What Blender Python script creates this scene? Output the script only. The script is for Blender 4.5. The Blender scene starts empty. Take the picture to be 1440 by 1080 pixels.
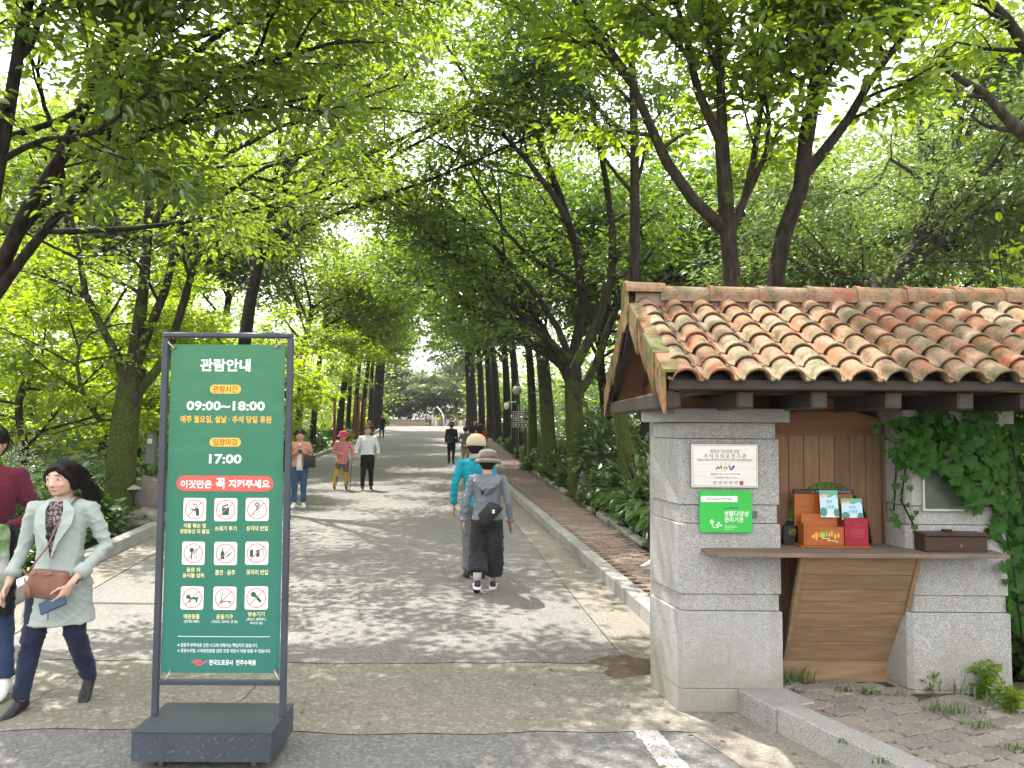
import bpy, bmesh, math, random
import numpy as np
from mathutils import Vector, Matrix, Euler
from math import radians as R, sin, cos, pi, sqrt, atan2

SC = bpy.context.scene
COL = SC.collection

# ------------------------------------------------------------------ camera, sky, sun, exposure
CAM_H, F_PX, PITCH, ROLL = 1.75, 1085.0, 3.06, 0.35
cam_d = bpy.data.cameras.new('camera'); cam = bpy.data.objects.new('camera', cam_d); COL.objects.link(cam)
cam.location = (0, 0, CAM_H)
cam.rotation_euler = (Matrix.Rotation(R(90 + PITCH), 3, 'X') @ Matrix.Rotation(R(ROLL), 3, 'Z')).to_euler()
cam_d.sensor_width = 36; cam_d.lens = 36 * F_PX / 1440
cam_d.clip_start = .05; cam_d.clip_end = 1500
SC.camera = cam
SUN_DIR = Vector((-.54, .76, 1.66)).normalized()          # from the ground towards the sun
w = bpy.data.worlds.new('World'); SC.world = w; w.use_nodes = True
nt = w.node_tree; bg = nt.nodes['Background']; sk = nt.nodes.new('ShaderNodeTexSky')
sk.sky_type = 'NISHITA'; sk.sun_disc = False
sk.sun_elevation = math.asin(SUN_DIR.z); sk.sun_rotation = atan2(SUN_DIR.x, SUN_DIR.y)
sk.air_density = 1.0; sk.dust_density = 4.0; sk.ozone_density = .6
# broken bright cloud over the whole sky
tcw = nt.nodes.new('ShaderNodeTexCoord'); cn = nt.nodes.new('ShaderNodeTexNoise'); cn.inputs['Scale'].default_value = 2.6; cn.inputs['Detail'].default_value = 7; nt.links.new(tcw.outputs['Generated'], cn.inputs[0])
cr_ = nt.nodes.new('ShaderNodeMapRange'); cr_.inputs[1].default_value = .34; cr_.inputs[2].default_value = .56; cr_.inputs[3].default_value = .35; cr_.inputs[4].default_value = 1.0; nt.links.new(cn.outputs[0], cr_.inputs[0])
cm = nt.nodes.new('ShaderNodeMix'); cm.data_type = 'RGBA'; nt.links.new(cr_.outputs[0], cm.inputs['Factor']); nt.links.new(sk.outputs[0], cm.inputs['A']); cm.inputs['B'].default_value = (8.8, 8.7, 8.5, 1)
nt.links.new(cm.outputs['Result'], bg.inputs[0]); bg.inputs[1].default_value = .15
sun_d = bpy.data.lights.new('sun', 'SUN'); sun_d.energy = 4.2; sun_d.angle = R(.53); sun_d.color = (1, .95, .87)
sun = bpy.data.objects.new('sun', sun_d); COL.objects.link(sun)
sun.rotation_euler = SUN_DIR.to_track_quat('Z', 'Y').to_euler(); sun.location = (-8, 4, 18)
SC.view_settings.view_transform = 'Standard'; SC.view_settings.look = 'None'
SC.view_settings.exposure = 1.5; SC.view_settings.gamma = 1; SC.view_settings.use_curve_mapping = False
SC.cycles.max_bounces = 7; SC.cycles.diffuse_bounces = 4; SC.cycles.transmission_bounces = 4; SC.cycles.glossy_bounces = 2
SC.cycles.transparent_max_bounces = 4; SC.cycles.caustics_reflective = False; SC.cycles.caustics_refractive = False

# ------------------------------------------------------------------ helpers
def P(px, py, d):
    """the point of the place that the photograph shows at pixel (px, py), d metres ahead"""
    rx, ru = (px - 720) / F_PX, (540 - py) / F_PX
    c, s = cos(R(PITCH)), sin(R(PITCH))
    dy, dz = c - ru * s, s + ru * c
    return Vector((rx * d / dy, d, CAM_H + dz * d / dy))
def G(px, py, z=0.0):
    """the point at height z that the photograph shows at pixel (px, py)"""
    a = P(px, py, 1.0) - Vector((0, 0, CAM_H)); t = (z - CAM_H) / a.z
    return Vector((a.x * t, a.y * t, z))

def interp(v, pts):
    if v <= pts[0][0]: return pts[0][1]
    for (a, b), (c, d) in zip(pts, pts[1:]):
        if v <= c: return b + (d - b) * (v - a) / (c - a)
    return pts[-1][1]
PROFILE = [(-10, 0), (20, 0), (26, .05), (32, .2), (45, .48), (57, .8), (70, 1.28), (80, 1.6), (86, 1.62), (100, 1.4), (160, .9), (400, .2)]
def H(y): return interp(y, PROFILE)
KR = [(-6, 5.2), (3.0, 2.1), (4.6, 1.50), (5.0, 1.40), (6.73, 1.22), (9.5, .95), (20, -.09), (28, -.9), (50, -2.8), (80, -4.8), (95, -5.5)]
KL = [(-6, -3.4), (3, -4.0), (6.73, -4.64), (12.9, -5.7), (28, -8.2), (57, -10.4), (80, -12.9), (95, -14)]
def kr(y): return interp(y, KR)
def kl(y): return interp(y, KL)
SWW = [(5, .65), (9.5, .72), (16.7, 1.0), (23, 1.16), (38, 1.5), (80, 1.5)]       # width of the right-hand footway
def bed(x, y):
    """height of the planted ground beside the road"""
    h = H(y)
    if x > kr(y):
        d = min(x - kr(y), 30); return h + .12 + max(0, d - 2.2) * .05 + max(0, d - 8) * .06
    if x < kl(y):
        d = min(kl(y) - x, 30); return h + .15 + max(0, d - 1) * .05 + max(0, d - 9) * .03
    return h

def link(o, parent=None):
    COL.objects.link(o)
    if parent is not None: o.parent = parent
    return o
def tag(o, label=None, cat=None, group=None, kind=None):
    if label: o['label'] = label
    if cat: o['category'] = cat
    if group: o['group'] = group
    if kind: o['kind'] = kind
    return o
def empty(name, loc=(0, 0, 0), rz=0, label=None, cat=None, group=None):
    o = bpy.data.objects.new(name, None); o.location = loc; o.rotation_euler = (0, 0, rz); o.empty_display_size = .1
    COL.objects.link(o); return tag(o, label, cat, group)
def child(name, parent, loc=(0, 0, 0)):
    o = bpy.data.objects.new(name, None); o.location = loc; o.empty_display_size = .05
    return link(o, parent)

class MB:
    """collects shapes and links them as ONE mesh object"""
    def __init__(s): s.v = []; s.f = []; s.m = []; s.sm = []
    def add(s, verts, faces, m=0, smooth=False):
        b = len(s.v); s.v += [tuple(v) for v in verts]
        for f in faces: s.f.append([b + i for i in f]); s.m.append(m); s.sm.append(smooth)
    def box(s, x0, x1, y0, y1, z0, z1, m=0, M=None):
        vs = [Vector((x, y, z)) for z in (z0, z1) for y in (y0, y1) for x in (x0, x1)]
        if M is not None: vs = [M @ v for v in vs]
        s.add(vs, [(0, 2, 3, 1), (4, 5, 7, 6), (0, 1, 5, 4), (2, 6, 7, 3), (0, 4, 6, 2), (1, 3, 7, 5)], m)
    def bbox(s, x0, x1, y0, y1, z0, z1, b=.004, m=0, M=None, jit=0, rng=random):
        """box with bevelled edges"""
        bm = bmesh.new(); bmesh.ops.create_cube(bm, size=1)
        for v in bm.verts:
            v.co = Vector(((x0 + x1) / 2 + v.co.x * (x1 - x0), (y0 + y1) / 2 + v.co.y * (y1 - y0), (z0 + z1) / 2 + v.co.z * (z1 - z0)))
            if jit: v.co += Vector((rng.uniform(-jit, jit), rng.uniform(-jit, jit), rng.uniform(-jit, jit)))
        bmesh.ops.bevel(bm, geom=bm.edges[:], offset=b, segments=1, affect='EDGES', profile=.5)
        s.bm(bm, m, M)
    def bm(s, bm, m=0, M=None, smooth=False):
        bm.verts.ensure_lookup_table(); bm.verts.index_update()
        s.add([(M @ v.co if M is not None else v.co.copy()) for v in bm.verts], [[v.index for v in f.verts] for f in bm.faces], m, smooth)
        bm.free()
    def prism(s, poly, z0, z1, m=0, M=None, b=0):
        """outline in x,y pulled up from z0 to z1 (the top edge bevelled by b)"""
        n = len(poly); c = Vector((sum(p[0] for p in poly) / n, sum(p[1] for p in poly) / n))
        def ring(z, k): return [Vector((p[0] - (p[0] - c.x) * k / max(.02, (Vector(p) - c).length), p[1] - (p[1] - c.y) * k / max(.02, (Vector(p) - c).length), z)) for p in poly]
        rings = [ring(z0, 0), ring(z1 - b, 0)] + ([ring(z1, b)] if b else [])
        vs = [v for r in rings for v in r]; fs = []
        for k in range(len(rings) - 1):
            for i in range(n): j = (i + 1) % n; fs.append((k * n + i, k * n + j, k * n + n + j, k * n + n + i))
        fs.append(list(range(n))[::-1]); fs.append([(len(rings) - 1) * n + i for i in range(n)])
        if M is not None: vs = [M @ v for v in vs]
        s.add(vs, fs, m)
    def tube(s, pts, rad, n=8, m=0, cap=True, smooth=True):
        """round bar along a polyline; rad a number or one per point"""
        pts = [Vector(p) for p in pts]; k = len(pts)
        rad = [rad] * k if not hasattr(rad, '__len__') else rad
        vs = []; ref = None
        for i in range(k):
            t = (pts[min(i + 1, k - 1)] - pts[max(i - 1, 0)])
            t = t.normalized() if t.length > 1e-9 else Vector((0, 0, 1))
            if ref is None: ref = t.orthogonal().normalized()
            ref = ref - t * ref.dot(t)
            ref = ref.normalized() if ref.length > 1e-6 else t.orthogonal().normalized()
            bn = t.cross(ref)
            for j in range(n):
                a = 2 * pi * j / n; vs.append(pts[i] + (ref * cos(a) + bn * sin(a)) * rad[i])
        fs = [(i * n + j, i * n + (j + 1) % n, (i + 1) * n + (j + 1) % n, (i + 1) * n + j) for i in range(k - 1) for j in range(n)]
        if cap: fs += [list(range(n))[::-1], [(k - 1) * n + j for j in range(n)]]
        s.add(vs, fs, m, smooth)
    def loft(s, rings, m=0, smooth=True):
        """closed skin over rings of equally many points"""
        n = len(rings[0]); vs = [v for r in rings for v in r]; k = len(rings)
        fs = [(i * n + j, i * n + (j + 1) % n, (i + 1) * n + (j + 1) % n, (i + 1) * n + j) for i in range(k - 1) for j in range(n)]
        fs += [list(range(n))[::-1], [(k - 1) * n + j for j in range(n)]]
        s.add(vs, fs, m, smooth)
    def ball(s, c, rx, ry=None, rz=None, m=0, M=None, seg=12):
        ry = rx if ry is None else ry; rz = rx if rz is None else rz
        bm = bmesh.new(); bmesh.ops.create_uvsphere(bm, u_segments=seg, v_segments=max(5, seg * 2 // 3), radius=1)
        for v in bm.verts:
            q = Vector((v.co.x * rx, v.co.y * ry, v.co.z * rz))
            v.co = (M @ q if M is not None else q) + Vector(c)
        s.bm(bm, m, None, True)
    def lathe(s, prof, c=(0, 0, 0), n=16, m=0, M=None, smooth=True):
        rings = [[Vector((r * cos(2 * pi * j / n), r * sin(2 * pi * j / n), z)) for j in range(n)] for r, z in prof]
        rings = [[(M @ v if M is not None else v) + Vector(c) for v in r] for r in rings]
        s.loft(rings, m, smooth)
    def mesh(s, name, mats):
        me = bpy.data.meshes.new(name); me.from_pydata(s.v, [], s.f)
        for mt in (mats if isinstance(mats, (list, tuple)) else [mats]): me.materials.append(mt)
        me.polygons.foreach_set('material_index', s.m); me.polygons.foreach_set('use_smooth', s.sm); me.update()
        return me
    def build(s, name, mats, parent=None, loc=None):
        o = bpy.data.objects.new(name, s.mesh(name, mats))
        if loc is not None: o.location = loc
        return link(o, parent)

def np_mesh(name, verts, faces, mats, smooth=False, mi=None):
    """mesh from arrays; faces (n,3) or (n,4)"""
    me = bpy.data.meshes.new(name); nf, k = faces.shape
    me.vertices.add(len(verts)); me.vertices.foreach_set('co', np.ascontiguousarray(verts, np.float32).ravel())
    me.loops.add(nf * k); me.loops.foreach_set('vertex_index', np.ascontiguousarray(faces, np.int32).ravel())
    me.polygons.add(nf); me.polygons.foreach_set('loop_start', np.arange(0, nf * k, k, dtype=np.int32))
    me.polygons.foreach_set('use_smooth', np.full(nf, smooth))
    for mt in (mats if isinstance(mats, (list, tuple)) else [mats]): me.materials.append(mt)
    if mi is not None: me.polygons.foreach_set('material_index', mi.astype(np.int32))
    me.update(calc_edges=True); return me

# ------------------------------------------------------------------ materials
def node_mat(name):
    m = bpy.data.materials.new(name); m.use_nodes = True
    return m, m.node_tree, m.node_tree.nodes['Principled BSDF']
def mat(name, c, rough=.6, c2=None, scale=8, fac=.5, bump=0, bscale=60, metal=0, spec=.3, detail=6, coords='Object', c3=None, s3=120, f3=.3, stretch=None, sheen=0, rnd=0):
    """colour c mottled with c2 (noise) and flecked with c3 (finer noise), fine relief; rnd varies it per object"""
    m, t, b = node_mat(name); L = t.links
    tc = t.nodes.new('ShaderNodeTexCoord'); co = tc.outputs[coords]
    if stretch:
        mp = t.nodes.new('ShaderNodeMapping'); mp.inputs['Scale'].default_value = stretch; L.new(co, mp.inputs[0]); co = mp.outputs[0]
    if rnd:
        oi = t.nodes.new('ShaderNodeObjectInfo'); mu = t.nodes.new('ShaderNodeVectorMath'); mu.operation = 'MULTIPLY_ADD'
        mu.inputs[1].default_value = (1, 1, 1); L.new(co, mu.inputs[0])
        sc_ = t.nodes.new('ShaderNodeVectorMath'); sc_.operation = 'SCALE'; sc_.inputs[0].default_value = (17, 31, 53); L.new(oi.outputs['Random'], sc_.inputs['Scale'])
        L.new(sc_.outputs[0], mu.inputs[2]); co = mu.outputs[0]
    col = None
    def mix(fac_sock, a, bcol):
        mx = t.nodes.new('ShaderNodeMix'); mx.data_type = 'RGBA'; L.new(fac_sock, mx.inputs['Factor'])
        if isinstance(a, tuple): mx.inputs['A'].default_value = (*a, 1)
        else: L.new(a, mx.inputs['A'])
        mx.inputs['B'].default_value = (*bcol, 1); return mx.outputs['Result']
    def noise(sc, lo, hi):
        n = t.nodes.new('ShaderNodeTexNoise'); n.inputs['Scale'].default_value = sc; n.inputs['Detail'].default_value = detail; L.new(co, n.inputs['Vector'])
        r = t.nodes.new('ShaderNodeMapRange'); r.inputs['From Min'].default_value = lo; r.inputs['From Max'].default_value = hi; L.new(n.outputs[0], r.inputs[0]); return r.outputs[0]
    col = c
    if c2: col = mix(noise(scale, .5 - .22 * (1 - fac) - .06, .5 + .3 * (1 - fac) + .06), col, c2)
    if c3: col = mix(noise(s3, .66 - f3 * .5, .76 - f3 * .3), col, c3)
    if rnd:
        hs = t.nodes.new('ShaderNodeHueSaturation')
        mr = t.nodes.new('ShaderNodeMapRange'); mr.inputs['To Min'].default_value = 1 - rnd; mr.inputs['To Max'].default_value = 1 + rnd; L.new(oi.outputs['Random'], mr.inputs[0]); L.new(mr.outputs[0], hs.inputs['Value'])
        if isinstance(col, tuple): hs.inputs['Color'].default_value = (*col, 1)
        else: L.new(col, hs.inputs['Color'])
        col = hs.outputs[0]
    if isinstance(col, tuple): b.inputs['Base Color'].default_value = (*col, 1)
    else: L.new(col, b.inputs['Base Color'])
    b.inputs['Roughness'].default_value = rough; b.inputs['Metallic'].default_value = metal; b.inputs['Specular IOR Level'].default_value = spec
    if sheen: b.inputs['Sheen Weight'].default_value = sheen
    if bump:
        n = t.nodes.new('ShaderNodeTexNoise'); n.inputs['Scale'].default_value = bscale; n.inputs['Detail'].default_value = 5; L.new(co, n.inputs['Vector'])
        bp = t.nodes.new('ShaderNodeBump'); bp.inputs['Strength'].default_value = bump; bp.inputs['Distance'].default_value = .01
        L.new(n.outputs[0], bp.inputs['Height']); L.new(bp.outputs[0], b.inputs['Normal'])
    return m
def leaf_mat(name, lo, hi, tr=(.16, .26, .02), trw=.5, gloss=.07, rough=.38):
    """leaf: reflects, lets light through, shines a little; every leaf its own shade"""
    m = bpy.data.materials.new(name); m.use_nodes = True; t = m.node_tree; t.nodes.clear(); L = t.links
    g = t.nodes.new('ShaderNodeNewGeometry')
    mx = t.nodes.new('ShaderNodeMix'); mx.data_type = 'RGBA'; mx.inputs['A'].default_value = (*lo, 1); mx.inputs['B'].default_value = (*hi, 1)
    L.new(g.outputs['Random Per Island'], mx.inputs['Factor'])
    mt = t.nodes.new('ShaderNodeMix'); mt.data_type = 'RGBA'; mt.inputs['A'].default_value = (tr[0] * .62, tr[1] * .7, tr[2], 1); mt.inputs['B'].default_value = (*tr, 1)
    L.new(g.outputs['Random Per Island'], mt.inputs['Factor'])
    d = t.nodes.new('ShaderNodeBsdfDiffuse'); L.new(mx.outputs['Result'], d.inputs[0])
    tl = t.nodes.new('ShaderNodeBsdfTranslucent'); L.new(mt.outputs['Result'], tl.inputs[0])
    s1 = t.nodes.new('ShaderNodeMixShader'); s1.inputs[0].default_value = trw; L.new(d.outputs[0], s1.inputs[1]); L.new(tl.outputs[0], s1.inputs[2])
    gl = t.nodes.new('ShaderNodeBsdfGlossy'); gl.inputs['Roughness'].default_value = rough; gl.inputs[0].default_value = (.9, .95, .9, 1)
    s2 = t.nodes.new('ShaderNodeMixShader'); s2.inputs[0].default_value = gloss; L.new(s1.outputs[0], s2.inputs[1]); L.new(gl.outputs[0], s2.inputs[2])
    o = t.nodes.new('ShaderNodeOutputMaterial'); L.new(s2.outputs[0], o.inputs[0]); return m

M = {}
M['white'] = mat('white_print', (.78, .78, .76), .5)
M['black'] = mat('black_print', (.02, .02, .02), .5)
M['dark_metal'] = mat('charcoal_painted_steel', (.055, .065, .083), .45, (.04, .047, .06), 3, .5, .1, 90)
M['rusty_metal'] = mat('charcoal_steel_with_rust', (.058, .068, .087), .5, (.044, .052, .066), 4, .5, .15, 60, c3=(.19, .14, .10), s3=46, f3=.13)
M['granite'] = mat('grey_granite', (.42, .412, .40), .75, (.345, .338, .325), 30, .5, .25, 220, c3=(.15, .15, .155), s3=190, f3=.42)
def stained(m, col, lo, hi):
    """weathering: upright streaks and a splash zone of grime near the foot"""
    t = m.node_tree; L = t.links; b = t.nodes['Principled BSDF']; src = b.inputs['Base Color'].links[0].from_socket; tc = t.nodes.new('ShaderNodeTexCoord'); mp = t.nodes.new('ShaderNodeMapping'); mp.inputs['Scale'].default_value = (7, 7, 1.1); L.new(tc.outputs['Object'], mp.inputs[0])
    n = t.nodes.new('ShaderNodeTexNoise'); n.inputs['Scale'].default_value = 1.6; n.inputs['Detail'].default_value = 7; L.new(mp.outputs[0], n.inputs[0]); r = t.nodes.new('ShaderNodeMapRange'); r.inputs[1].default_value = .5; r.inputs[2].default_value = .78; r.inputs[4].default_value = .6; L.new(n.outputs[0], r.inputs[0])
    n2 = t.nodes.new('ShaderNodeTexNoise'); n2.inputs['Scale'].default_value = 2.6; n2.inputs['Detail'].default_value = 8; L.new(tc.outputs['Object'], n2.inputs[0]); sp = t.nodes.new('ShaderNodeSeparateXYZ'); L.new(tc.outputs['Object'], sp.inputs[0]); z = t.nodes.new('ShaderNodeMapRange'); z.inputs[1].default_value = lo; z.inputs[2].default_value = hi; z.inputs[3].default_value = .42; z.inputs[4].default_value = 0; L.new(sp.outputs[2], z.inputs[0])
    ad = t.nodes.new('ShaderNodeMath'); L.new(n2.outputs[0], ad.inputs[0]); L.new(z.outputs[0], ad.inputs[1]); r2 = t.nodes.new('ShaderNodeMapRange'); r2.inputs[1].default_value = .58; r2.inputs[2].default_value = .86; r2.inputs[4].default_value = .75; L.new(ad.outputs[0], r2.inputs[0]); mxx = t.nodes.new('ShaderNodeMath'); mxx.operation = 'MAXIMUM'; L.new(r.outputs[0], mxx.inputs[0]); L.new(r2.outputs[0], mxx.inputs[1])
    x = t.nodes.new('ShaderNodeMix'); x.data_type = 'RGBA'; L.new(mxx.outputs[0], x.inputs['Factor']); L.new(src, x.inputs['A']); x.inputs['B'].default_value = (*col, 1); L.new(x.outputs['Result'], b.inputs['Base Color'])
stained(M['granite'], (.215, .20, .155), .05, .55)
M['granite_cap'] = mat('grey_granite_rough', (.36, .35, .335), .8, (.30, .285, .265), 9, .5, .3, 200, c3=(.14, .14, .14), s3=180, f3=.4)
M['kerb'] = mat('granite_kerb', (.34, .335, .32), .8, (.25, .24, .22), 3, .5, .3, 150, c3=(.16, .155, .15), s3=120, f3=.4, rnd=.12)
M['rock'] = mat('garden_rock', (.17, .15, .13), .9, (.09, .082, .075), 4, .4, .6, 14, rnd=.2)
M['soil'] = mat('soil', (.055, .043, .03), .95, (.085, .066, .045), 3, .5, .5, 40, c3=(.05, .07, .02), s3=25, f3=.3)
M['forest_floor'] = mat('forest_floor', (.04, .055, .02), .95, (.06, .05, .03), 1.5, .5, .5, 20, c3=(.07, .10, .025), s3=12, f3=.4)
M['skin'] = mat('skin', (.50, .31, .225), .5, (.46, .26, .19), 12, .5, spec=.35)
M['hair'] = mat('black_hair', (.010, .009, .009), .55, (.018, .015, .014), 40, .5, .9, 90, stretch=(8, 8, 1), spec=.12)
def cloth(name, c, c2=None, rough=.85, scale=5, c3=None, s3=60, f3=.3, bump=.5):
    c2 = c2 or tuple(x * .8 for x in c)
    return mat(name, c, rough, c2, scale, .5, bump * 1.6, 9, sheen=.1, c3=c3, s3=s3, f3=f3, spec=.15)
# ------------------------------------------------------------------ the setting: ground, road, kerbs, footway
rng = random.Random(3)
# terrain: one wide sheet, dropped under the road
def terrain():
    xs = sorted(set([-400, -200, -110, -70, -50] + [i * 2.0 for i in range(-20, 21)] + [50, 70, 110, 200, 400]))
    ys = [-60, -20] + [i * 2.0 for i in range(-5, 56)] + [120, 140, 170, 220, 300, 420, 700]
    mb = MB(); vs = []
    for y in ys:
        for x in xs:
            inside = kl(y) - .6 < x < kr(y) + 1.9
            vs.append((x, y, (H(y) - .05) if inside else bed(x, y) - .12 + .04 * sin(x * 1.7 + y) - (.0)))
    nx = len(xs); fs = [(j * nx + i, j * nx + i + 1, (j + 1) * nx + i + 1, (j + 1) * nx + i) for j in range(len(ys) - 1) for i in range(nx - 1)]
    mb.add(vs, fs, 0, True); return mb.build('ground', M['forest_floor'])
tag(terrain(), kind='structure')
def road_mat(name, base, warm, dark, fleck, sc=1.0):
    """worn surface: big stains, aggregate flecks, hairline cracks"""
    m, t, b = node_mat(name); L = t.links; tc = t.nodes.new('ShaderNodeTexCoord'); co = tc.outputs['Object']
    def noise(s, d=8):
        n = t.nodes.new('ShaderNodeTexNoise'); n.inputs['Scale'].default_value = s; n.inputs['Detail'].default_value = d; L.new(co, n.inputs[0]); return n.outputs[0]
    def rng_(s, a, c, x=0, y=1):
        r = t.nodes.new('ShaderNodeMapRange'); r.inputs[1].default_value = a; r.inputs[2].default_value = c; r.inputs[3].default_value = x; r.inputs[4].default_value = y; L.new(s, r.inputs[0]); return r.outputs[0]
    def mix(f, a, bb):
        x = t.nodes.new('ShaderNodeMix'); x.data_type = 'RGBA'; L.new(f, x.inputs['Factor'])
        for k, v in (('A', a), ('B', bb)):
            if isinstance(v, tuple): x.inputs[k].default_value = (*v, 1)
            else: L.new(v, x.inputs[k])
        return x.outputs['Result']
    c = mix(rng_(noise(.45), .38, .66), base, warm)
    c = mix(rng_(noise(2.3), .52, .8, 0, .55), c, dark)
    vo = t.nodes.new('ShaderNodeTexVoronoi'); vo.inputs['Scale'].default_value = 62 * sc; L.new(co, vo.inputs['Vector'])
    sep = t.nodes.new('ShaderNodeSeparateColor'); L.new(vo.outputs['Color'], sep.inputs[0])
    c = mix(rng_(sep.outputs[0], .62, .95, 0, .75), c, fleck)
    c = mix(rng_(sep.outputs[1], .66, .98, 0, .6), c, dark)
    L.new(c, b.inputs['Base Color']); b.inputs['Roughness'].default_value = .9; b.inputs['Specular IOR Level'].default_value = .2
    bp = t.nodes.new('ShaderNodeBump'); bp.inputs['Strength'].default_value = .45; bp.inputs['Distance'].default_value = .006
    ad = t.nodes.new('ShaderNodeMath'); ad.operation = 'ADD'; L.new(noise(150, 3), ad.inputs[0]); L.new(vo.outputs['Distance'], ad.inputs[1])
    L.new(ad.outputs[0], bp.inputs['Height']); L.new(bp.outputs[0], b.inputs['Normal']); return m
M['asphalt'] = road_mat('old_grey_asphalt', (.155, .15, .142), (.175, .165, .15), (.10, .097, .092), (.25, .24, .225))
M['asphalt_near'] = road_mat('darker_asphalt', (.135, .133, .13), (.15, .145, .135), (.085, .083, .082), (.23, .225, .215))
M['concrete_band'] = road_mat('exposed_aggregate_concrete', (.195, .178, .152), (.175, .170, .135), (.125, .112, .092), (.30, .275, .24), .75)
M['gutter'] = road_mat('tan_concrete', (.208, .189, .16), (.18, .165, .14), (.14, .12, .095), (.30, .27, .23), 1.3)
def strip(name, edge_l, edge_r, y0, y1, dz, m, step=1.0, wob=0.0, cols=2):
    """sheet following the road between two edge functions"""
    ys = []; y = y0
    while y < y1 - 1e-6: ys.append(y); y += step * (1 if y < 30 else 3)
    ys.append(y1); vs = []
    for y in ys:
        a, b = edge_l(y), edge_r(y)
        for k in range(cols + 1): vs.append((a + (b - a) * k / cols, y, H(y) + dz))
    n = cols + 1; fs = [(j * n + i, j * n + i + 1, (j + 1) * n + i + 1, (j + 1) * n + i) for j in range(len(ys) - 1) for i in range(cols)]
    mb = MB(); mb.add(vs, fs); return tag(mb.build(name, m), kind='structure')
wv = lambda y, a, s: a * (sin(y * 3.1 + s) + .6 * sin(y * 7.3 + 2 * s))
def slab(name, front, back, x0, x1, dz, m, n=60):
    """sheet across the road with wavy front and back seams"""
    vs = []
    for k in range(n + 1):
        x = x0 + (x1 - x0) * k / n; vs += [(x, front(x), dz), (x, back(x), dz)]
    mb = MB(); mb.add(vs, [(2 * k, 2 * k + 2, 2 * k + 3, 2 * k + 1) for k in range(n)]); return tag(mb.build(name, m), kind='structure')
SEAM_N = lambda x: 4.50 + .03 * sin(x * 2.3) + .015 * sin(x * 9)
SEAM_F = lambda x: 5.78 + .025 * sin(x * 1.9 + 1) + .012 * sin(x * 11)
slab('asphalt_near', lambda x: -6, lambda x: SEAM_N(x) - .012, -4.6, 6, 0, M['asphalt_near'])
slab('concrete_band', SEAM_N, lambda x: SEAM_F(x) - .012, -4.9, 1.5, 0, M['concrete_band'])
slab('asphalt_joint', lambda x: 5.765 + .025 * sin(x * 1.9 + 1), lambda x: 6.2, -5.0, 1.4, -.004, M['soil'])
slab('band_joint', lambda x: 4.3, lambda x: 4.8, -5.0, 1.5, -.004, M['soil'])
strip('asphalt_road', lambda y: kl(y) + .5, lambda y: kr(y) - .451, 6.0, 100, -.002, M['asphalt'], .5)
slab('asphalt_edge', SEAM_F, lambda x: 6.02, -4.1, .92, 0.001, M['asphalt'])
strip('gutter_strip', lambda y: kr(y) - .445, lambda y: kr(y) + .03, 5.79, 100, 0, M['gutter'], .5)
strip('gutter_strip', lambda y: kl(y) - .03, lambda y: kl(y) + .488, 5.79, 100, 0, M['gutter'], .5)
strip('gutter_strip', lambda y: kr(y) - .52 + wv(y, .012, 1), lambda y: kr(y) + .03, 3.0, 4.50, .004, M['gutter'], .1)
# worn white line
mb = MB(); a0, a1 = G(912, 1027), G(968, 1100)
n = 22; L_, R_ = [], []
for k in range(n + 1):
    p = a0 + (a1 - a0) * k / n; wd = .075 * (1 - .1 * (k < 2))
    L_.append((p.x - wd + rng.uniform(-.010, .010), p.y, .0045)); R_.append((p.x + wd + rng.uniform(-.014, .006), p.y, .0045))
mb.add(L_ + R_, [(k, k + n + 1, k + n + 2, k + 1) for k in range(n)])
tag(mb.build('road_marking', mat('worn_white_paint', (.52, .51, .49), .8, (.30, .29, .28), 14, .4, .2, 80, c3=(.16, .155, .15), s3=70, f3=.38)), kind='structure')
# cracks in the concrete band
mb = MB()
for (x, y0, L_) in ((-1.72, 4.62, .75), (-3.0, 4.6, .9)):
    pts = [(x + rng.uniform(-.03, .03), y0 + L_ * k / 9, .0015) for k in range(10)]
    vs = [(p[0] + s * .003, p[1], p[2]) for p in pts for s in (-1, 1)]; mb.add(vs, [(2 * k, 2 * k + 1, 2 * k + 3, 2 * k + 2) for k in range(9)])
tag(mb.build('pavement_crack', M['black']), kind='structure')
# dirt washed against the booth
mb = MB(); c = G(890, 935); NA = 28; vs = [(c.x, c.y, .03)]
for k in range(1, 6):
    for j in range(NA):
        a = 2 * pi * j / NA; q = 1 + .25 * sin(3 * a + 1) + .15 * sin(5 * a) + rng.uniform(-.08, .08)
        vs.append((c.x + .27 * q * k / 5 * cos(a), c.y + .24 * q * k / 5 * sin(a), .03 * (1 - (k / 5) ** 2) + .0022 + rng.uniform(0, .006) * (k < 5)))
fs = [(0, 1 + j, 1 + (j + 1) % NA) for j in range(NA)] + [(1 + k * NA + j, 1 + (k + 1) * NA + j, 1 + (k + 1) * NA + (j + 1) % NA, 1 + k * NA + (j + 1) % NA) for k in range(4) for j in range(NA)]
mb.add(vs, fs, 0, True)
tag(mb.build('dirt', mat('brown_leaf_mould', (.075, .052, .036), .95, (.14, .105, .075), 14, .5, .7, 80)), 'brown crumbly dirt washed up at the foot of the stone booth', 'dirt', kind='stuff')

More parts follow.
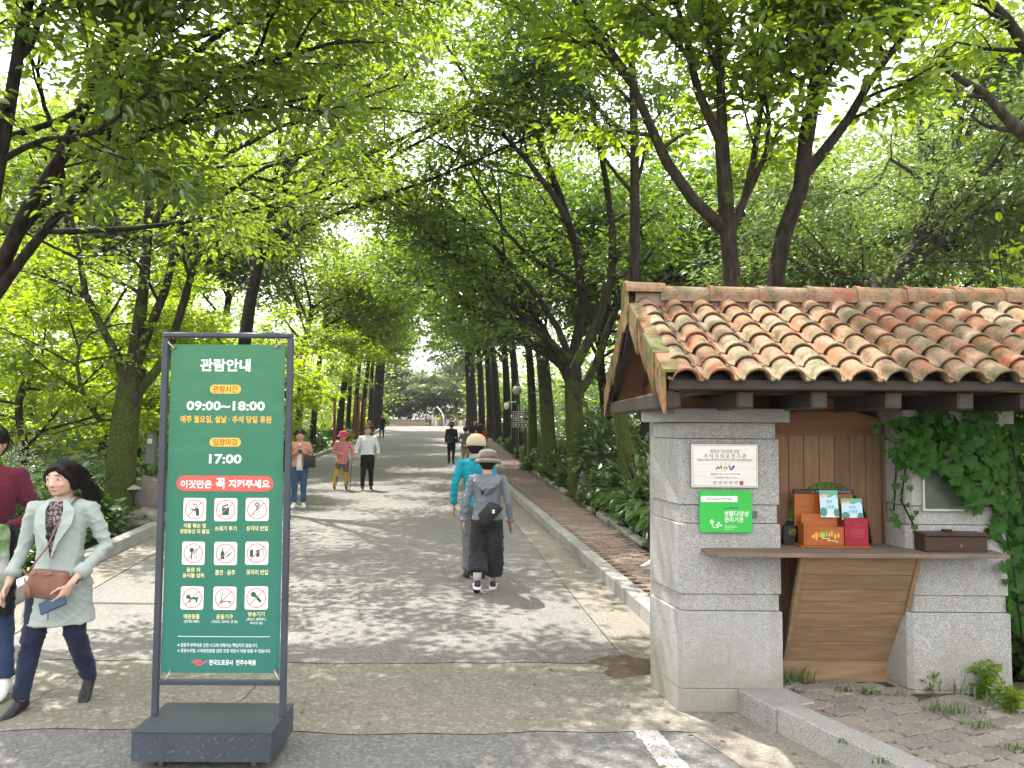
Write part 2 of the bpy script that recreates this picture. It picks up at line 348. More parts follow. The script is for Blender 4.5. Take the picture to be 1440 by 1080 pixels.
# kerbs: one structure each, every stone a child
def stones(root, pts, wdt, h, length, side, sink=.06, jit=.004):
    """kerb stones along a polyline of (x, y); side +1 lays them to its right"""
    seg = 0; pos = Vector(pts[0])
    path = [Vector(p) for p in pts]; cum = [0]
    for a, b in zip(path, path[1:]): cum.append(cum[-1] + (b - a).length)
    def at(s):
        for i in range(len(path) - 1):
            if s <= cum[i + 1] or i == len(path) - 2:
                t = (s - cum[i]) / max(1e-6, cum[i + 1] - cum[i]); return path[i].lerp(path[i + 1], t)
    s = 0; n = 0; cache = {}
    while s < cum[-1] - .2 and n < 150:
        ln = min(length * (1 if n % 7 else .9), cum[-1] - s); a, b = at(s), at(s + ln); d = b - a; ang = atan2(d.y, d.x)
        key = (round(ln, 2), n % 3)
        if key not in cache:
            m_ = MB(); r_ = random.Random(n + 7)
            m_.bbox(.004, (b - a).length - .004, min(0, -side * wdt), max(0, -side * wdt), -sink, h, .010, jit=jit, rng=r_); cache[key] = m_.mesh('kerb_stone', M['kerb'])
        o = bpy.data.objects.new('kerb_stone', cache[key]); o.location = (a.x, a.y, H(a.y) + rng.uniform(-.004, .004))
        o.rotation_euler = (0, -atan2(H(b.y) - H(a.y), d.length), ang); link(o, root); s += ln; n += 1
krt = tag(empty('kerb'), kind='structure')
stones(krt, [(kr(y), y) for y in (5.3, 6.73, 9.5, 20, 28, 50, 80, 95)], .17, .14, .98, 1)
klt = tag(empty('kerb'), kind='structure')
stones(klt, [(kl(y), y) for y in (3.0, 6.73, 12.9, 28, 57, 80, 95)], .17, .16, .98, -1)
kbt = tag(empty('kerb'), kind='structure')                       # the low kerb before the booth
ka, kb_, kc, kd = G(1040, 1000), G(1092, 1030), G(1094, 1028), G(1216, 1090)
kfar = kc + (kd - kc).normalized() * 4
m_ = MB(); m_.bbox(0, (kb_ - ka).length + .0, -.30, 0, -.06, .146, .010); o = m_.build('kerb_stone', M['kerb'], kbt); o.location = (ka.x, ka.y, 0); o.rotation_euler.z = atan2((kb_ - ka).y, (kb_ - ka).x); o.scale.y = -1
dv = (kd - kc).normalized(); ang = atan2(dv.y, dv.x)
for k in range(3):
    m_ = MB(); m_.bbox(  .003, .917, 0, .155, -.06, .150, .012, jit=.003, rng=rng); o = m_.build('kerb_stone', M['kerb'], kbt)
    p = kc + dv * .92 * k; o.location = (p.x, p.y, 0); o.rotation_euler.z = ang

# footway of small pavers on the right; the 300 that show largest are parts, the rest one mass
M['paver'] = mat('brown_paver', (.20, .145, .115), .9, (.15, .115, .095), 9, .5, .3, 120, c3=(.27, .22, .18), s3=40, f3=.2, rnd=.22)
M['paver_far'] = mat('brown_paver_joined', (.20, .145, .115), .9, (.14, .11, .09), 5, .5, .3, 120, c3=(.26, .21, .17), s3=30, f3=.2)
fw = strip('footway', lambda y: kr(y) + .17, lambda y: kr(y) + .17 + interp(y, SWW), 5.25, 90, .098, mat('joint_sand', (.09, .075, .06), .95, (.07, .06, .045), 20), .5)
m_ = MB(); m_.bbox(-.097, .097, -.047, .047, 0, .036, .005); pv = m_.mesh('paver', M['paver'])
rest = MB(); n = 0
for yi in range(0, 420):
    y = 5.35 + yi * .102
    wd = interp(y, SWW)
    for xi in range(int(wd / .202)):
        off = .1 if yi % 2 else 0
        x = kr(y) + .17 + .101 + off + xi * .202
        if x + .1 > kr(y) + .17 + wd: continue
        if 8.0 < y and n < 300:
            o = bpy.data.objects.new('paver', pv); o.location = (x, y, H(y) + .09 + rng.uniform(-.003, .003)); o.rotation_euler = (rng.uniform(-.012, .012), rng.uniform(-.012, .012), .095); link(o, fw); n += 1
        elif y < 8.0 or n >= 300:
            h = H(y) + .09 + rng.uniform(-.003, .003); rest.box(x - .097, x + .097, y - .047, y + .047, h, h + .036)
tag(rest.build('paver_mass', M['paver_far'], fw), kind='stuff')
# flat edging stones on the far side of the footway
M['edging'] = mat('edging_stone', (.30, .285, .25), .85, (.2, .19, .16), 5, .5, .3, 60, rnd=.15)
es = tag(empty('footway_edging'), kind='structure')
for k in range(34):
    y = 8.6 + k * .62
    if rng.random() < .22: continue
    m_ = MB(); m_.bbox(-.07, .07, -.28, .28, 0, .1, .015, jit=.02, rng=rng); o = m_.build('edging_stone', M['edging'], es)
    o.location = (kr(y) + .17 + interp(y, SWW) + .09 + rng.uniform(-.02, .03), y, H(y) + .06); o.rotation_euler.z = .095 + rng.uniform(-.06, .06)

# interlocking pavers before the booth
mb = MB()
mb.add([(kc.x + .10, kc.y + .02, .118), (1.40, 5.06, .118), (5.2, 5.06, .118), (5.2, 1.2, .118), (kfar.x + .14, kfar.y, .118)], [(0, 4, 3, 2, 1)])
fc = tag(mb.build('forecourt', mat('forecourt_joint', (.06, .052, .04), .95, (.05, .055, .025), 20)), kind='structure')
M['paver2'] = mat('grey_brown_interlocking_paver', (.195, .168, .146), .92, (.145, .128, .112), 7, .5, .35, 130, c3=(.29, .25, .21), s3=60, f3=.25, rnd=.13)
def wavy(Lx, Ly):
    """outline of an interlocking paver: two straight ends, two S-shaped sides"""
    top = [(-.5, .42), (-.3, .5), (-.06, .5), (.06, .42), (.3, .42), (.5, .5)]
    o = [(a * Lx, (b - .0) * Ly) for a, b in top]
    r_ = [(.47, .2), (.53, -.08), (.5, -.5)]
    bot = [(a, b - .92) for a, b in top][::-1]
    return o + [(a * Lx, b * Ly) for a, b in [(.47, .22), (.54, -.1)]] + [(a * Lx, b * Ly) for a, b in bot] + [(a * Lx, b * Ly) for a, b in [(-.46, -.1), (-.53, .22)]]
m_ = MB(); m_.prism(wavy(.211, .1235), 0, .022, b=.006); pv2 = m_.mesh('paver', M['paver2'])
ca, sa = cos(ang + pi), sin(ang + pi)
U = Vector((ca, sa)); V = Vector((-sa, ca))
U = -U if U.y < 0 else U
V = Vector((U.y, -U.x))
O2 = Vector((kc.x, kc.y)) + V * .26
for i in range(-8, 30):
    for j in range(-2, 19):
        p = O2 + U * (i * .119 - 1.0) + V * (j * .222 + (.11 if i % 2 else 0) - .02)
        if p.y > 4.98 or p.y < 3.25 or p.x > 2.05 + (p.y - 3.3) * .45 + .42: continue
        if (p - Vector((kc.x, kc.y))).dot(V) < (.125 if p.y < kc.y else .22): continue
        if p.y > 4.74 and (p.x < 1.72 or p.x > 2.44): continue
        o = bpy.data.objects.new('paver', pv2); o.location = (p.x, p.y, .115 + rng.uniform(-.004, .004))
        o.rotation_euler = (rng.uniform(-.02, .02), rng.uniform(-.02, .02), atan2(V.y, V.x) + rng.uniform(-.02, .02)); link(o, fc)
# border slab and soil right of the forecourt
mb = MB()
bs = tag(empty('forecourt_border'), kind='structure')
b0, b1 = G(1352, 984, .13), G(1470, 1050, .13); dd = (b1 - b0).normalized()
for k in range(3):
    m_ = MB(); m_.bbox(.004, .4, 0, .16, -.04, .012, .01, jit=.006, rng=rng); o = m_.build('border_stone', M['edging'], bs); p = b0 + dd * .41 * k; o.location = (p.x, p.y, .125); o.rotation_euler.z = atan2(dd.y, dd.x)
mb = MB(); mb.add([(b0.x - .25, b0.y + .18, .122), (3.2, 5.0, .126), (6, 5.0, .2), (6, 2.5, .15), (b1.x + .1, b1.y - .3, .122), (b1.x + .03, b1.y + .03, .124), (b0.x + .05, b0.y + .05, .124)], [(0, 6, 5, 4, 3, 2, 1)])
tag(mb.build('planting_bed', M['soil']), kind='structure')

def rock(label, c, s, seed, rz=0):
    bm = bmesh.new(); bmesh.ops.create_icosphere(bm, subdivisions=4, radius=1); r_ = random.Random(seed)
    pl = [(Vector((r_.gauss(0, 1), r_.gauss(0, 1), r_.gauss(0, 1))).normalized(), r_.uniform(.55, .85)) for _ in range(16)]
    for v in bm.verts:
        for nrm, d in pl:
            e = v.co.dot(nrm) - d
            if e > 0: v.co -= nrm * e * .85
        v.co += v.co.normalized() * .03 * sin(v.co.x * 9 + seed) * cos(v.co.y * 8)
        v.co = Vector((v.co.x * s[0], v.co.y * s[1], v.co.z * s[2]))
    mb = MB(); mb.bm(bm, smooth=False); o = mb.build('rock', M['rock']); o.location = c; o.rotation_euler.z = rz
    return tag(o, label, 'rock')
for lab, (px, py), d, s, sd in (('large dark pointed boulder behind the kerb beside the green notice stand', (214, 712), 13.6, (.62, .5, .52), 1),
                               ('low flat tan rock below the dark boulder by the kerb', (205, 738), 12.7, (.42, .35, .24), 2),
                               ('small rounded grey rock left of the low tan rock by the kerb', (184, 745), 12.4, (.40, .3, .2), 5),
                               ('grey upright rock at the foot of the thick mossy trunk', (822, 694), 17.4, (.22, .2, .42), 3),
                               ('small pinkish round rock by the footway farther up the slope', (758, 652), 28, (.3, .28, .35), 4)):
    rock(lab, P(px, py, d), s, sd, sd * .7)

mb = MB(); r6 = random.Random(66)
for k in range(420):
    y = 3.2 + 22 * r6.random() ** 1.6; x = r6.uniform(kl(y) + .1, kr(y) - .05) if k % 3 else (kr(y) - abs(r6.gauss(0, .25)) - .03 if k % 2 else kl(y) + abs(r6.gauss(0, .3)) + .05)
    a = r6.uniform(0, 6.28); l = r6.uniform(.012, .03); c_, s_ = cos(a) * l, sin(a) * l; z = H(y) + .008
    mb.add([(x - c_, y - s_, z), (x + s_ * .4, y - c_ * .4, z + r6.uniform(0, .008)), (x + c_, y + s_, z + r6.uniform(0, .01)), (x - s_ * .4, y + c_ * .4, z + r6.uniform(0, .004))], [(0, 1, 2, 3)])
tag(mb.build('fallen_leaves', mat('fallen_leaf', (.15, .11, .06), .8, (.09, .10, .03), 3)), 'small fallen leaves and blossom scraps scattered over the road', 'leaves', kind='stuff')
# ------------------------------------------------------------------ the stone ticket booth
M['plank'] = mat('weathered_brown_plank', (.23, .135, .075), .65, (.16, .09, .05), 5, .5, .25, 60, stretch=(9, 9, .9), rnd=.16)
M['plank_h'] = mat('weathered_brown_board', (.25, .16, .09), .7, (.165, .105, .062), 5, .5, .25, 60, stretch=(.9, 9, 9), rnd=.12)
M['plank_red'] = mat('reddish_cedar_board', (.24, .10, .045), .6, (.165, .068, .033), 5, .5, .2, 60, stretch=(.9, 9, 9), rnd=.12)
M['shelf'] = mat('weathered_shelf_wood', (.19, .155, .125), .8, (.11, .085, .065), 6, .5, .5, 50, stretch=(.7, 9, 9), c3=(.25, .12, .07), s3=9, f3=.25)
M['beam'] = mat('dark_stained_timber', (.036, .026, .022), .6, (.055, .042, .036), 5, .5, .25, 70, stretch=(1, 8, 8), rnd=.1)
M['darkwood'] = mat('dark_brown_lacquered_wood', (.035, .017, .013), .45, (.05, .026, .02), 8, .5, .15, 60, stretch=(1, 8, 8))
def tile_mat():
    """terracotta: each tile its own tone, lichen and moss blotches"""
    m, t, b = node_mat('weathered_terracotta'); L = t.links
    tc = t.nodes.new('ShaderNodeTexCoord'); oi = t.nodes.new('ShaderNodeObjectInfo')
    ad = t.nodes.new('ShaderNodeVectorMath'); ad.operation = 'ADD'; sc = t.nodes.new('ShaderNodeVectorMath'); sc.operation = 'SCALE'; sc.inputs[0].default_value = (13, 29, 47)
    L.new(oi.outputs['Random'], sc.inputs['Scale']); L.new(tc.outputs['Object'], ad.inputs[0]); L.new(sc.outputs[0], ad.inputs[1]); co = ad.outputs[0]
    rp = t.nodes.new('ShaderNodeValToRGB'); el = rp.color_ramp.elements
    el[0].position = 0; el[0].color = (.30, .105, .05, 1); el[1].position = 1; el[1].color = (.24, .175, .11, 1)
    for p, c in ((.3, (.26, .095, .055, 1)), (.5, (.235, .14, .09, 1)), (.62, (.33, .13, .06, 1)), (.8, (.215, .15, .10, 1))): e = el.new(p); e.color = c
    L.new(oi.outputs['Random'], rp.inputs[0])
    def noise(s, lo, hi, y=1):
        n = t.nodes.new('ShaderNodeTexNoise'); n.inputs['Scale'].default_value = s; n.inputs['Detail'].default_value = 8; n.inputs['Roughness'].default_value = .65; L.new(co, n.inputs[0])
        r = t.nodes.new('ShaderNodeMapRange'); r.inputs[1].default_value = lo; r.inputs[2].default_value = hi; r.inputs[4].default_value = y; L.new(n.outputs[0], r.inputs[0]); return r.outputs[0]
    def mix(f, a, c):
        x = t.nodes.new('ShaderNodeMix'); x.data_type = 'RGBA'; L.new(f, x.inputs['Factor']); L.new(a, x.inputs['A']); x.inputs['B'].default_value = (*c, 1); return x.outputs['Result']
    c = mix(noise(7, .42, .62, .8), rp.outputs[0], (.235, .19, .135))
    c = mix(noise(9, .48, .60, .85), c, (.10, .105, .045))
    c = mix(noise(46, .53, .64, .8), c, (.075, .066, .048))
    c = mix(noise(34, .62, .72, .6), c, (.34, .32, .25))
    L.new(c, b.inputs['Base Color']); b.inputs['Roughness'].default_value = .85; b.inputs['Specular IOR Level'].default_value = .2
    n = t.nodes.new('ShaderNodeTexNoise'); n.inputs['Scale'].default_value = 70; L.new(co, n.inputs[0]); bp = t.nodes.new('ShaderNodeBump'); bp.inputs['Strength'].default_value = .35; bp.inputs['Distance'].default_value = .006
    L.new(n.outputs[0], bp.inputs['Height']); L.new(bp.outputs[0], b.inputs['Normal']); return m
M['tile'] = tile_mat()
M['tile_moss'] = mat('mossy_verge_tile', (.26, .11, .06), .85, (.10, .11, .032), 3.2, .8, .3, 60, c3=(.06, .065, .025), s3=16, f3=.4, rnd=.2)

BX, BY = 1.06, 4.84
booth = empty('ticket_booth', (BX, BY, 0), 0, 'small granite and timber ticket booth with clay tile roof, right of the road', 'booth')
LV = [(0, .144, .004), (.144, .612, 0), (.612, .715, .013), (.715, 1.148, 0), (1.148, 1.264, .013), (1.264, 1.674, 0), (1.674, 1.777, .013)]
def pillar(poly, taper, name_label, zoff=0):
    p = child('pillar', booth)
    for k, (z0, z1, rec) in enumerate(LV):
        z0 = max(z0, zoff * 0); t = taper * (1 - (z0 + z1) / 3.7)
        cx = sum(q[0] for q in poly) / len(poly); cy = sum(q[1] for q in poly) / len(poly)
        pp = []
        for x, y in poly:
            dx = (rec - t) * (1 if x < cx else -1); dy = (rec - t) * (1 if y < cy else -1); pp.append((x + dx, y + dy))
        mb = MB(); mb.prism(pp, z0 + .0025, z1 - .0025, b=.005); mb.build('granite_block', M['granite'], p)
        # the shadowed joint core
    mb = MB(); mb.prism([(x + (.02 if x < cx else -.02), y + (.02 if y < cy else -.02)) for x, y in poly], .01, 1.776); mb.build('mortar_core', mat('joint', (.10, .075, .06), .9), p)
    return p
PL = [(-.012, .024), (.012, 0), (.605, 0), (.605, .45), (-.105, .45)]
pl = pillar(PL, .014, '')
mb = MB(); mb.prism([(-.045, -.045), (.665, -.045), (.665, .50), (-.165, .50)], 1.7775, 1.862, b=.006); mb.build('capstone', M['granite_cap'], pl)
PRR = [(1.375, .235), (1.41, .03), (1.44, 0), (2.0, 0), (2.0, .6), (1.375, .6)]
pr = pillar(PRR, .024, '')
mb = MB(); mb.prism([(1.35, .21), (1.37, -.04), (2.06, -.04), (2.06, .64), (1.35, .64)], 1.7775, 1.862, b=.006); mb.build('capstone', M['granite_cap'], pr)
mb = MB(); mb.bbox(.378, .47, -.006, .006, 1.185, 1.222, .002); mb.build('metal_slot', mat('dull_steel', (.12, .12, .125), .4, metal=.7), pl)
M['ink'] = mat('faded_print', (.035, .04, .035), .6)
# notice behind glass on the other pillar
nw = child('notice_window', booth)
mb = MB(); Z0, Z1, X0, X1 = 1.235, 1.51, 1.495, 1.778
for a in ((X0, X1, Z0, Z0 + .012), (X0, X1, Z1 - .012, Z1), (X0, X0 + .012, Z0 + .012, Z1 - .012), (X1 - .012, X1, Z0 + .012, Z1 - .012)): mb.box(a[0], a[1], -.022, .004, a[2], a[3])
mb.build('frame', mat('pale_steel_frame', (.42, .42, .41), .4, metal=.3), nw)
mb = MB(); mb.box(X0 + .0125, X1 - .0125, -.008, -.003, Z0 + .0125, Z1 - .0125); mb.build('glass', mat('dim_glass_over_grey_notice', (.10, .115, .10), .12, (.06, .075, .055), 6, spec=.6), nw)

# text helpers
FT = {}
def text_mb(s, bold=0.0, res=2):
    """outline of a line of lettering: vertices, faces, width and height, on the x-y plane"""
    k = (s, bold)
    if k not in FT:
        c = bpy.data.curves.new('lettering', 'FONT'); c.body = s; c.resolution_u = res; c.offset = bold; c.extrude = 0
        o = bpy.data.objects.new('lettering', c); me = o.to_mesh()
        v = np.array([q.co[:] for q in me.vertices]) if len(me.vertices) else np.zeros((1, 3))
        f = [list(p.vertices) for p in me.polygons]; o.to_mesh_clear(); bpy.data.objects.remove(o); bpy.data.curves.remove(c); FT[k] = (v, f)
    return FT[k]
def put_text(mb, s, x0, x1, z0, z1, y, m=0, bold=.0, keep=False):
    """lettering filling the rectangle x0..x1, z0..z1 in the plane y (facing -y)"""
    v, f = text_mb(s, bold); a, b = v.min(0), v.max(0); sx = (x1 - x0) / max(1e-6, b[0] - a[0]); sz = (z1 - z0) / max(1e-6, b[1] - a[1])
    if keep: sx = sz
    mb.add([(x0 + (p[0] - a[0]) * sx, y, z0 + (p[1] - a[1]) * sz) for p in v], f, m)
def rrect(x0, x1, z0, z1, r, n=5):
    o = []
    for cx, cz, a0 in ((x1 - r, z0 + r, -90), (x1 - r, z1 - r, 0), (x0 + r, z1 - r, 90), (x0 + r, z0 + r, 180)):
        for k in range(n + 1): a = R(a0 + 90 * k / n); o.append((cx + r * cos(a), cz + r * sin(a)))
    return o
def flat(mb, poly, y, m=0): mb.add([(x, y, z) for x, z in poly], [list(range(len(poly)))], m)
def line(mb, pts, wd, y, m=0):
    for (a, b), (c, d) in zip(pts, pts[1:]):
        n = Vector((c - a, d - b)); n = Vector((-n.y, n.x)).normalized() * wd / 2 if n.length > 1e-9 else Vector((0, 0))
        mb.add([(a + n.x, y, b + n.y), (a - n.x, y, b - n.y), (c - n.x, y, d - n.y), (c + n.x, y, d + n.y)], [(0, 1, 2, 3)], m)
def disc(mb, x, z, r, y, m=0, n=20, r2=None, ry=None):
    ry = ry or r
    if r2 is None: flat(mb, [(x + r * cos(2 * pi * k / n), z + ry * sin(2 * pi * k / n)) for k in range(n)], y, m)
    else:
        vs = [(x + q * cos(2 * pi * k / n), y, z + q * sin(2 * pi * k / n)) for q in (r, r2) for k in range(n)]
        mb.add(vs, [(k, (k + 1) % n, n + (k + 1) % n, n + k) for k in range(n)], m)
mb = MB()
for k, (s, a, b) in enumerate((('수목원', 1352 - 14, 1366 - 2), ('녹스토어 매표', 1322, 1350), ('교육관람 안내', 1322, 1350))):
    mb = MB(); put_text(mb, s, 1.585 + .02 * (k == 0), 1.72 - .02 * (k == 0), 1.455 - k * .05, 1.48 - k * .05, -.0095); mb.build('lettering', M['ink'], nw)

# timber front between the pillars
front = child('timber_front', booth)
EX, EW, EH, EZ = 1.005, .286, .39, 1.0
xs = [.655 + .1007 * k for k in range(8)]
for k in range(7):
    x0, x1 = xs[k] + .0015, xs[k + 1] - .0015
    pts = []
    for q in range(9):
        x = x0 + (x1 - x0) * q / 8; u = (x - EX) / EW
        pts.append((x, EZ - .02 if abs(u) >= 1 else EZ + EH * sqrt(1 - u * u)))
    poly = pts + [(x1, 1.70), (x0, 1.70)]
    mb = MB(); mb.prism(poly, 0, .024, b=.003)
    mb.v = [(x, .262 - z, y) for x, y, z in mb.v]; mb.build('plank', M['plank'], front)
mb = MB(); mb.bbox(.607, .654, .20, .28, .13, 1.70, .003); mb.bbox(1.3605, 1.374, .20, .28, .13, 1.70, .003); mb.build('jamb', M['plank'], front)
mb = MB(); mb.prism([(.607, 1.712), (1.374, 1.712), (1.374, 1.80), (1.17, 1.858), (.83, 1.858), (.607, 1.80)], 0, .05, b=.004); mb.v = [(x, .262 - z, y) for x, y, z in mb.v]; mb.build('header_board', M['plank_red'], front)
mb = MB(); mb.bbox(.607, 1.374, .215, .27, 1.698, 1.7115, .002); mb.build('trim', M['plank_red'], front)
mb = MB(); mb.bbox(.607, 1.374, .205, .24, .10, .262, .004); mb.build('bottom_board', M['plank_h'], front)
for k in range(3): mb = MB(); mb.bbox(.607 + k * .08, .684 + k * .08, .262, .28, .262, .975, .003); mb.build('plank', M['plank'], front)
# sloping panel under the counter: boards running across
hatch = child('sloping_panel', booth)
zb, zt, yb, yt = .268, .975, .21, -.13
for k, (a, b) in enumerate(((0, .19), (.19, .335), (.335, .475), (.475, .59), (.59, .70), (.70, .84), (.84, 1))):
    q = [(yb + (yt - yb) * s, zb + (zt - zb) * s) for s in (a + .003, b - .003)]
    nrm = Vector((0, -(zt - zb), (yt - yb))).normalized() * .02
    mb = MB(); x0, x1 = .715, 1.385
    vs = [(x, y, z) for (y, z) in q for x in (x0, x1)] + [(x, y + nrm.y, z + nrm.z) for (y, z) in q for x in (x0, x1)]
    mb.add(vs, [(0, 1, 3, 2), (4, 6, 7, 5), (0, 2, 6, 4), (1, 5, 7, 3), (0, 4, 5, 1), (2, 3, 7, 6)]); mb.build('board', M['plank_h'], hatch)
for x in (.685, 1.387):
    mb = MB(); mb.add([(xx, y, z) for xx in (x, x + .026) for (y, z) in ((yb, zb), (yb - .04, zb), (yt - .03, zt), (yt + .01, zt))], [(0, 1, 2, 3), (7, 6, 5, 4), (0, 4, 5, 1), (1, 5, 6, 2), (2, 6, 7, 3), (3, 7, 4, 0)]); mb.build('side_rail', M['plank_h'], hatch)
# counter shelf
mb = MB(); mb.prism([(.115, -.02), (.17, -.215), (1.2, -.22), (1.9, -.215), (1.905, -.03), (1.37, .2), (.61, .2), (.605, -.012)], .977, 1.0, b=.005)
sh = mb.build('counter_shelf', M['shelf'], booth)
# rear and sides, with a window that lets light in
mb = MB(); 
mb.box(.08, .16, .452, 1.55, .0, 1.95); mb.box(1.9, 1.98, .602, 1.55, 0, 1.95); mb.box(.161, .30, 1.47, 1.55, 0, 1.95); mb.box(1.75, 1.899, 1.47, 1.55, 0, 1.95); mb.box(.301, 1.749, 1.47, 1.55, 0, .95); mb.box(.301, 1.749, 1.47, 1.55, 1.86, 1.95)
mb.build('rear_wall', M['granite'], booth)
rw = MB()
for a in ((.30, 1.75, .95, .99), (.30, 1.75, 1.82, 1.86), (.30, .34, .99, 1.82), (1.71, 1.75, .99, 1.82), (1.00, 1.04, .99, 1.82)): rw.box(a[0] + .001, a[1] - .001, 1.48, 1.54, a[2] + .001, a[3] - .001)
rwo = rw.build('rear_window', mat('pale_window_frame', (.5, .5, .48), .5), booth)
mb = MB(); mb.box(.341, 1.709, 1.508, 1.512, .991, 1.819); mb.build('pane', mat('window_glass', (.9, .92, .9), .03, spec=.5), rwo)
bpy.data.materials['window_glass'].node_tree.nodes['Principled BSDF'].inputs['Transmission Weight'].default_value = 1.0

# ---- roof
roof = child('roof', booth)
RY, RZ, EYf, EZf = .76, 2.63, -.54, 2.015                # ridge and front eave
SL = Vector((0, EYf - RY, EZf - RZ)); SLn = SL.length; sd = SL.normalized(); upn = Vector((1, 0, 0)).cross(sd); upn = upn if upn.z > 0 else -upn
PITCHX, NCOL, NROW = .197, 17, 7; XV = -.20
def tile_profile(r, ext):
    o = [(-.099, .012), (-r - .006, .004)]
    o += [(-r * cos(pi * k / 8), r * .92 * sin(pi * k / 8) + .004) for k in range(9)]
    o += [(r + .012, -.002), (.099, .004)]
    return o
def tile_mesh(seed):
    r_ = random.Random(seed); mb = MB(); LEN = .255; th = .013; n = 13; secs = []
    for s, r, lift in ((0, .060, 0), (LEN * .72, .066, .008), (LEN * .955, .0685, .012), (LEN * .96, .0715, .015), (LEN, .072, .016)):
        secs.append([(x, s, z + lift) for x, z in tile_profile(r, 0)])
    top = [Vector(p) for sec in secs for p in sec]; bot = [p - Vector((0, 0, th)) for p in top]; k = len(secs); B = len(top); fs = []
    for i in range(k - 1):
        for j in range(n - 1): a = i * n + j; fs += [(a, a + n, a + n + 1, a + 1), (B + a, B + a + 1, B + a + n + 1, B + a + n)]
    for j in range(n - 1): a = (k - 1) * n + j; fs.append((a, B + a, B + a + 1, a + 1)); fs.append((j, j + 1, B + j + 1, B + j))
    for i in range(k - 1): a = i * n; fs += [(a, B + a, B + a + n, a + n), (a + n - 1, a + 2 * n - 1, B + a + 2 * n - 1, B + a + n - 1)]
    mb.add(top + bot, fs, 0, False)
    me = mb.mesh('roof_tile', M['tile'])
    for p in me.polygons: p.use_smooth = True
    return me
tms = [tile_mesh(1)]
exposure = (SLn + .04) / NROW
Rf = Matrix((Vector((1, 0, 0)), sd, upn)).transposed().to_4x4()          # tile y runs down the slope
for side in (0, 1):
    for c in range(NCOL):
        for r_ in range(NROW):
            s = r_ * exposure - .03
            base = Vector((-.10 + c * PITCHX + rng.uniform(-.004, .004), RY, RZ)) + sd * s + upn * (.008 + rng.uniform(0, .002))
            Mx = Matrix.Translation(base) @ Rf @ Matrix.Rotation(rng.uniform(-.006, .006), 4, 'Z') @ Matrix.Rotation(-.026, 4, 'X')
            if side: Mx = Matrix.Translation((0, 2 * RY, 0)) @ Matrix.Scale(-1, 4, (0, 1, 0)) @ Mx; 
            if side == 0:
                o = bpy.data.objects.new('roof_tile', tms[0]); o.matrix_local = Mx; link(o, roof)
            elif c % 1 == 0:
                if c == 0 and r_ == 0: back = MB()
                back.add([Mx @ v.co for v in tms[0].vertices], [list(p.vertices)[::-1] for p in tms[0].polygons], 0, True)
tag(back.build('rear_tiles', M['tile'], roof), kind='stuff')
# ridge tiles, the mortar band under them, and the big end piece
def half_pipe(x0, x1, r0, r1, th=.014, n=9, down=.05):
    mb = MB(); rings = []
    for x, r in ((x0, r0), (x0 + .9 * (x1 - x0), r0 + .9 * (r1 - r0)), (x0 + .91 * (x1 - x0), r1 + .006), (x1, r1 + .006)):
        o = [(x, -r, -down)] + [(x, -r * cos(pi * k / n), r * .8 * sin(pi * k / n)) for k in range(n + 1)] + [(x, r, -down)]
        i_ = [(x, (r - th), -down)] + [(x, (r - th) * cos(pi * k / n), (r - th) * .8 * sin(pi * k / n)) for k in range(n + 1)] + [(x, -(r - th), -down)]
        rings.append([Vector(p) for p in o + i_])
    mb.loft(rings, 0, False); return mb
for k in range(9):
    o = half_pipe(.30, -.07, .085, .092).build('ridge_tile', M['tile'], roof); o.location = (.08 + k * .355, RY, RZ + .075 + rng.uniform(-.004, .004)); o.rotation_euler = (rng.uniform(-.02, .02), .02, rng.uniform(-.01, .01))
mb = MB(); mb.box(-.17, 3.2, RY - .06, RY + .06, RZ - .06, RZ + .085); mb.build('ridge_mortar', mat('pink_mortar', (.30, .20, .17), .9, (.24, .17, .14), 6, .5, .3, 50), roof)
mb = half_pipe(.12, -.17, .10, .112, th=.016, down=.0); mb.v = [v for v in mb.v]; o = mb.build('ridge_end_tile', M['tile'], roof); o.location = (-.075, RY, RZ + .085)
mb = MB()
for sgn in (-1, 1):
    nn = 8; ys = [sgn * .10 * sin(k / nn * pi / 2) for k in range(nn + 1)]
    out = [(y, RZ + .085 + .09 * sqrt(max(0, 1 - (y / .112) ** 2))) for y in ys] + [(sgn * .115, RZ + .05), (sgn * .16, RZ - .16), (sgn * .02, RZ - .20), (0, RZ - .17)]
    vs = [(x, RY + y, z) for x in (-.25, -.228) for y, z in out]; n = len(out)
    mb.add(vs, [tuple(range(n)), tuple(range(2 * n - 1, n - 1, -1))] + [(i, (i + 1) % n, n + (i + 1) % n, n + i) for i in range(n)])
mb.build('ridge_end_plate', M['tile_moss'], roof)
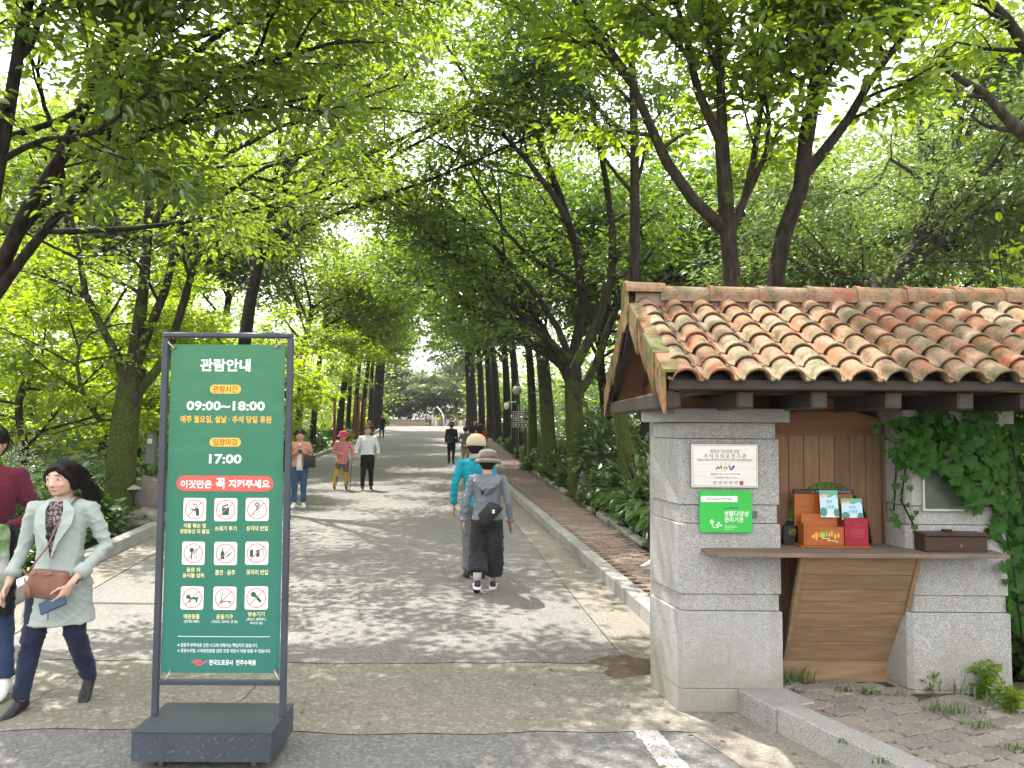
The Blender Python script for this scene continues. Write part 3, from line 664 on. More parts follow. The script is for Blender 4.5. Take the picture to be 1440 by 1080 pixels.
# verge tiles: hanging plates along the gable edge
for side in (1, -1):
    for k in range(4):
        s0 = .17 + k * .335; s1 = s0 + .365
        mb = MB(); a = Vector((0, RY, RZ)) + sd * s0; b = Vector((0, RY, RZ)) + sd * min(s1, SLn + .05)
        hz = .175; x_ = -.225 - .008 * ((k + 1) % 2) - (.004 if side < 0 else 0)
        quad = [(a.y, a.z + .05), (b.y, b.z + .055), (b.y, b.z - hz + .0), (a.y, a.z - hz + .065)]
        vs = [(x, (y if side > 0 else 2 * RY - y), z) for x in (x_, x_ + .016) for y, z in quad]
        mb.add(vs, [(0, 1, 2, 3), (7, 6, 5, 4), (0, 4, 5, 1), (1, 5, 6, 2), (2, 6, 7, 3), (3, 7, 4, 0)])
        top = [(a.y, a.z + .05), (b.y, b.z + .055)]
        vs = [(x, (y if side > 0 else 2 * RY - y), z + dz) for x in (x_, x_ + .10) for (y, z) in top for dz in (.0, .016)]
        mb.add(vs, [(0, 1, 3, 2), (4, 6, 7, 5), (0, 4, 5, 1), (2, 3, 7, 6), (1, 5, 7, 3), (0, 2, 6, 4)])
        mb.build('verge_tile', M['tile_moss'], roof)
# timber under the tiles
mb = MB(); bev = .004
mb.bbox(-.19, 3.2, EYf - .015, EYf + .03, EZf - .058, EZf - .004, bev); mb.build('eaves_board', M['beam'], roof)
for k, x in enumerate((-.155, .255, .672, 1.09, 1.495, 1.85, 2.25, 2.65)):
    mb = MB(); mb.bbox(x - .046, x + .046, EYf + .035, 1.9, EZf - .165, EZf - .062, .012); mb.build('rafter', M['beam'], roof)
mb = MB()
for a, b in ((0, SLn),):
    for sgn in (1, -1):
        p0, p1 = Vector((0, RY, RZ - .01)), Vector((0, RY, RZ - .01)) + sd * SLn
        vs = [(x, (p.y if sgn > 0 else 2 * RY - p.y), p.z + dz) for x in (-.19, 3.2) for p in (p0, p1) for dz in (-.05, -.022)]
        mb.add(vs, [(0, 1, 3, 2), (4, 6, 7, 5), (0, 4, 5, 1), (2, 3, 7, 6), (1, 5, 7, 3), (0, 2, 6, 4)])
mb.build('roof_deck', M['plank_red'], roof)
for sgn in (1, -1):
    mb = MB(); p0, p1 = Vector((0, RY, RZ - .07)), Vector((0, RY, RZ - .07)) + sd * (SLn - .02)
    vs = [(x, (p.y if sgn > 0 else 2 * RY - p.y), p.z + dz) for x in (-.205, -.15) for p in (p0, p1) for dz in (-.10, .0)]
    mb.add(vs, [(0, 1, 3, 2), (4, 6, 7, 5), (0, 4, 5, 1), (2, 3, 7, 6), (1, 5, 7, 3), (0, 2, 6, 4)]); mb.build('barge_rafter', M['beam'], roof)
# gable boards set back from the verge
for k in range(6):
    z0 = 1.99 + k * .105; half = (RZ - .07 - z0 - .05) / (RZ - EZf) * (RY - EYf) - .08
    if half < .1: break
    mb = MB(); mb.bbox(.06 + .002 * (k % 2), .085 + .002 * (k % 2), RY - half, RY + half, z0 + .002, z0 + .103, .003); mb.build('gable_board', M['plank_red'], roof)
mb = MB(); mb.box(.10, 2.0, -.30, 1.75, 1.945, 1.962); mb.build('ceiling', M['beam'], roof)
mb = MB(); mb.bbox(-.1, 3.1, .20, .29, 1.866, 1.943, .006); mb.bbox(-.1, 3.1, 1.42, 1.53, 1.866, 1.943, .006); mb.build('wall_plate', M['plank_red'], roof)
# wire mesh closing the hollows of the lowest tiles
mb = MB()
for c in range(NCOL):
    x = -.10 + c * PITCHX
    for k in range(-6, 7):
        hh = sqrt(max(0, .064 ** 2 - (k * .0095) ** 2)) * .9
        mb.tube([(x + k * .0095, EYf + .02, EZf + .006), (x + k * .0095 + .012, EYf + .02, EZf + .006 + hh)], .0012, 3, cap=False)
tag(mb.build('wire_mesh', M['black'], roof), kind='stuff')
mb = MB(); mb.box(-.19, 3.2, EYf + .05, EYf + .06, EZf - .02, EZf + .022); mb.build('eaves_filler', M['black'], roof)
# dry leaves and twigs caught between the tiles
mb = MB()
for (px, py) in ((944, 461), (1012, 441), (1098, 446), (1030, 497)):
    p = P(px, py, 5.0) - Vector((BX, BY, 0)); t_ = (p.y - RY) / (EYf - RY); p.z = RZ + (EZf - RZ) * t_ + .02
    for k in range(9):
        q = p + Vector((rng.gauss(0, .02), rng.gauss(0, .025), rng.uniform(0, .02)))
        if k < 3: mb.tube([q, q + Vector((rng.uniform(-.08, .08), rng.uniform(-.05, .05), .012))], .0018, 4)
        else:
            a = Vector((rng.gauss(0, 1), rng.gauss(0, 1), rng.gauss(0, .5))).normalized() * .022; b = a.orthogonal().normalized() * .012
            mb.add([q - a, q + b, q + a + Vector((0, 0, .008)), q - b], [(0, 1, 2, 3)])
tag(mb.build('dead_leaves', mat('dry_leaf', (.16, .12, .085), .8), None, (BX, BY, 0)), 'dry leaves and twigs caught between the clay roof tiles', 'leaves', kind='stuff')

# ---- the two signs on the pillar
def on_front(px, py, dy=-.02):
    q = P(px, py, BY + dy); return q.x - BX, q.z
def q_rect(x0, y0, x1, y1, dy=-.02):
    a, b = on_front(x0, y1, dy), on_front(x1, y0, dy); return a[0], b[0], a[1], b[1]
sg = empty('plaque', (BX, BY - .012, 0), 0, 'brushed steel plaque with dark Korean lettering on the stone pillar', 'plaque')
x0, x1, z0, z1 = q_rect(973, 622.5, 1066, 684)
st = mat('brushed_steel', (.62, .60, .57), .33, (.52, .51, .49), 3, .5, .1, 160, metal=.75, stretch=(1, 8, 40))
mb = MB(); mb.bbox(x0, x1, -.014, -.001, z0, z1, .003); mb.build('plate', st, sg)
mb = MB(); bw = .0012
for k, rr in enumerate((rrect(x0 + .010, x1 - .010, z0 + .010, z1 - .010, .008), )): line(mb, rr + rr[:1], .002, -.0146)
def sx(u): return x0 + (x1 - x0) * (u - 65) / 445
def sz(v): return z1 - (z1 - z0) * (v - 60) / 298
def tp(mb, s, a, b, c, d, m=0, bold=0): put_text(mb, s, sx(a), sx(b), sz(d), sz(c), -.0147, m, bold)
tp(mb, '멸종위기야생동식물', 190, 385, 98, 122); tp(mb, '서 식 지 외 보 전 기 관', 148, 430, 124, 160); tp(mb, 'Endangered Species Of Wild Fauna And Flora Ex-Situ Conservation Institution', 105, 470, 160, 180)
tp(mb, '(지정일자 : 2011. 9. 8)', 218, 365, 282, 298); tp(mb, '환 경 부 장 관', 208, 375, 312, 334)
mb.build('lettering', M['black'], sg)
blue, orange, red_, teal = mat('blue_print', (.01, .07, .24), .5), mat('orange_print', (.62, .20, .03), .5), mat('red_print', (.42, .035, .05), .5), mat('teal_print', (.02, .16, .19), .5)
mb = MB(); Y_ = -.0148
line(mb, [(sx(228), sz(238)), (sx(240), sz(212)), (sx(246), sz(232)), (sx(262), sz(208)), (sx(268), sz(236))], .006, Y_, 3)
disc(mb, sx(293), sz(224), .0115, Y_, 1, 20, .0065); line(mb, [(sx(280), sz(224)), (sx(306), sz(222))], .005, Y_ - .0002, 1)
line(mb, [(sx(314), sz(208)), (sx(330), sz(238)), (sx(352), sz(206))], .0085, Y_, 0); disc(mb, sx(343), sz(218), .008, Y_ - .0003, 0)
for a in (270, 292, 316): line(mb, [(sx(a), sz(202)), (sx(a + (a - 292) * .25), sz(188))], .0038, Y_, 1)
mb.build('emblem', [blue, orange, red_, teal], sg)
mb = MB(); flat(mb, [(sx(172), sz(280)), (sx(400), sz(280)), (sx(400), sz(252)), (sx(172), sz(252))], -.0147, 0); tp(mb, '한국도로공사전주수목원', 236, 392, 257, 274, 1, .012)
for a in (0,): line(mb, [(sx(184), sz(266)), (sx(198), sz(258)), (sx(212), sz(258)), (sx(216), sz(266)), (sx(192), sz(267)), (sx(200), sz(274)), (sx(216), sz(272))], .003, -.0149, 2); line(mb, [(sx(216), sz(258)), (sx(232), sz(274))], .003, -.0149, 1); line(mb, [(sx(232), sz(258)), (sx(218), sz(274))], .003, -.0149, 1)
mb.v = [(v[0], v[1] - (.0003 if i > 3 else 0), v[2]) for i, v in enumerate(mb.v)]
mb.build('label_strip', [M['white'], blue, red_], sg)
mb = MB(); flat(mb, [(sx(384), sz(338)), (sx(410), sz(338)), (sx(410), sz(312)), (sx(384), sz(312))], -.0147); mb.build('seal', red_, sg)
gs = empty('sign', (BX, BY - .012, 0), 0, 'bright green board with white Korean lettering below the steel plaque', 'sign')
x0, x1, z0, z1 = q_rect(985, 688, 1058, 747)
gr = mat('bright_green_acrylic', (.03, .40, .055), .35, spec=.4)
mb = MB(); mb.prism(rrect(x0, x1, z0, z1, .012), 0, .018, b=.002); mb.v = [(x, -z, y) for x, y, z in mb.v]; mb.build('panel', gr, gs)
sx = lambda u: x0 + (x1 - x0) * (u - 122) / 343
sz = lambda v: z1 - (z1 - z0) * (v - 374) / 284
def tp(mb, s, a, b, c, d, m=0, bold=0, y=-.0192): put_text(mb, s, sx(a), sx(b), sz(d), sz(c), y, m, bold)
mb = MB(); flat(mb, rrect(sx(131), sx(369), sz(450), sz(411), .006), -.0188, 0); tp(mb, '한국도로공사전주수목원', 168, 330, 421, 439, 1, .012)
tp(mb, 'mev 환경부지정', 280, 370, 484, 498, 1); tp(mb, '생물다양성', 280, 438, 510, 548, 0, .01); tp(mb, '관리기관', 282, 406, 552, 588, 0, .01)
tp(mb, 'The Institution of', 282, 352, 606, 615); tp(mb, 'Green Biodiversity and', 282, 366, 617, 626); tp(mb, 'Sustainable Use', 282, 340, 628, 637)
mb.build('lettering', [M['white'], mat('deep_blue_print', (.01, .03, .12), .5)], gs)
mb = MB(); Y_ = -.0190
flat(mb, [(sx(200), sz(566)), (sx(186), sz(584)), (sx(200), sz(604)), (sx(214), sz(584))], Y_); line(mb, [(sx(203), sz(600)), (sx(210), sz(622)), (sx(222), sz(624))], .0035, Y_ - .0002)
disc(mb, sx(244), sz(594), .0085, Y_, 0, 16, .004); line(mb, [(sx(244), sz(604)), (sx(240), sz(628))], .003, Y_ - .0002); flat(mb, [(sx(252), sz(606)), (sx(268), sz(602)), (sx(262), sz(614)), (sx(250), sz(616))], Y_ - .0001); flat(mb, [(sx(226), sz(600)), (sx(236), sz(608)), (sx(236), sz(616)), (sx(226), sz(610))], Y_ - .0001); disc(mb, sx(232), sz(622), .004, Y_)
mb.build('emblem', M['white'], gs)

# ---- things on the counter
SZ = 1.0005
def at_counter(px, d): return P(px, 700, d).x
orangewood = mat('varnished_orange_wood', (.36, .105, .022), .4, (.26, .07, .016), 5, .5, .1, 60, stretch=(1, 9, 9))
d_r = 4.86; K = d_r / F_PX; ax = at_counter(1133, d_r); ay = d_r
rack = empty('brochure_rack', (ax, ay, SZ), 0, 'orange varnished wooden brochure rack printed with small trees on the counter', 'brochure rack')
mb = MB(); mb.bbox(-.035, .40, -.02, .13, 0, .012, .003); mb.build('tray', orangewood, rack)
mb = MB(); mb.bbox(0, .238, -.005, .006, .0125, .128, .002); mb.bbox(-.012, -.0005, -.005, .105, .0125, .15, .002); mb.build('front_box', orangewood, rack)
mb = MB(); mb.bbox(-.012, .215, .035, .046, .0125, .205, .002); mb.build('middle_panel', orangewood, rack)
mb = MB(); mb.bbox(-.03, .345, .10, .112, .0125, .325, .002); mb.build('back_panel', orangewood, rack)
mb = MB(); mb.bbox(-.035, .35, .095, .118, .3255, .352, .002); mb.build('top_rail', M['darkwood'], rack)
mb = MB(); put_text(mb, 'ex 한국도로공사전주수목원', .08, .325, .330, .346, .0935, 0, .01); mb.build('lettering', mat('pale_blue_print', (.08, .3, .55), .5), rack)
mb = MB(); mb.bbox(.241, .388, -.012, .003, .0125, .185, .002); redp = mb.build('red_panel', mat('crimson_painted_wood', (.30, .012, .03), .5, (.22, .01, .022), 12), rack)
mb = MB()
for k, (s, a, b) in enumerate((('전주수목원', .30, .34), ('마스크 착용 및 방역수칙', .276, .362), ('발열자는 출입이 제한', .278, .365), ('관람객 여러분께 안내', .282, .36), ('부탁드립니다', .29, .35))): put_text(mb, s, a, b, .135 - k * .014 - .012 * (k > 0), .145 - k * .014 - .012 * (k > 0), -.0126)
mb.build('lettering', mat('dull_pink_print', (.45, .13, .14), .6), rack)
mb = MB(); cs = [mat('print_%s' % n, c, .5) for n, c in (('yellow', (.7, .42, .05)), ('ochre', (.62, .25, .03)), ('olive', (.36, .36, .04)), ('green', (.07, .26, .06)), ('cream', (.7, .62, .45)))]
for k, (u, v, r_, ry, c) in enumerate(((880, 672, .008, .008, 0), (902, 668, .014, .024, 1), (942, 664, .020, .018, 2), (968, 650, .010, .018, 3), (986, 660, .008, .012, 2), (1004, 652, .009, .018, 1), (1026, 672, .010, .016, 2), (1047, 666, .009, .015, 1))):
    x = .238 * (u - 833) / 252; z = .128 - (v - 612) / 133 * .1285; disc(mb, x, z, r_, -.0058 - k * .0001, c, 14, None, ry); line(mb, [(x, z + ry * .3), (x, z - ry - .008)], .002, -.0062 - k * .0001, 4)
line(mb, [(.105, .058), (.15, .055), (.135, .045), (.18, .042), (.20, .034)], .004, -.0064, 4); mb.build('printed_trees', cs, rack)
sky_p, mint, pinkp, inkp, bush = [mat('cover_%s' % n, c, .35) for n, c in (('blue', (.42, .62, .78)), ('green', (.12, .34, .24)), ('pink', (.75, .38, .30)), ('ink', (.02, .10, .09)), ('bush', (.06, .20, .15)))]
def brochure(label, x, z, y, wd, h, rz):
    b = empty('brochure', (ax + x, ay + y, SZ + z), rz, label, 'brochure'); b.rotation_euler.x = -.12
    mb = MB(); mb.box(0, wd, 0, .007, 0, h); mb.build('pages', [M['white']], b)
    mb = MB(); Y_ = -.0008
    flat(mb, [(0, 0), (wd, 0), (wd, h), (0, h)], Y_, 0)
    flat(mb, [(0, h), (0, h * .76)] + [(wd * t, h * (.78 + .06 * sin(t * 9))) for t in (.15, .3, .45, .6, .75, .9)] + [(wd, h * .66), (wd, h)], Y_ - .0004, 1)
    flat(mb, [(0, h * .76), (wd * .2, h * .72), (wd * .5, h * .82), (wd * .3, h * .85), (0, h * .82)], Y_ - .0007, 2)
    disc(mb, wd * .16, h * .2, wd * .2, Y_ - .0008, 4, 16, None, h * .17); disc(mb, wd * .88, h * .17, wd * .15, Y_ - .0008, 4, 16, None, h * .16)
    flat(mb, [(wd * .3, 0), (wd * .8, 0), (wd * .7, h * .12), (wd * .45, h * .14)], Y_ - .0009, 5)
    put_text(mb, '전주', wd * .34, wd * .68, h * .50, h * .64, Y_ - .0012, 3); put_text(mb, '수목원', wd * .30, wd * .76, h * .30, h * .45, Y_ - .0012, 3)
    for q in (.52, .66): disc(mb, wd * q, h * .1, wd * .03, Y_ - .0013, 2, 8, None, h * .07)
    mb.build('cover', [sky_p, mint, pinkp, inkp, bush, M['white']], b)
brochure('taller pale blue brochure with green top standing in the wooden rack', .107, .185, .02, .112, .168, .0)
brochure('lower pale blue brochure standing behind the red panel of the rack', .243, .170, .022, .132, .132, .05)
# small black plank sign leaning in the opening
sgn = empty('sign', (at_counter(1100.5, 4.98), 4.98, SZ), 0, 'small black wooden sign with green Korean lettering half behind the brochure rack', 'sign')
mb = MB(); mb.prism(rrect(0, .30, .0, .122, .018), 0, .02, b=.003); mb.v = [(x, -z, y) for x, y, z in mb.v]; mb.build('plank', mat('black_stained_wood', (.012, .011, .010), .5, (.03, .028, .025), 8, stretch=(1, 6, 12)), sgn)
mb = MB(); put_text(mb, '관람안내', .028, .26, .062, .104, -.0208, 0, .012); put_text(mb, '09:00 - 18:00', .10, .26, .022, .046, -.0208, 1); mb.build('lettering', [mat('moss_green_paint', (.16, .24, .04), .6), mat('tan_paint', (.35, .25, .14), .6)], sgn)
# donation box
p = P(1296, 773, 4.74)
dbx = empty('box', (p.x, 4.70, SZ), 0, 'dark brown wooden box with a knobbed lid at the counter end below the ivy', 'box')
mb = MB(); mb.bbox(.008, .385, 0, .2, 0, .095, .004); mb.build('body', M['darkwood'], dbx)
mb = MB(); mb.bbox(0, .393, -.012, .212, .0955, .112, .004); mb.build('lid', M['darkwood'], dbx)
mb = MB(); mb.bbox(.172, .222, .08, .12, .1125, .126, .004); mb.build('knob', M['darkwood'], dbx)
mb = MB(); mb.bbox(.215, .232, -.006, .003, .03, .05, .001); mb.build('clasp', mat('dull_brass', (.20, .13, .05), .45, metal=.7), dbx)
# tall grass growing behind the booth, seen through its round opening and rear window
gp = empty('ornamental_grass', (P(1112, 700, 7.5).x, 7.5, bed(2.7, 7.5)), 0, 'bright green tall grass seen through the round booth opening left of the brochure rack', 'plant')
mb = MB(); r2 = random.Random(5)
for k in range(420):
    a = r2.uniform(0, 2 * pi); q = r2.uniform(.05, .45); h = r2.uniform(.9, 1.75); x, y = .22 * cos(a) * r2.random(), .22 * sin(a) * r2.random()
    pts = [Vector((x + q * cos(a) * t * t, y + q * sin(a) * t * t, h * t)) for t in (0, .4, .75, 1)]; n_ = Vector((-sin(a), cos(a), 0))
    vs = [pt + n_ * s_ * .011 * (1 - t * t) for pt, t in zip(pts, (0, .4, .75, .98)) for s_ in (-1, 1)]; mb.add(vs, [(2 * i, 2 * i + 1, 2 * i + 3, 2 * i + 2) for i in range(3)])
mb.build('blades', leaf_mat('grass_blade', (.07, .14, .012), (.12, .2, .02), (.36, .54, .02)), gp)
# the booth's shelf inside carries the pot
mb = MB(); mb.bbox(.20, 1.36, .29, .75, .90, .928, .004); mb.build('inner_counter', M['plank_h'], booth)
# ------------------------------------------------------------------ the green banner in its wheeled frame
BD = 4.19
bst = empty('banner_stand', (-1.555, BD, 0), R(0), 'charcoal metal stand with a green Korean visiting-hours banner at left of the road', 'banner stand')
def BL(px, py, d=BD): q = P(px, py, d); return q.x + 1.555, q.z
bx0, bx1 = -1.905 + 1.555, -1.203 + 1.555
mb = MB()
base = [(bx0, 3.975 - BD), (bx1, 3.975 - BD), (bx1 - .0, 4.375 - BD), (bx0, 4.375 - BD)]
mb.prism(base, .05, .192); mb.build('base', M['rusty_metal'], bst)
mb = MB(); mb.prism([(bx0 - .004, 3.971 - BD), (bx1 + .004, 3.971 - BD), (bx1 + .004, 4.379 - BD), (bx0 - .004, 4.379 - BD)], .1925, .2, b=.002); mb.build('base_lid', M['dark_metal'], bst)
for x in (bx0 + .13, bx1 - .1):
    for y in (4.04 - BD, 4.30 - BD):
        cs_ = child('caster', bst, (x, y, .025)); mb = MB(); mb.lathe([(0, -.011), (.024, -.011), (.025, 0), (.024, .011), (0, .011)], M=Matrix.Rotation(pi / 2, 4, 'Y')); mb.build('wheel', mat('grey_rubber', (.10, .10, .10), .7), cs_)
        mb = MB(); mb.box(-.018, .018, -.012, .018, .0255, .045); mb.build('fork', mat('zinc', (.4, .4, .4), .4, metal=.8), cs_)
xl, xr = BL(228, 700)[0], BL(405, 700)[0]; zt_ = BL(300, 474)[1]; zc = BL(300, 962)[1]
pw = .0155
for x in (xl, xr): mb = MB(); mb.bbox(x - pw, x + pw, -pw, pw, .2005, zt_ - pw, .003); mb.build('post', M['dark_metal'], bst)
tb = MB(); tb.bbox(xl - pw, xr + pw, -pw - .0005, pw + .0005, zt_ - pw + .0005, zt_ + pw, .008); tb.build('top_bar', M['dark_metal'], bst)
tb = MB(); tb.bbox(xl + pw + .0003, xr - pw - .0003, -.013, .013, zc - .013, zc + .013, .003); tb.build('lower_bar', M['dark_metal'], bst)
x0, z1 = BL(240.5, 487); x1, z0 = BL(393.5, 949)
NXB, NZB = 14, 40; mb = MB(); vs = []
def sheet_y(u, v): return .004 - .009 * sin(u * pi) * sin(v * 2.2 + .4)
for j in range(NZB + 1):
    for i in range(NXB + 1):
        u, v = i / NXB, j / NZB; sag = -.004 * sin(u * pi) * (1 - v) ** 6 + .0; vs.append((x0 + (x1 - x0) * u - .006 * (1 - v) * (1 - 2 * u) - .0, sheet_y(u, v), z0 + (z1 - z0) * v))
n = NXB + 1; mb.add(vs, [(j * n + i, j * n + i + 1, (j + 1) * n + i + 1, (j + 1) * n + i) for j in range(NZB) for i in range(NXB)], 0, True)
def banner_mat():
    """printed vinyl: flat print that runs from mid green above to blue-green below"""
    m, t, b = node_mat('green_vinyl'); tc = t.nodes.new('ShaderNodeTexCoord'); sp = t.nodes.new('ShaderNodeSeparateXYZ'); t.links.new(tc.outputs['Generated'], sp.inputs[0])
    mx = t.nodes.new('ShaderNodeMix'); mx.data_type = 'RGBA'; t.links.new(sp.outputs[2], mx.inputs['Factor']); mx.inputs['A'].default_value = (.028, .160, .130, 1); mx.inputs['B'].default_value = (.030, .158, .074, 1)
    t.links.new(mx.outputs['Result'], b.inputs['Base Color']); b.inputs['Roughness'].default_value = .3; b.inputs['Specular IOR Level'].default_value = .45
    n = t.nodes.new('ShaderNodeTexNoise'); n.inputs['Scale'].default_value = 5; t.links.new(tc.outputs['Object'], n.inputs[0]); bp = t.nodes.new('ShaderNodeBump'); bp.inputs['Strength'].default_value = .25; bp.inputs['Distance'].default_value = .03; t.links.new(n.outputs[0], bp.inputs['Height']); t.links.new(bp.outputs[0], b.inputs['Normal']); return m
sheet = mb.build('banner', banner_mat(), bst)
def proud(mb, off=.0016):
    """lays flat print onto the gently curved sheet"""
    o = []
    for x, y, z in mb.v:
        u = min(1, max(0, (x - x0) / (x1 - x0))); v = min(1, max(0, (z - z0) / (z1 - z0))); o.append((x, sheet_y(u, v) - off + y, z))
    mb.v = o; return mb
W_, YL, RD, PK, GN = M['white'], mat('banner_yellow', (.72, .42, .08), .45), mat('banner_coral', (.72, .10, .085), .45), mat('banner_cream', (.76, .66, .34), .45), mat('banner_ink_green', (.012, .10, .075), .45)
# pixel boxes read off the photograph -> lettering in metres on the sheet
def bt(mb, s, px0, px1, py0, py1, m=0, bold=0, y=0): a = BL(px0, py1); b = BL(px1, py0); put_text(mb, s, a[0], b[0], a[1], b[1], y, m, bold)
def row(m, *a):
    mb = MB(); bt(mb, *a); proud(mb).build('lettering', [m], sheet)
row(W_, '관람안내', 281.5, 352.5, 507, 525, 0, .03); row(W_, '09:00~18:00', 262.5, 373, 566.5, 580, 0, .028); row(W_, '17:00', 295, 341, 641, 654.5, 0, .028)
row(YL, '매주 월요일, 설날 · 추석 당일 휴원', 254, 382, 587, 598, 0, .025)
for s, a, b, c, d in (('식물 훼손 및', 259, 291.5, 738.5, 745), ('관람동선 외 출입', 254.5, 296, 746.5, 753), ('쓰레기 투기', 304, 334.5, 742, 749), ('삼각대 반입', 348, 378, 741.5, 748.5), ('음료 외', 264, 283.5, 800.5, 807), ('음식물 섭취', 258.5, 289, 808.5, 815), ('흡연 · 음주', 304.5, 333, 803.5, 811), ('돗자리 반입', 348.5, 378.5, 803, 810.5), ('애완동물', 260, 283, 866, 873), ('운동기구', 306.5, 330, 866, 873), ('방송기기', 351, 374, 862.5, 869)):
    row(PK, s, a, b, c, d, 0, .02)
for s, a, b, c, d in (('(안내견 제외)', 261, 282.5, 874.5, 879), ('(킥보드, 인라인, 공 등)', 300, 336.5, 874.5, 879), ('(확성기, 블루투스', 349, 376.5, 871, 875.5), ('마이크 등)', 354, 371.5, 876.5, 881), ('※ 관람객 부주의로 인한 사고에 대해서는 책임지지 않습니다.', 252, 365, 907, 912.5), ('※ 공원녹지법, 수목원정원법 관련 조항 위반시 처벌 받을 수 있습니다.', 252, 383, 915, 920.5)): row(W_, s, a, b, c, d, 0, .012)
row(W_, '한국도로공사  전주수목원', 296.5, 362, 930, 938, 0, .025)
mb = MB()
a, b = BL(252, 898), BL(382, 897.2); vs = [(a[0] + (b[0] - a[0]) * k / 24, 0, z) for k in range(25) for z in (a[1], b[1])]; mb.add(vs, [(2 * k, 2 * k + 2, 2 * k + 3, 2 * k + 1) for k in range(24)])
proud(mb).build('printed_line', [W_], sheet)
def pill(px0, px1, py0, py1, m, s, tx0, tx1, ty0, ty1, tm, bold):
    mb = MB(); a, b = BL(px0, py1), BL(px1, py0); r_ = (b[1] - a[1]) / 2; cz = (a[1] + b[1]) / 2; vs = []
    xs_ = [a[0] + r_ * (1 - cos(pi / 2 * k / 6)) for k in range(7)]; xs_ += [xs_[-1] + (b[0] - a[0] - 2 * r_) * k / 20 for k in range(1, 20)]; xs_ += [b[0] - r_ * (1 - cos(pi / 2 * k / 6)) for k in range(6, -1, -1)]
    for x in xs_:
        e = max(0, a[0] + r_ - x, x - b[0] + r_); hh = sqrt(max(0, r_ * r_ - e * e)); vs += [(x, 0, cz - hh), (x, 0, cz + hh)]
    mb.add(vs, [(2 * k, 2 * k + 2, 2 * k + 3, 2 * k + 1) for k in range(len(xs_) - 1)], 0)
    for args in s: bt(mb, args[0], args[1], args[2], args[3], args[4], 1, bold, -.0012)
    return proud(mb).build('label_strip', [m, tm], sheet)
pill(295.5, 339.5, 543.5, 556, YL, [('관람시간', 300, 335, 545, 554.5)], 0, 0, 0, 0, mat('banner_brown_ink', (.10, .075, .03), .5), .004)
pill(295.5, 340, 618, 630.5, YL, [('입장마감', 300.5, 335.5, 619.5, 629)], 0, 0, 0, 0, bpy.data.materials['banner_brown_ink'], .004)
pill(249, 385.5, 671.5, 693, RD, [('이것만은', 255, 300, 677.5, 689.5), ('꼭', 305, 319, 674.5, 690), ('지켜주세요', 323, 380.5, 676.5, 688.5)], 0, 0, 0, 0, W_, .03)
# the nine prohibition pictograms
def icon(k, cxp, cyp):
    c = BL(cxp, cyp); e = .0040 * 15.9 / 1.0; h = .0615
    pc = child('pictogram', sheet); mb = MB(); flat(mb, rrect(c[0] - h, c[0] + h, c[1] - h, c[1] + h, .012), 0); proud(mb, .0014).build('panel', [W_], pc)
    mb = MB(); s = h / 84.0
    X = lambda u: c[0] + u * s
    Z = lambda v: c[1] - v * s
    pg = lambda pts: flat(mb, [(X(a), Z(b)) for a, b in pts], 0)
    ln = lambda pts, wd: line(mb, [(X(a), Z(b)) for a, b in pts], wd * s, 0)
    dc = lambda a, b, r_, r2=None: disc(mb, X(a), Z(b), r_ * s, 0, 0, 18, None if r2 is None else r2 * s)
    if k == 0: pg([(-42, -12), (-10, -4), (20, -12), (34, -2), (34, 46), (10, 46), (8, 14), (-14, 8)]); pg([(-12, -48), (4, -36), (0, -30), (-12, -36)]); pg([(20, -48), (6, -36), (10, -30), (20, -38)]); ln([(4, -32), (6, -8)], 4)
    if k == 1: pg([(-28, -14), (26, -14), (22, 40), (-24, 40)]); pg([(-32, -24), (14, -44), (20, -34), (-28, -14)])
    if k == 2: dc(0, -36, 17, 8); ln([(0, -20), (-28, 42)], 4); ln([(0, -20), (32, 42)], 4); ln([(0, -20), (2, 42)], 4)
    if k == 3: dc(-12, -22, 17); ln([(-12, -20), (-12, 44)], 9); ln([(12, -42), (12, 44)], 4); ln([(26, -42), (26, 44)], 4)
    if k == 4: pg([(-36, -6), (-26, -20), (-26, -42), (-18, -42), (-18, -20), (-8, -6), (-8, 42), (-36, 42)]); ln([(6, 24), (34, 2)], 9); ln([(34, 2), (52, -14)], 5)
    if k == 5: pg([(-50, -26), (-26, -26), (-26, 26), (-50, 26)]); pg([(-4, -26), (20, -26), (20, 24), (-4, 28)]); ln([(24, -26), (48, -28), (48, 26), (24, 24)], 3)
    if k == 6: pg([(-46, -8), (-38, -18), (-34, -28), (-26, -20), (-16, -28), (-14, -6), (36, -6), (52, -18), (42, 8), (36, 34), (28, 34), (24, 10), (-8, 12), (-12, 34), (-20, 34), (-20, 8), (-30, 4), (-44, 4)])
    if k == 7: ln([(-10, -38), (-18, -38), (-26, 22), (36, 22)], 6); dc(-26, 28, 11, 5); dc(38, 28, 11, 5)
    if k == 8: dc(-22, -26, 19); pg([(-16, -10), (0, -24), (40, 22), (26, 34)])
    proud(mb, .0022).build('silhouette', [GN], pc)
    mb = MB(); disc(mb, c[0], c[1], 72 * s, 0, 0, 36, 66 * s); line(mb, [(X(-48), Z(48)), (X(48), Z(-48))], 6 * s, -.0003, 0); proud(mb, .003).build('ban_ring', [RD], pc)
for k, (a, b) in enumerate(((275.3, 719), (319.2, 719), (363, 718.5), (273.7, 780.5), (319.2, 780.5), (362.8, 780), (272.2, 843.5), (318.4, 843.5), (362.5, 843))): icon(k, a, b)
mb = MB(); X = lambda u: BL(u, 0)[0]
ec = [BL(a, b) for a, b in ((272, 934.5), (279, 931), (285, 931), (285.5, 934), (276, 934.5), (279.5, 938), (286, 937))]; line(mb, ec, .007, 0, 0)
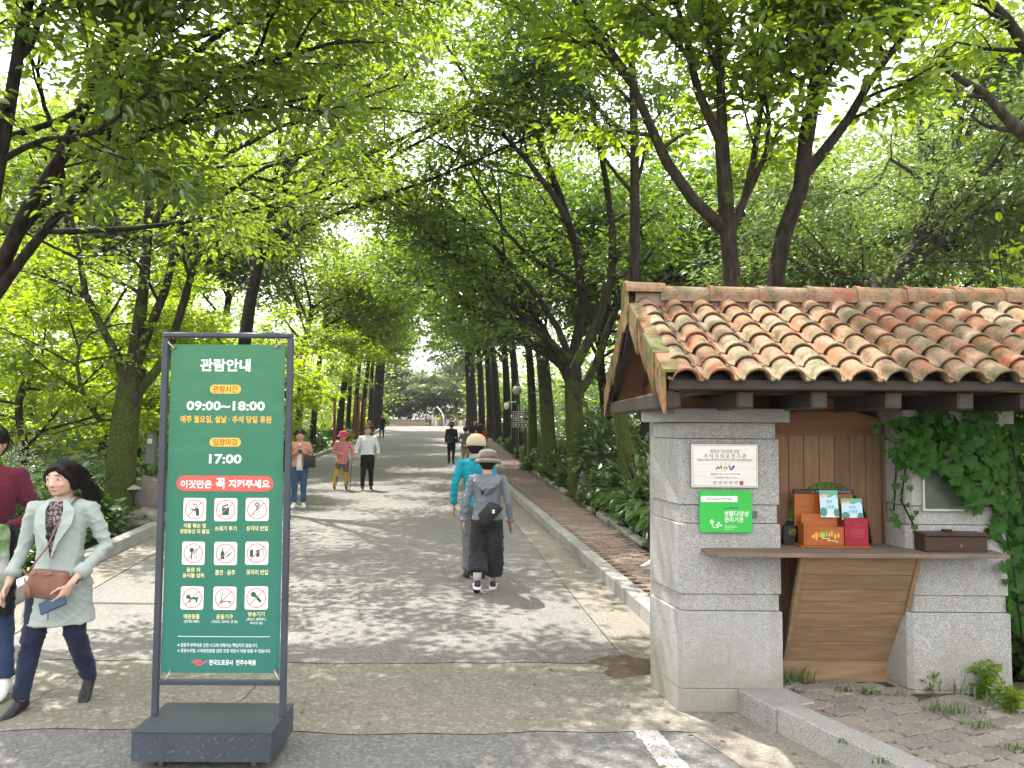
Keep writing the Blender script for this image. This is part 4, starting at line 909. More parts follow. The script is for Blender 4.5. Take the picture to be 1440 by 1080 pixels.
line(mb, [BL(284, 931), BL(294, 938)], .007, -.0003, 1); line(mb, [BL(294, 931), BL(285, 938)], .006, -.0004, 0); proud(mb).build('emblem', [RD, mat('banner_blue', (.05, .18, .45), .45)], sheet)
for (a, b, ta, tb2) in ((244.5, 491.5, 234, 480), (388.5, 490, 398, 479), (243, 947, 234, 960), (389.5, 945, 398, 960)):
    c = BL(a, b); mb = MB(); mb.lathe([(.0035, 0), (.009, 0), (.009, .003), (.006, .004), (.0035, .003)], (c[0], -.010, c[1]), 14, 0, Matrix.Rotation(pi / 2, 4, 'X')); mb.build('eyelet', mat('brass_eyelet', (.30, .2, .1), .4, metal=.8), sheet)
    t2 = BL(ta, tb2); mb = MB(); mb.tube([(c[0], -.012, c[1]), ((c[0] + t2[0]) / 2, -.013, (c[1] + t2[1]) / 2 - .002), (t2[0], -.004, t2[1])], .0035, 6); mb.build('tie', mat('pale_cord', (.5, .46, .38), .8), bst)
# ------------------------------------------------------------------ trees and plants
NR = np.random.default_rng(11)
def npv(p): return np.array([p[0], p[1], p[2]], float)
def resample(pts, k):
    """smooth polyline through the points, k points long"""
    p = np.array([npv(q) for q in pts]); n = len(p); d = np.r_[0, np.cumsum(np.linalg.norm(np.diff(p, axis=0), axis=1))]
    t = np.linspace(0, d[-1], k); out = np.empty((k, 3))
    for i, x in enumerate(t):
        j = min(n - 2, max(0, int(np.searchsorted(d, x, 'right') - 1))); u = (x - d[j]) / max(1e-9, d[j + 1] - d[j])
        p0, p1, p2, p3 = p[max(j - 1, 0)], p[j], p[j + 1], p[min(j + 2, n - 1)]
        out[i] = .5 * (2 * p1 + (p2 - p0) * u + (2 * p0 - 5 * p1 + 4 * p2 - p3) * u * u + (3 * p1 - p0 - 3 * p2 + p3) * u ** 3)
    return out
def tubes(pts, rad, n):
    """round bars for a batch of polylines pts (B,K,3), rad (B,K)"""
    B, K, _ = pts.shape; t = np.empty_like(pts); t[:, 1:-1] = pts[:, 2:] - pts[:, :-2]; t[:, 0] = pts[:, 1] - pts[:, 0]; t[:, -1] = pts[:, -1] - pts[:, -2]
    t /= np.linalg.norm(t, axis=2, keepdims=True) + 1e-9
    ax = np.where(np.abs(t[:, :1, 2:3]) > .8, np.array([[[1., 0, 0]]]), np.array([[[0, 0, 1.]]])); ax = np.broadcast_to(ax, t.shape)
    u = np.cross(ax, t); u /= np.linalg.norm(u, axis=2, keepdims=True) + 1e-9; v = np.cross(t, u)
    a = np.arange(n) * 2 * pi / n
    ring = pts[:, :, None] + (u[:, :, None] * np.cos(a)[None, None, :, None] + v[:, :, None] * np.sin(a)[None, None, :, None]) * rad[:, :, None, None]
    V_ = ring.reshape(-1, 3); i = np.arange(K - 1)[:, None]; j = np.arange(n)[None, :]
    q = np.stack([i * n + j, i * n + (j + 1) % n, (i + 1) * n + (j + 1) % n, (i + 1) * n + j], -1).reshape(-1, 4)
    F_ = (q[None] + (np.arange(B) * K * n)[:, None, None]).reshape(-1, 4); return V_, F_
def sprout(par, nch, L, ang, K, lo=.2, up=.0, flat_=.0, wob=.12, taper=.55, rng_=None):
    """children of a batch of branches"""
    g = rng_ or NR; B, KP, _ = par.shape; n = B * nch
    t = lo + (1 - lo) * (np.tile(np.arange(nch), B) + g.uniform(0, 1, n)) / nch; idx = np.repeat(np.arange(B), nch); x = t * (KP - 1); k = np.minimum(x.astype(int), KP - 2); u = (x - k)[:, None]
    p = par[idx, k] * (1 - u) + par[idx, k + 1] * u; tan = par[idx, k + 1] - par[idx, k]; tan /= np.linalg.norm(tan, axis=1, keepdims=True) + 1e-9
    r_ = g.normal(size=(n, 3)); r_ -= tan * (r_ * tan).sum(1, keepdims=True); r_ /= np.linalg.norm(r_, axis=1, keepdims=True) + 1e-9
    a = np.radians(ang) * g.uniform(.65, 1.25, n)[:, None]; d = tan * np.cos(a) + r_ * np.sin(a)
    d[:, 2] = d[:, 2] * (1 - flat_) + up; d /= np.linalg.norm(d, axis=1, keepdims=True) + 1e-9
    ln = (L * (1.2 - taper * t) * g.uniform(.7, 1.25, n))[:, None]; out = np.empty((n, K, 3)); out[:, 0] = p
    for i in range(1, K):
        d = d + g.normal(0, wob, (n, 3)); d[:, 2] += up * .15 - .02; d /= np.linalg.norm(d, axis=1, keepdims=True); out[:, i] = out[:, i - 1] + d * ln / (K - 1)
    return out
def leaf_arrays(pos, tip, nrm, ln, wd, fine):
    side = np.cross(nrm, tip); side /= np.linalg.norm(side, axis=1, keepdims=True) + 1e-9; nrm = np.cross(tip, side)
    ln = ln[:, None]; wd = wd[:, None]; n = len(pos)
    if fine:
        b = pos; e = pos + tip * ln - nrm * ln * .14
        l1 = pos + tip * ln * .28 + side * wd * .46 + nrm * wd * .16; l2 = pos + tip * ln * .64 + side * wd * .40 + nrm * wd * .08
        r1 = pos + tip * ln * .28 - side * wd * .46 + nrm * wd * .16; r2 = pos + tip * ln * .64 - side * wd * .40 + nrm * wd * .08
        V_ = np.stack([b, r1, r2, e, l2, l1], 1).reshape(-1, 3); o = np.arange(n)[:, None] * 6
        F_ = np.concatenate([np.array([[0, 1, 2, 3]]) + o, np.array([[0, 3, 4, 5]]) + o]); return V_, F_
    b = pos; e = pos + tip * ln; l = pos + tip * ln * .45 + side * wd * .5 + nrm * wd * .15; r_ = pos + tip * ln * .45 - side * wd * .5 + nrm * wd * .15
    V_ = np.stack([b, r_, e, l], 1).reshape(-1, 3); o = np.arange(n)[:, None] * 4
    F_ = np.concatenate([np.array([[0, 1, 2]]) + o, np.array([[0, 2, 3]]) + o]); return V_, F_
def unit(a): return a / (np.linalg.norm(a, axis=1, keepdims=True) + 1e-9)
def leaves_on(tw, per, size, spread=.16, vflat=.5, fine=False, droop=.25, tilt=.45, asp=.5):
    """leaves along a batch of twigs"""
    B, K, _ = tw.shape; n = B * per; idx = np.repeat(np.arange(B), per); x = NR.uniform(.05, 1, n) * (K - 1); k = np.minimum(x.astype(int), K - 2); u = (x - k)[:, None]
    p = tw[idx, k] * (1 - u) + tw[idx, k + 1] * u; tan = unit(tw[idx, k + 1] - tw[idx, k]); off = NR.normal(0, spread, (n, 3)); off[:, 2] *= vflat; p = p + off
    tip = tan * .6 + unit(off) * .6 + NR.normal(0, .45, (n, 3)); tip[:, 2] = tip[:, 2] * .6 - droop; tip = unit(tip)
    nr = NR.normal(0, tilt, (n, 3)); nr[:, 2] += 1; s = size * (.45 + NR.beta(2, 2, n) * 1.05)
    return leaf_arrays(p, tip, nr, s, s * asp * NR.uniform(.85, 1.15, n), fine)
def bark(name, c, c2, moss=0):
    m, t, b = node_mat(name); L = t.links; tc = t.nodes.new('ShaderNodeTexCoord'); co = tc.outputs['Object']
    mp = t.nodes.new('ShaderNodeMapping'); mp.inputs['Scale'].default_value = (9, 9, 2.2); L.new(co, mp.inputs[0])
    n = t.nodes.new('ShaderNodeTexNoise'); n.inputs['Scale'].default_value = 2.2; n.inputs['Detail'].default_value = 8; L.new(mp.outputs[0], n.inputs[0])
    rp = t.nodes.new('ShaderNodeValToRGB'); rp.color_ramp.elements[0].position = .36; rp.color_ramp.elements[0].color = (*c2, 1); rp.color_ramp.elements[1].position = .66; rp.color_ramp.elements[1].color = (*c, 1); L.new(n.outputs[0], rp.inputs[0]); col = rp.outputs[0]
    if moss:
        g = t.nodes.new('ShaderNodeNewGeometry'); sp = t.nodes.new('ShaderNodeSeparateXYZ'); L.new(g.outputs['Position'], sp.inputs[0])
        mr = t.nodes.new('ShaderNodeMapRange'); mr.inputs[1].default_value = 4.6; mr.inputs[2].default_value = 1.4; mr.inputs[3].default_value = 0; mr.inputs[4].default_value = .34; L.new(sp.outputs[2], mr.inputs[0])
        n2 = t.nodes.new('ShaderNodeTexNoise'); n2.inputs['Scale'].default_value = 3.5; n2.inputs['Detail'].default_value = 9; L.new(co, n2.inputs[0]); ad = t.nodes.new('ShaderNodeMath'); L.new(n2.outputs[0], ad.inputs[0]); L.new(mr.outputs[0], ad.inputs[1])
        m2 = t.nodes.new('ShaderNodeMapRange'); m2.inputs[1].default_value = .62; m2.inputs[2].default_value = .72; L.new(ad.outputs[0], m2.inputs[0])
        x = t.nodes.new('ShaderNodeMix'); x.data_type = 'RGBA'; L.new(m2.outputs[0], x.inputs['Factor']); L.new(col, x.inputs['A'])
        n3 = t.nodes.new('ShaderNodeTexNoise'); n3.inputs['Scale'].default_value = 30; L.new(co, n3.inputs[0]); r3 = t.nodes.new('ShaderNodeValToRGB'); r3.color_ramp.elements[0].color = (.020, .032, .007, 1); r3.color_ramp.elements[1].color = (.070, .088, .018, 1); r3.color_ramp.elements[0].position = .3; r3.color_ramp.elements[1].position = .7; L.new(n3.outputs[0], r3.inputs[0]); L.new(r3.outputs[0], x.inputs['B']); col = x.outputs['Result']
    L.new(col, b.inputs['Base Color']); b.inputs['Roughness'].default_value = .95; b.inputs['Specular IOR Level'].default_value = .15
    bp = t.nodes.new('ShaderNodeBump'); bp.inputs['Strength'].default_value = .9; bp.inputs['Distance'].default_value = .03; L.new(n.outputs[0], bp.inputs['Height']); L.new(bp.outputs[0], b.inputs['Normal']); return m
M['bark'] = bark('dark_bark', (.036, .028, .022), (.012, .010, .008))
M['bark_moss'] = bark('mossy_bark', (.045, .036, .027), (.016, .013, .010), 1)
M['bark_grey'] = bark('grey_bark', (.085, .074, .062), (.030, .026, .022))
M['leaf'] = leaf_mat('mid_green_leaf', (.036, .068, .008), (.080, .125, .012), (.34, .47, .014), .54)
M['leaf_dark'] = leaf_mat('dark_green_leaf', (.026, .056, .011), (.058, .105, .017), (.24, .38, .02), .48, .08, .34)
M['leaf_lime'] = leaf_mat('lime_maple_leaf', (.075, .11, .006), (.13, .17, .010), (.52, .68, .012), .60, .03)
M['leaf_pale'] = leaf_mat('pale_green_leaf', (.065, .105, .03), (.12, .165, .05), (.32, .44, .06), .48, .08, .4)
M['leaf_pine'] = leaf_mat('pine_needle', (.085, .11, .055), (.12, .14, .08), (.34, .40, .16), .48, .03)  # needle colour lightened to stand in for haze over distance
M['leaf_bush'] = leaf_mat('bush_leaf', (.026, .058, .012), (.06, .11, .022), (.16, .28, .03), .40, .08, .34)
M['leaf_hosta'] = leaf_mat('hosta_leaf', (.036, .085, .016), (.07, .14, .026), (.18, .33, .03), .38, .08, .36)
M['leaf_fresh'] = leaf_mat('fresh_green_leaf', (.055, .11, .010), (.095, .16, .014), (.42, .56, .015), .56, .05)

def tree(label, group, trunk, r0, limbs=None, leaf='leaf', bark_='bark', size=.12, per=42, ch=(7, 6), L=(2.2, 1.0), fine=False, nlimb=6, limb_len=4.5, lean=(0, 0), spread=.17, up=.10, flat_=.25, seed=0, r_top=.5, name='tree', vflat=.45, detail=1, asp=.5, limb_ang=42):
    """trunk: points from the foot up; limbs: list of (points, radius); what is not given grows by itself"""
    global NR
    NR = np.random.default_rng(seed + 100)
    tp = resample(trunk, 10); base = tp[0].copy(); rt = r0 * np.linspace(1, r_top, 10); rt[0] *= 1.25; rt[1] *= 1.06
    root = empty(name, base, 0, label, 'tree', group)
    tv, tf = tubes(tp[None], rt[None], 12); limb_l = []
    K = 8
    if limbs:
        for pts, r in limbs: limb_l.append((resample(pts, K), r))
    if nlimb:
        d = unit((tp[-1] - tp[-3])[None]); par = tp[None, 4:]
        par = tp[None, 3:]; lp = sprout(par, nlimb, limb_len, limb_ang, K, .45 if name == 'tree' else .05, up, .05, .10, .35)
        lp += (np.linspace(0, 1, K) ** 1.3)[None, :, None] * np.array([lean[0], lean[1], 0])[None, None]
        for q in lp: limb_l.append((q, r0 * r_top * .62))
    o = link(bpy.data.objects.new('trunk', np_mesh('trunk', tv - base, tf, M[bark_], True)), root)
    lv, lf = [], []; allw = []
    for q, r in limb_l:
        rr = r * np.linspace(1, .25, K); a, f = tubes(q[None], rr[None], 8 if size < .17 else 6); parts = [(a, f)]
        c1 = sprout(q[None], ch[0], L[0], 48, 6, .22, up, flat_, .13); r1 = max(.012, r * .36); a, f = tubes(c1, np.broadcast_to(r1 * np.linspace(1, .3, 6), c1.shape[:2]), 5 if size < .17 else 4); parts.append((a, f))
        c2 = sprout(c1, ch[1], L[1], 50, 5, .1, up * .6, flat_ * 1.4, .14)
        if size < .17: a, f = tubes(resample_batch(c2, 4), np.broadcast_to(max(.006, r1 * .3) * np.linspace(1, .3, 4), (len(c2), 4)), 3); parts.append((a, f))
        allw += [c2, c1[:, 3:].copy() if c1.shape[1] < 5 else resample_batch(c1, 5)]
        off = 0; V_, F_ = [], []
        for a, f in parts: V_.append(a); F_.append(f + off); off += len(a)
        link(bpy.data.objects.new('limb', np_mesh('limb', np.concatenate(V_) - base, np.concatenate(F_), M[bark_], True)), root)
    V_, F_ = leaves_on(np.concatenate(allw), per, size, spread, vflat, fine, asp=asp)
    link(bpy.data.objects.new('crown', np_mesh('crown', V_ - base, F_, M[leaf])), root)
    return root
def resample_batch(c, k):
    i = np.linspace(0, c.shape[1] - 1, k); a = np.floor(i).astype(int); a = np.minimum(a, c.shape[1] - 2); u = (i - a)[None, :, None]; return c[:, a] * (1 - u) + c[:, a + 1] * u
def PX(d, *pts): return [P(x, y, d if len(q) < 1 else q[0]) for x, y, *q in pts]
def foot(px, d, dx=0):
    x = (px - 720) / F_PX * d; return Vector((x, d, bed(x, d) - .1))

# --- the two trees behind the booth
f1 = Vector((P(1033, 400, 9.2).x + .05, 9.2, bed(2.6, 9.2) - .1))
tree('mossy trunk rising behind the booth roof and splitting into three slender limbs', None, [f1] + PX(9.2, (1030, 520), (1029, 400), (1022, 320), (1018, 267), (1013, 200)), .145,
     [(PX(9.2, (1022, 325), (1009, 311), (969, 275), (933, 222), (907, 164), (889, 120), (858, 71), (804, 0), (770, -50)), .085), (PX(9.2, (1013, 200), (978, 124), (964, 58), (947, 0), (930, -60)), .07),
      (PX(9.2, (1028, 325), (1035, 311), (1053, 249), (1067, 155), (1084, 27), (1090, -40)), .05), (PX(9.2, (1015, 215), (1009, 84), (1003, 0), (1000, -70)), .075), (PX(9.2, (1040, 290), (1080, 190), (1060, 60), (1075, 0)), .04)] + [([P(947, 0, 9.2)] + [Vector(q) for q in w_], .06) for w_ in (((1.4, 8.6, 7.4), (.9, 7.9, 8.2), (.2, 7.2, 8.6)), ((2.0, 8.4, 7.4), (2.4, 7.6, 8.4), (2.6, 6.8, 8.8)), ((1.2, 9.2, 7.2), (.4, 9.4, 8.2), (-.6, 9.0, 8.8)), ((2.2, 9.6, 7.6), (2.0, 10.2, 8.8), (1.4, 10.4, 9.8)))],  # last four limbs lie above the view, added to shade the booth roof
     'leaf_fresh', 'bark_moss', .135, 26, (7, 6), (1.2, .58), True, 0, spread=.13, seed=1, r_top=.6, up=.2)
f2 = Vector((P(1091, 400, 9.0).x, 9.0, bed(3, 9) - .1))
tree('bare brown trunk with a wide V fork close beside the mossy one behind the booth', None, [f2] + PX(9.0, (1092, 520), (1091, 400), (1089, 351), (1111, 307), (1127, 249), (1131, 195)), .125,
     [(PX(9.0, (1131, 195), (1142, 133), (1155, 71), (1178, 0), (1190, -60)), .10), (PX(9.0, (1128, 245), (1138, 231), (1182, 178), (1227, 102), (1267, 49), (1302, 0), (1340, -50)), .07), (PX(9.0, (1131, 180), (1145, 60), (1150, -30)), .05)],
     'leaf_fresh', 'bark', .135, 28, (7, 6), (1.1, .52), True, 0, spread=.13, seed=2, r_top=.7, up=.12)
# --- the near trees at the upper left
T1 = P(160, 47, 7.5); T2 = P(50, -60, 6.6)
tree('tree with a leaning dark trunk and a long limb arching over the road', None, [Vector((-6.35, 7.5, bed(-6.35, 7.5) - .1))] + PX(7.5, (-110, 620), (0, 381), (50, 272), (89, 218), (128, 124), (160, 47)), .10,
     [(PX(7.5, (89, 220), (117, 202), (175, 163), (214, 140), (272, 120), (330, 97), (389, 84), (478, 58)), .06), (PX(7.5, (-20, 440), (58, 330), (113, 272), (156, 230), (214, 179), (272, 171), (350, 156), (430, 140)), .055),
      (PX(7.5, (160, 47), (175, -20), (250, -90), (340, -120)), .06), (PX(7.5, (120, 150), (185, 30), (300, -30), (420, -60)), .05), (PX(7.8, (20, 340), (90, 240), (50, 120), (70, 0)), .04), (PX(7.2, (0, 200), (110, 160), (170, 100), (250, 40)), .035), (PX(8.5, (100, 200), (220, 130), (330, 30), (480, -30), (600, -60)), .05)] + [(PX(9, (128, 124), (260, 60), (420, 10), (560, -10), (660, -30)), .05), (PX(9.5, (58, 330), (180, 325), (290, 310), (400, 285), (490, 250)), .04)] + [([T1] + [Vector(q) for q in w_], .06) for w_ in (((-2.2, 7.1, 7.0), (-.6, 6.6, 7.8), (1.2, 6.3, 8.2)), ((-2.6, 8.4, 7.2), (-1, 9, 8.2), (.9, 8.4, 8.8)), ((-3.4, 6, 7.4), (-2.4, 4.4, 8.2), (-1.3, 2.8, 8.6)), ((-3.2, 6.8, 7.6), (-1.8, 5.6, 8.6), (.2, 4.8, 9.2)))],  # limbs from T1 are out of view, added to shade road and booth
     'leaf', 'bark', .105, 25, (8, 6), (1.25, .62), True, 0, spread=.14, seed=3, up=.06, flat_=.35)
tree('straight dark trunk cut by the top left corner of the view', None, [Vector((-6.4, 6.6, bed(-6.4, 6.6) - .1))] + PX(6.6, (-70, 560), (-20, 330), (0, 210), (12, 148), (22, 78), (38, 0), (50, -60)), .085,
     [(PX(6.6, (24, 85), (43, 62), (62, 0), (110, -60)), .035), (PX(6.6, (0, 230), (60, 200), (130, 190), (210, 130)), .03), (PX(6.6, (40, 0), (120, -60), (260, -70)), .04), (PX(6.0, (10, 160), (-60, 100), (-120, 0)), .04)] + [([T2] + [Vector(q) for q in w_], .05) for w_ in (((-4.5, 5, 7.2), (-3.6, 3.2, 8.2), (-2.6, 1.8, 8.6)), ((-5, 5.6, 7.4), (-5.8, 4.2, 8.4), (-6.6, 2.8, 8.8)), ((-3.6, 6.2, 7.4), (-2.2, 5.4, 8.0), (-.6, 4.6, 8.2)), ((-4.8, 7, 7.2), (-5.8, 7.6, 8.4), (-7, 7.6, 9)))],  # limbs from T2 are unseen, added so their leaves shade the foreground
     'leaf', 'bark', .105, 30, (7, 6), (1.0, .5), True, 0, spread=.13, seed=4, up=.08, flat_=.3)
# --- the thick mossy tree left of the banner
tree('thick moss covered trunk behind the hydrangeas, dividing low into many limbs', None, [foot(170, 13)] + PX(13, (170, 680), (176, 600), (182, 560), (188, 520)), .25,
     [(PX(13, (180, 560), (167, 510), (147, 470), (123, 430), (112, 370), (95, 300), (60, 220)), .085), (PX(13, (186, 520), (197, 447), (203, 380), (208, 300), (210, 200), (205, 100)), .12), (PX(13, (190, 520), (213, 457), (235, 400), (258, 300), (290, 220), (330, 140)), .09),
      (PX(13, (190, 560), (230, 513), (247, 463), (267, 397), (280, 320), (345, 250), (430, 220)), .09), (PX(13, (178, 570), (150, 600), (118, 560), (108, 500), (130, 470)), .06), (PX(12, (205, 330), (260, 260), (370, 190), (480, 150), (560, 120)), .06)],
     'leaf', 'bark_moss', .125, 26, (8, 6), (1.9, .9), False, 0, spread=.2, seed=5, r_top=.8, flat_=.35)
mg = 'lime green maples left of the road'
def maple(label, px, py, d, seed, hgt, r, ll=2.4, per=60, ch=(7, 6)):
    f = foot(px, d); tree(label, mg, [f, f + Vector((.1, 0, hgt * .4)), f + Vector((-.05, 0, hgt * .75)), f + Vector((.1, 0, hgt))], r, None, 'leaf_lime', 'bark', .113, int(per * .78), ch, (1.3, .65), False, 8, ll, (0, -.2), .15, .02, .55, seed, name='maple_tree', vflat=.3, limb_ang=62)
maple('lime green maple with feathery layers at the left edge above the flowering shrub', 30, 0, 14, 6, 2.5, .10, 2.8, 70)
maple('lime green maple with a domed crown just behind the top of the banner frame', 352, 0, 19, 7, 3.0, .11, 2.6, 80)
maple('lime green maple low behind the thick mossy trunk', 190, 0, 20, 8, 3.4, .12, 3.2, 70)
maple('lime green maple in the shade farther left behind the flowering shrub', -50, 0, 19, 9, 4.4, .12, 3.2, 70)
maple('taller lime green maple standing between the banner and the row of dark trunks', 400, 0, 27, 10, 4.6, .13, 3.0, 60)
# --- right-hand row, from the nearest trunk uphill
rg = 'trees lining the right side of the road'
tree('large mossy trunk beside the footway with an upright grey rock at its foot', rg, [foot(815, 18.2)] + PX(18.2, (815, 683), (808, 597), (806, 524), (803, 505)), .225,
     [(PX(18.2, (803, 510), (815, 450), (823, 405), (798, 311), (782, 265), (751, 187), (728, 117), (708, 40), (700, -30)), .13), (PX(18, (802, 505), (778, 450), (732, 389), (689, 342), (640, 300), (585, 250)), .09), (PX(17, (806, 520), (845, 440), (862, 360), (850, 250), (830, 150), (815, 60)), .12),
      (PX(17.5, (823, 405), (780, 380), (720, 340), (660, 240), (620, 160)), .06), (PX(16, (798, 311), (760, 250), (690, 170), (640, 90), (600, 20)), .07), (PX(17.5, (803, 505), (760, 470), (700, 440), (650, 430)), .05)],
     'leaf_dark', 'bark_moss', .14, 40, (8, 6), (2.3, 1.05), False, 4, 4.6, (-1.6, -1), .22, .04, .3, 21, .9)
tree('slim mossy trunk seen between the big row trunk and the stone booth', rg, [foot(886, 15.5)] + PX(15.5, (883, 670), (877, 610), (871, 560), (880, 480), (891, 390), (890, 200), (885, 60)), .155, None, 'leaf_dark', 'bark_moss', .135, 36, (8, 6), (1.9, .9), False, 8, 3.2, (-.5, -.6), .2, .05, .3, 22, .45)
tree('leaning slim mossy trunk just left of the large mossy row trunk', rg, [foot(772, 24)] + PX(24, (773, 640), (768, 560), (762, 500), (752, 440), (735, 380)), .24, [(PX(24, (755, 450), (720, 400), (670, 370), (610, 350)), .09), (PX(24, (752, 440), (765, 380), (770, 280), (760, 180)), .12)], 'leaf', 'bark_moss', .16, 36, (8, 6), (2.3, 1.1), False, 8, 5.0, (-1.8, -.5), .24, .03, .3, 23, .7)
row = [(749, 30, 'dark trunk behind the direction sign on the right', .22), (726, 38, 'dark trunk left of the lamp post on the right', .24), (713, 44, 'dark row trunk above the red jacket walker', .26), (701, 50, 'fourth dark trunk from the far end of the right-hand row', .26), (690, 55, 'third dark trunk from the far end of the right-hand row', .26), (678, 60, 'second dark trunk from the far end of the right-hand row', .26), (664, 67, 'thickest dark trunk closing the far end of the right-hand row', .5)]
for k, (px, d, lab, r) in enumerate(row):
    f = foot(px, d); q_ = rng.uniform(-.25, .25); hs = 1 + max(0, d - 32) * .012; tree(lab, rg, [f, f + Vector((q_ * .6, 0, 2 * hs)), f + Vector((q_ - .15, 0, 4.4 * hs)), f + Vector((q_ - .5, 0, 6.8 * hs))], r * rng.uniform(.8, 1.15), None, 'leaf', 'bark_moss' if k == 0 else 'bark', .215 + .013 * k, 31, (7, 5), (2.4, 1.2), False, 8, 4.4 if k < 4 else 3.2, (-1.3 if k < 4 else -.3, -.4), .3, .10, .2, 30 + k, .6)
# --- left-hand row
lg = 'trees lining the left side of the road'
row = [(418, 34, 'forked dark trunk right behind the phone-reading woman', .17), (440, 38, 'slender dark trunk above the woman in the peach jacket', .17), (478, 45, 'dark trunk rising behind the woman in the pink hat', .22), (489, 49, 'leaning slim trunk right of the one behind the pink hat', .16), (499, 54, 'slim dark trunk beside the red posts on the left', .18), (510, 58, 'dark trunk above the white shirt walker', .2), (520, 64, 'thin dark trunk touching the thick end trunk on the left', .2), (530, 70, 'thickest trunk at the far end of the left-hand row', .55)]
for k, (px, d, lab, r) in enumerate(row):
    f = foot(px, d); hs = 1 + max(0, d - 32) * .012; tree(lab, lg, [f, f + Vector((.1, 0, 2 * hs)), f + Vector((.2 + .1 * (k % 3), 0, 4.2 * hs)), f + Vector((.6, 0, 6.6 * hs))], r, None, 'leaf' if k % 3 else 'leaf_fresh', 'bark', .205 + .013 * k, 32, (7, 5), (2.4, 1.2), False, 8, 4.4 if k < 4 else 3.0, (1.5 if k < 4 else .2, -.6), .3, .10, .2, 50 + k, .6)
# nearer limbs reaching over the road from the left
f = foot(330, 17); tree('tall slender tree behind the banner whose lime leaves hang over the road', lg, [f, f + Vector((.1, 0, 2.5)), f + Vector((.4, 0, 5.2)), f + Vector((1.2, 0, 8))], .17, None, 'leaf_fresh', 'bark', .13, 36, (8, 6), (2.0, .95), False, 12, 5.0, (2.4, -.8), .2, .05, .4, 71, .6)
f = foot(250, 31); tree('tall slender tree in the shade behind the top left of the banner', lg, [f, f + Vector((.1, 0, 3)), f + Vector((.3, 0, 6)), f + Vector((1.3, 0, 9.5))], .19, None, 'leaf', 'bark', .15, 34, (8, 6), (2.2, 1.0), False, 11, 5.4, (2.4, -.6), .22, .05, .35, 72, .6)
for k, (px, d, lab, lf) in enumerate(((40, 31, 'tall tree in the left wood above the lime maple at the edge', 'leaf'), (150, 29, 'tall tree in the left wood straight behind the thick mossy trunk', 'leaf'), (-60, 33, 'dark tree deep in the left wood beyond the flowering shrub', 'leaf_dark'), (240, 34, 'tree deep in the left wood just left of the banner frame', 'leaf'), (320, 38, 'tree deep in the left wood hidden behind the banner', 'leaf_fresh'))):
    f = foot(px, d); tree(lab, 'trees of the left wood', [f, f + Vector((.1, 0, 3)), f + Vector((-.2, 0, 6)), f + Vector((.2, 0, 9.5))], .22, None, lf, 'bark', .26, 27, (7, 6), (2.5, 1.2), False, 10, 5.4, (.6, -.5), .32, .06, .25, 130 + k, .6)
# --- pale trees on the slope behind the booth and at the right edge
f = foot(1235, 17); tree('pale leafed tree with crooked low limbs on the slope behind the booth', None, [f] + PX(17, (1238, 430), (1262, 380), (1285, 345)), .2, [(PX(17, (1280, 350), (1300, 300), (1312, 260), (1345, 200), (1400, 150), (1440, 120)), .1), (PX(17, (1283, 345), (1330, 320), (1400, 300), (1470, 320)), .08), (PX(17, (1240, 430), (1200, 390), (1150, 370), (1100, 380)), .07), (PX(16, (1310, 265), (1250, 220), (1220, 270), (1140, 260), (1090, 265)), .05), (PX(17, (1312, 260), (1290, 180), (1300, 110), (1290, 40)), .07), (PX(17, (1345, 200), (1360, 120), (1400, 60)), .06)], 'leaf_pale', 'bark_grey', .135, 66, (8, 6), (2.3, 1.0), False, 4, 3.8, (0, -.5), .24, .06, .3, 81, .8)
for k, (px, d, lab) in enumerate(((1150, 24, 'pale green tree far back between the two forked trunks'), (1400, 26, 'pale green tree at the right edge above the roof end'), (1310, 22, 'pale green tree filling the slope behind the crooked low limbs'), (990, 26, 'dark green tree between the row and the mossy forked trunk'), (930, 33, 'dark slender tree close left of the booth roof ridge'), (848, 27, 'dark tree on the slope right behind the large mossy trunk'), (905, 22, 'dark tree on the slope behind the slim mossy trunk'))):
    f = foot(px, d); tree(lab, None, [f, f + Vector((.1, 0, 2)), f + Vector((-.1, 0, 4)), f + Vector((.2, 0, 6))], .2, None, 'leaf_pale' if k < 3 else 'leaf_dark', 'bark', .215, 38, (7, 6), (2.4, 1.1), False, 8, 4.6, (0, -.5), .28, .06, .25, 90 + k, .6)
# the limb that enters at the top right corner
f = Vector((P(1640, 300, 7).x, 7.0, bed(5.5, 7) - .1))
tree('grey limb with a sawn end entering at the top right corner', None, [f] + PX(7, (1640, 500), (1600, 300), (1560, 230)), .13, [(PX(7, (1560, 232), (1440, 188), (1412, 160), (1380, 125), (1350, 108), (1330, 100), (1316, 92), (1314, 84)), .085)], 'leaf_fresh', 'bark_grey', .1, 3, (3, 3), (.5, .3), True, 0, seed=97, up=.1)
f = Vector((P(1560, 300, 6.4).x, 6.4, bed(4.9, 6.4) - .1))
tree('dark bough crossing the top right corner above the sawn limb', None, [f] + PX(6.4, (1560, 500), (1540, 200), (1500, 130)), .1, [(PX(6.4, (1500, 130), (1440, 62), (1415, 25), (1385, -5), (1330, -30)), .07)], 'leaf_fresh', 'bark', .1, 14, (5, 4), (.7, .4), True, 0, seed=98, up=.0)
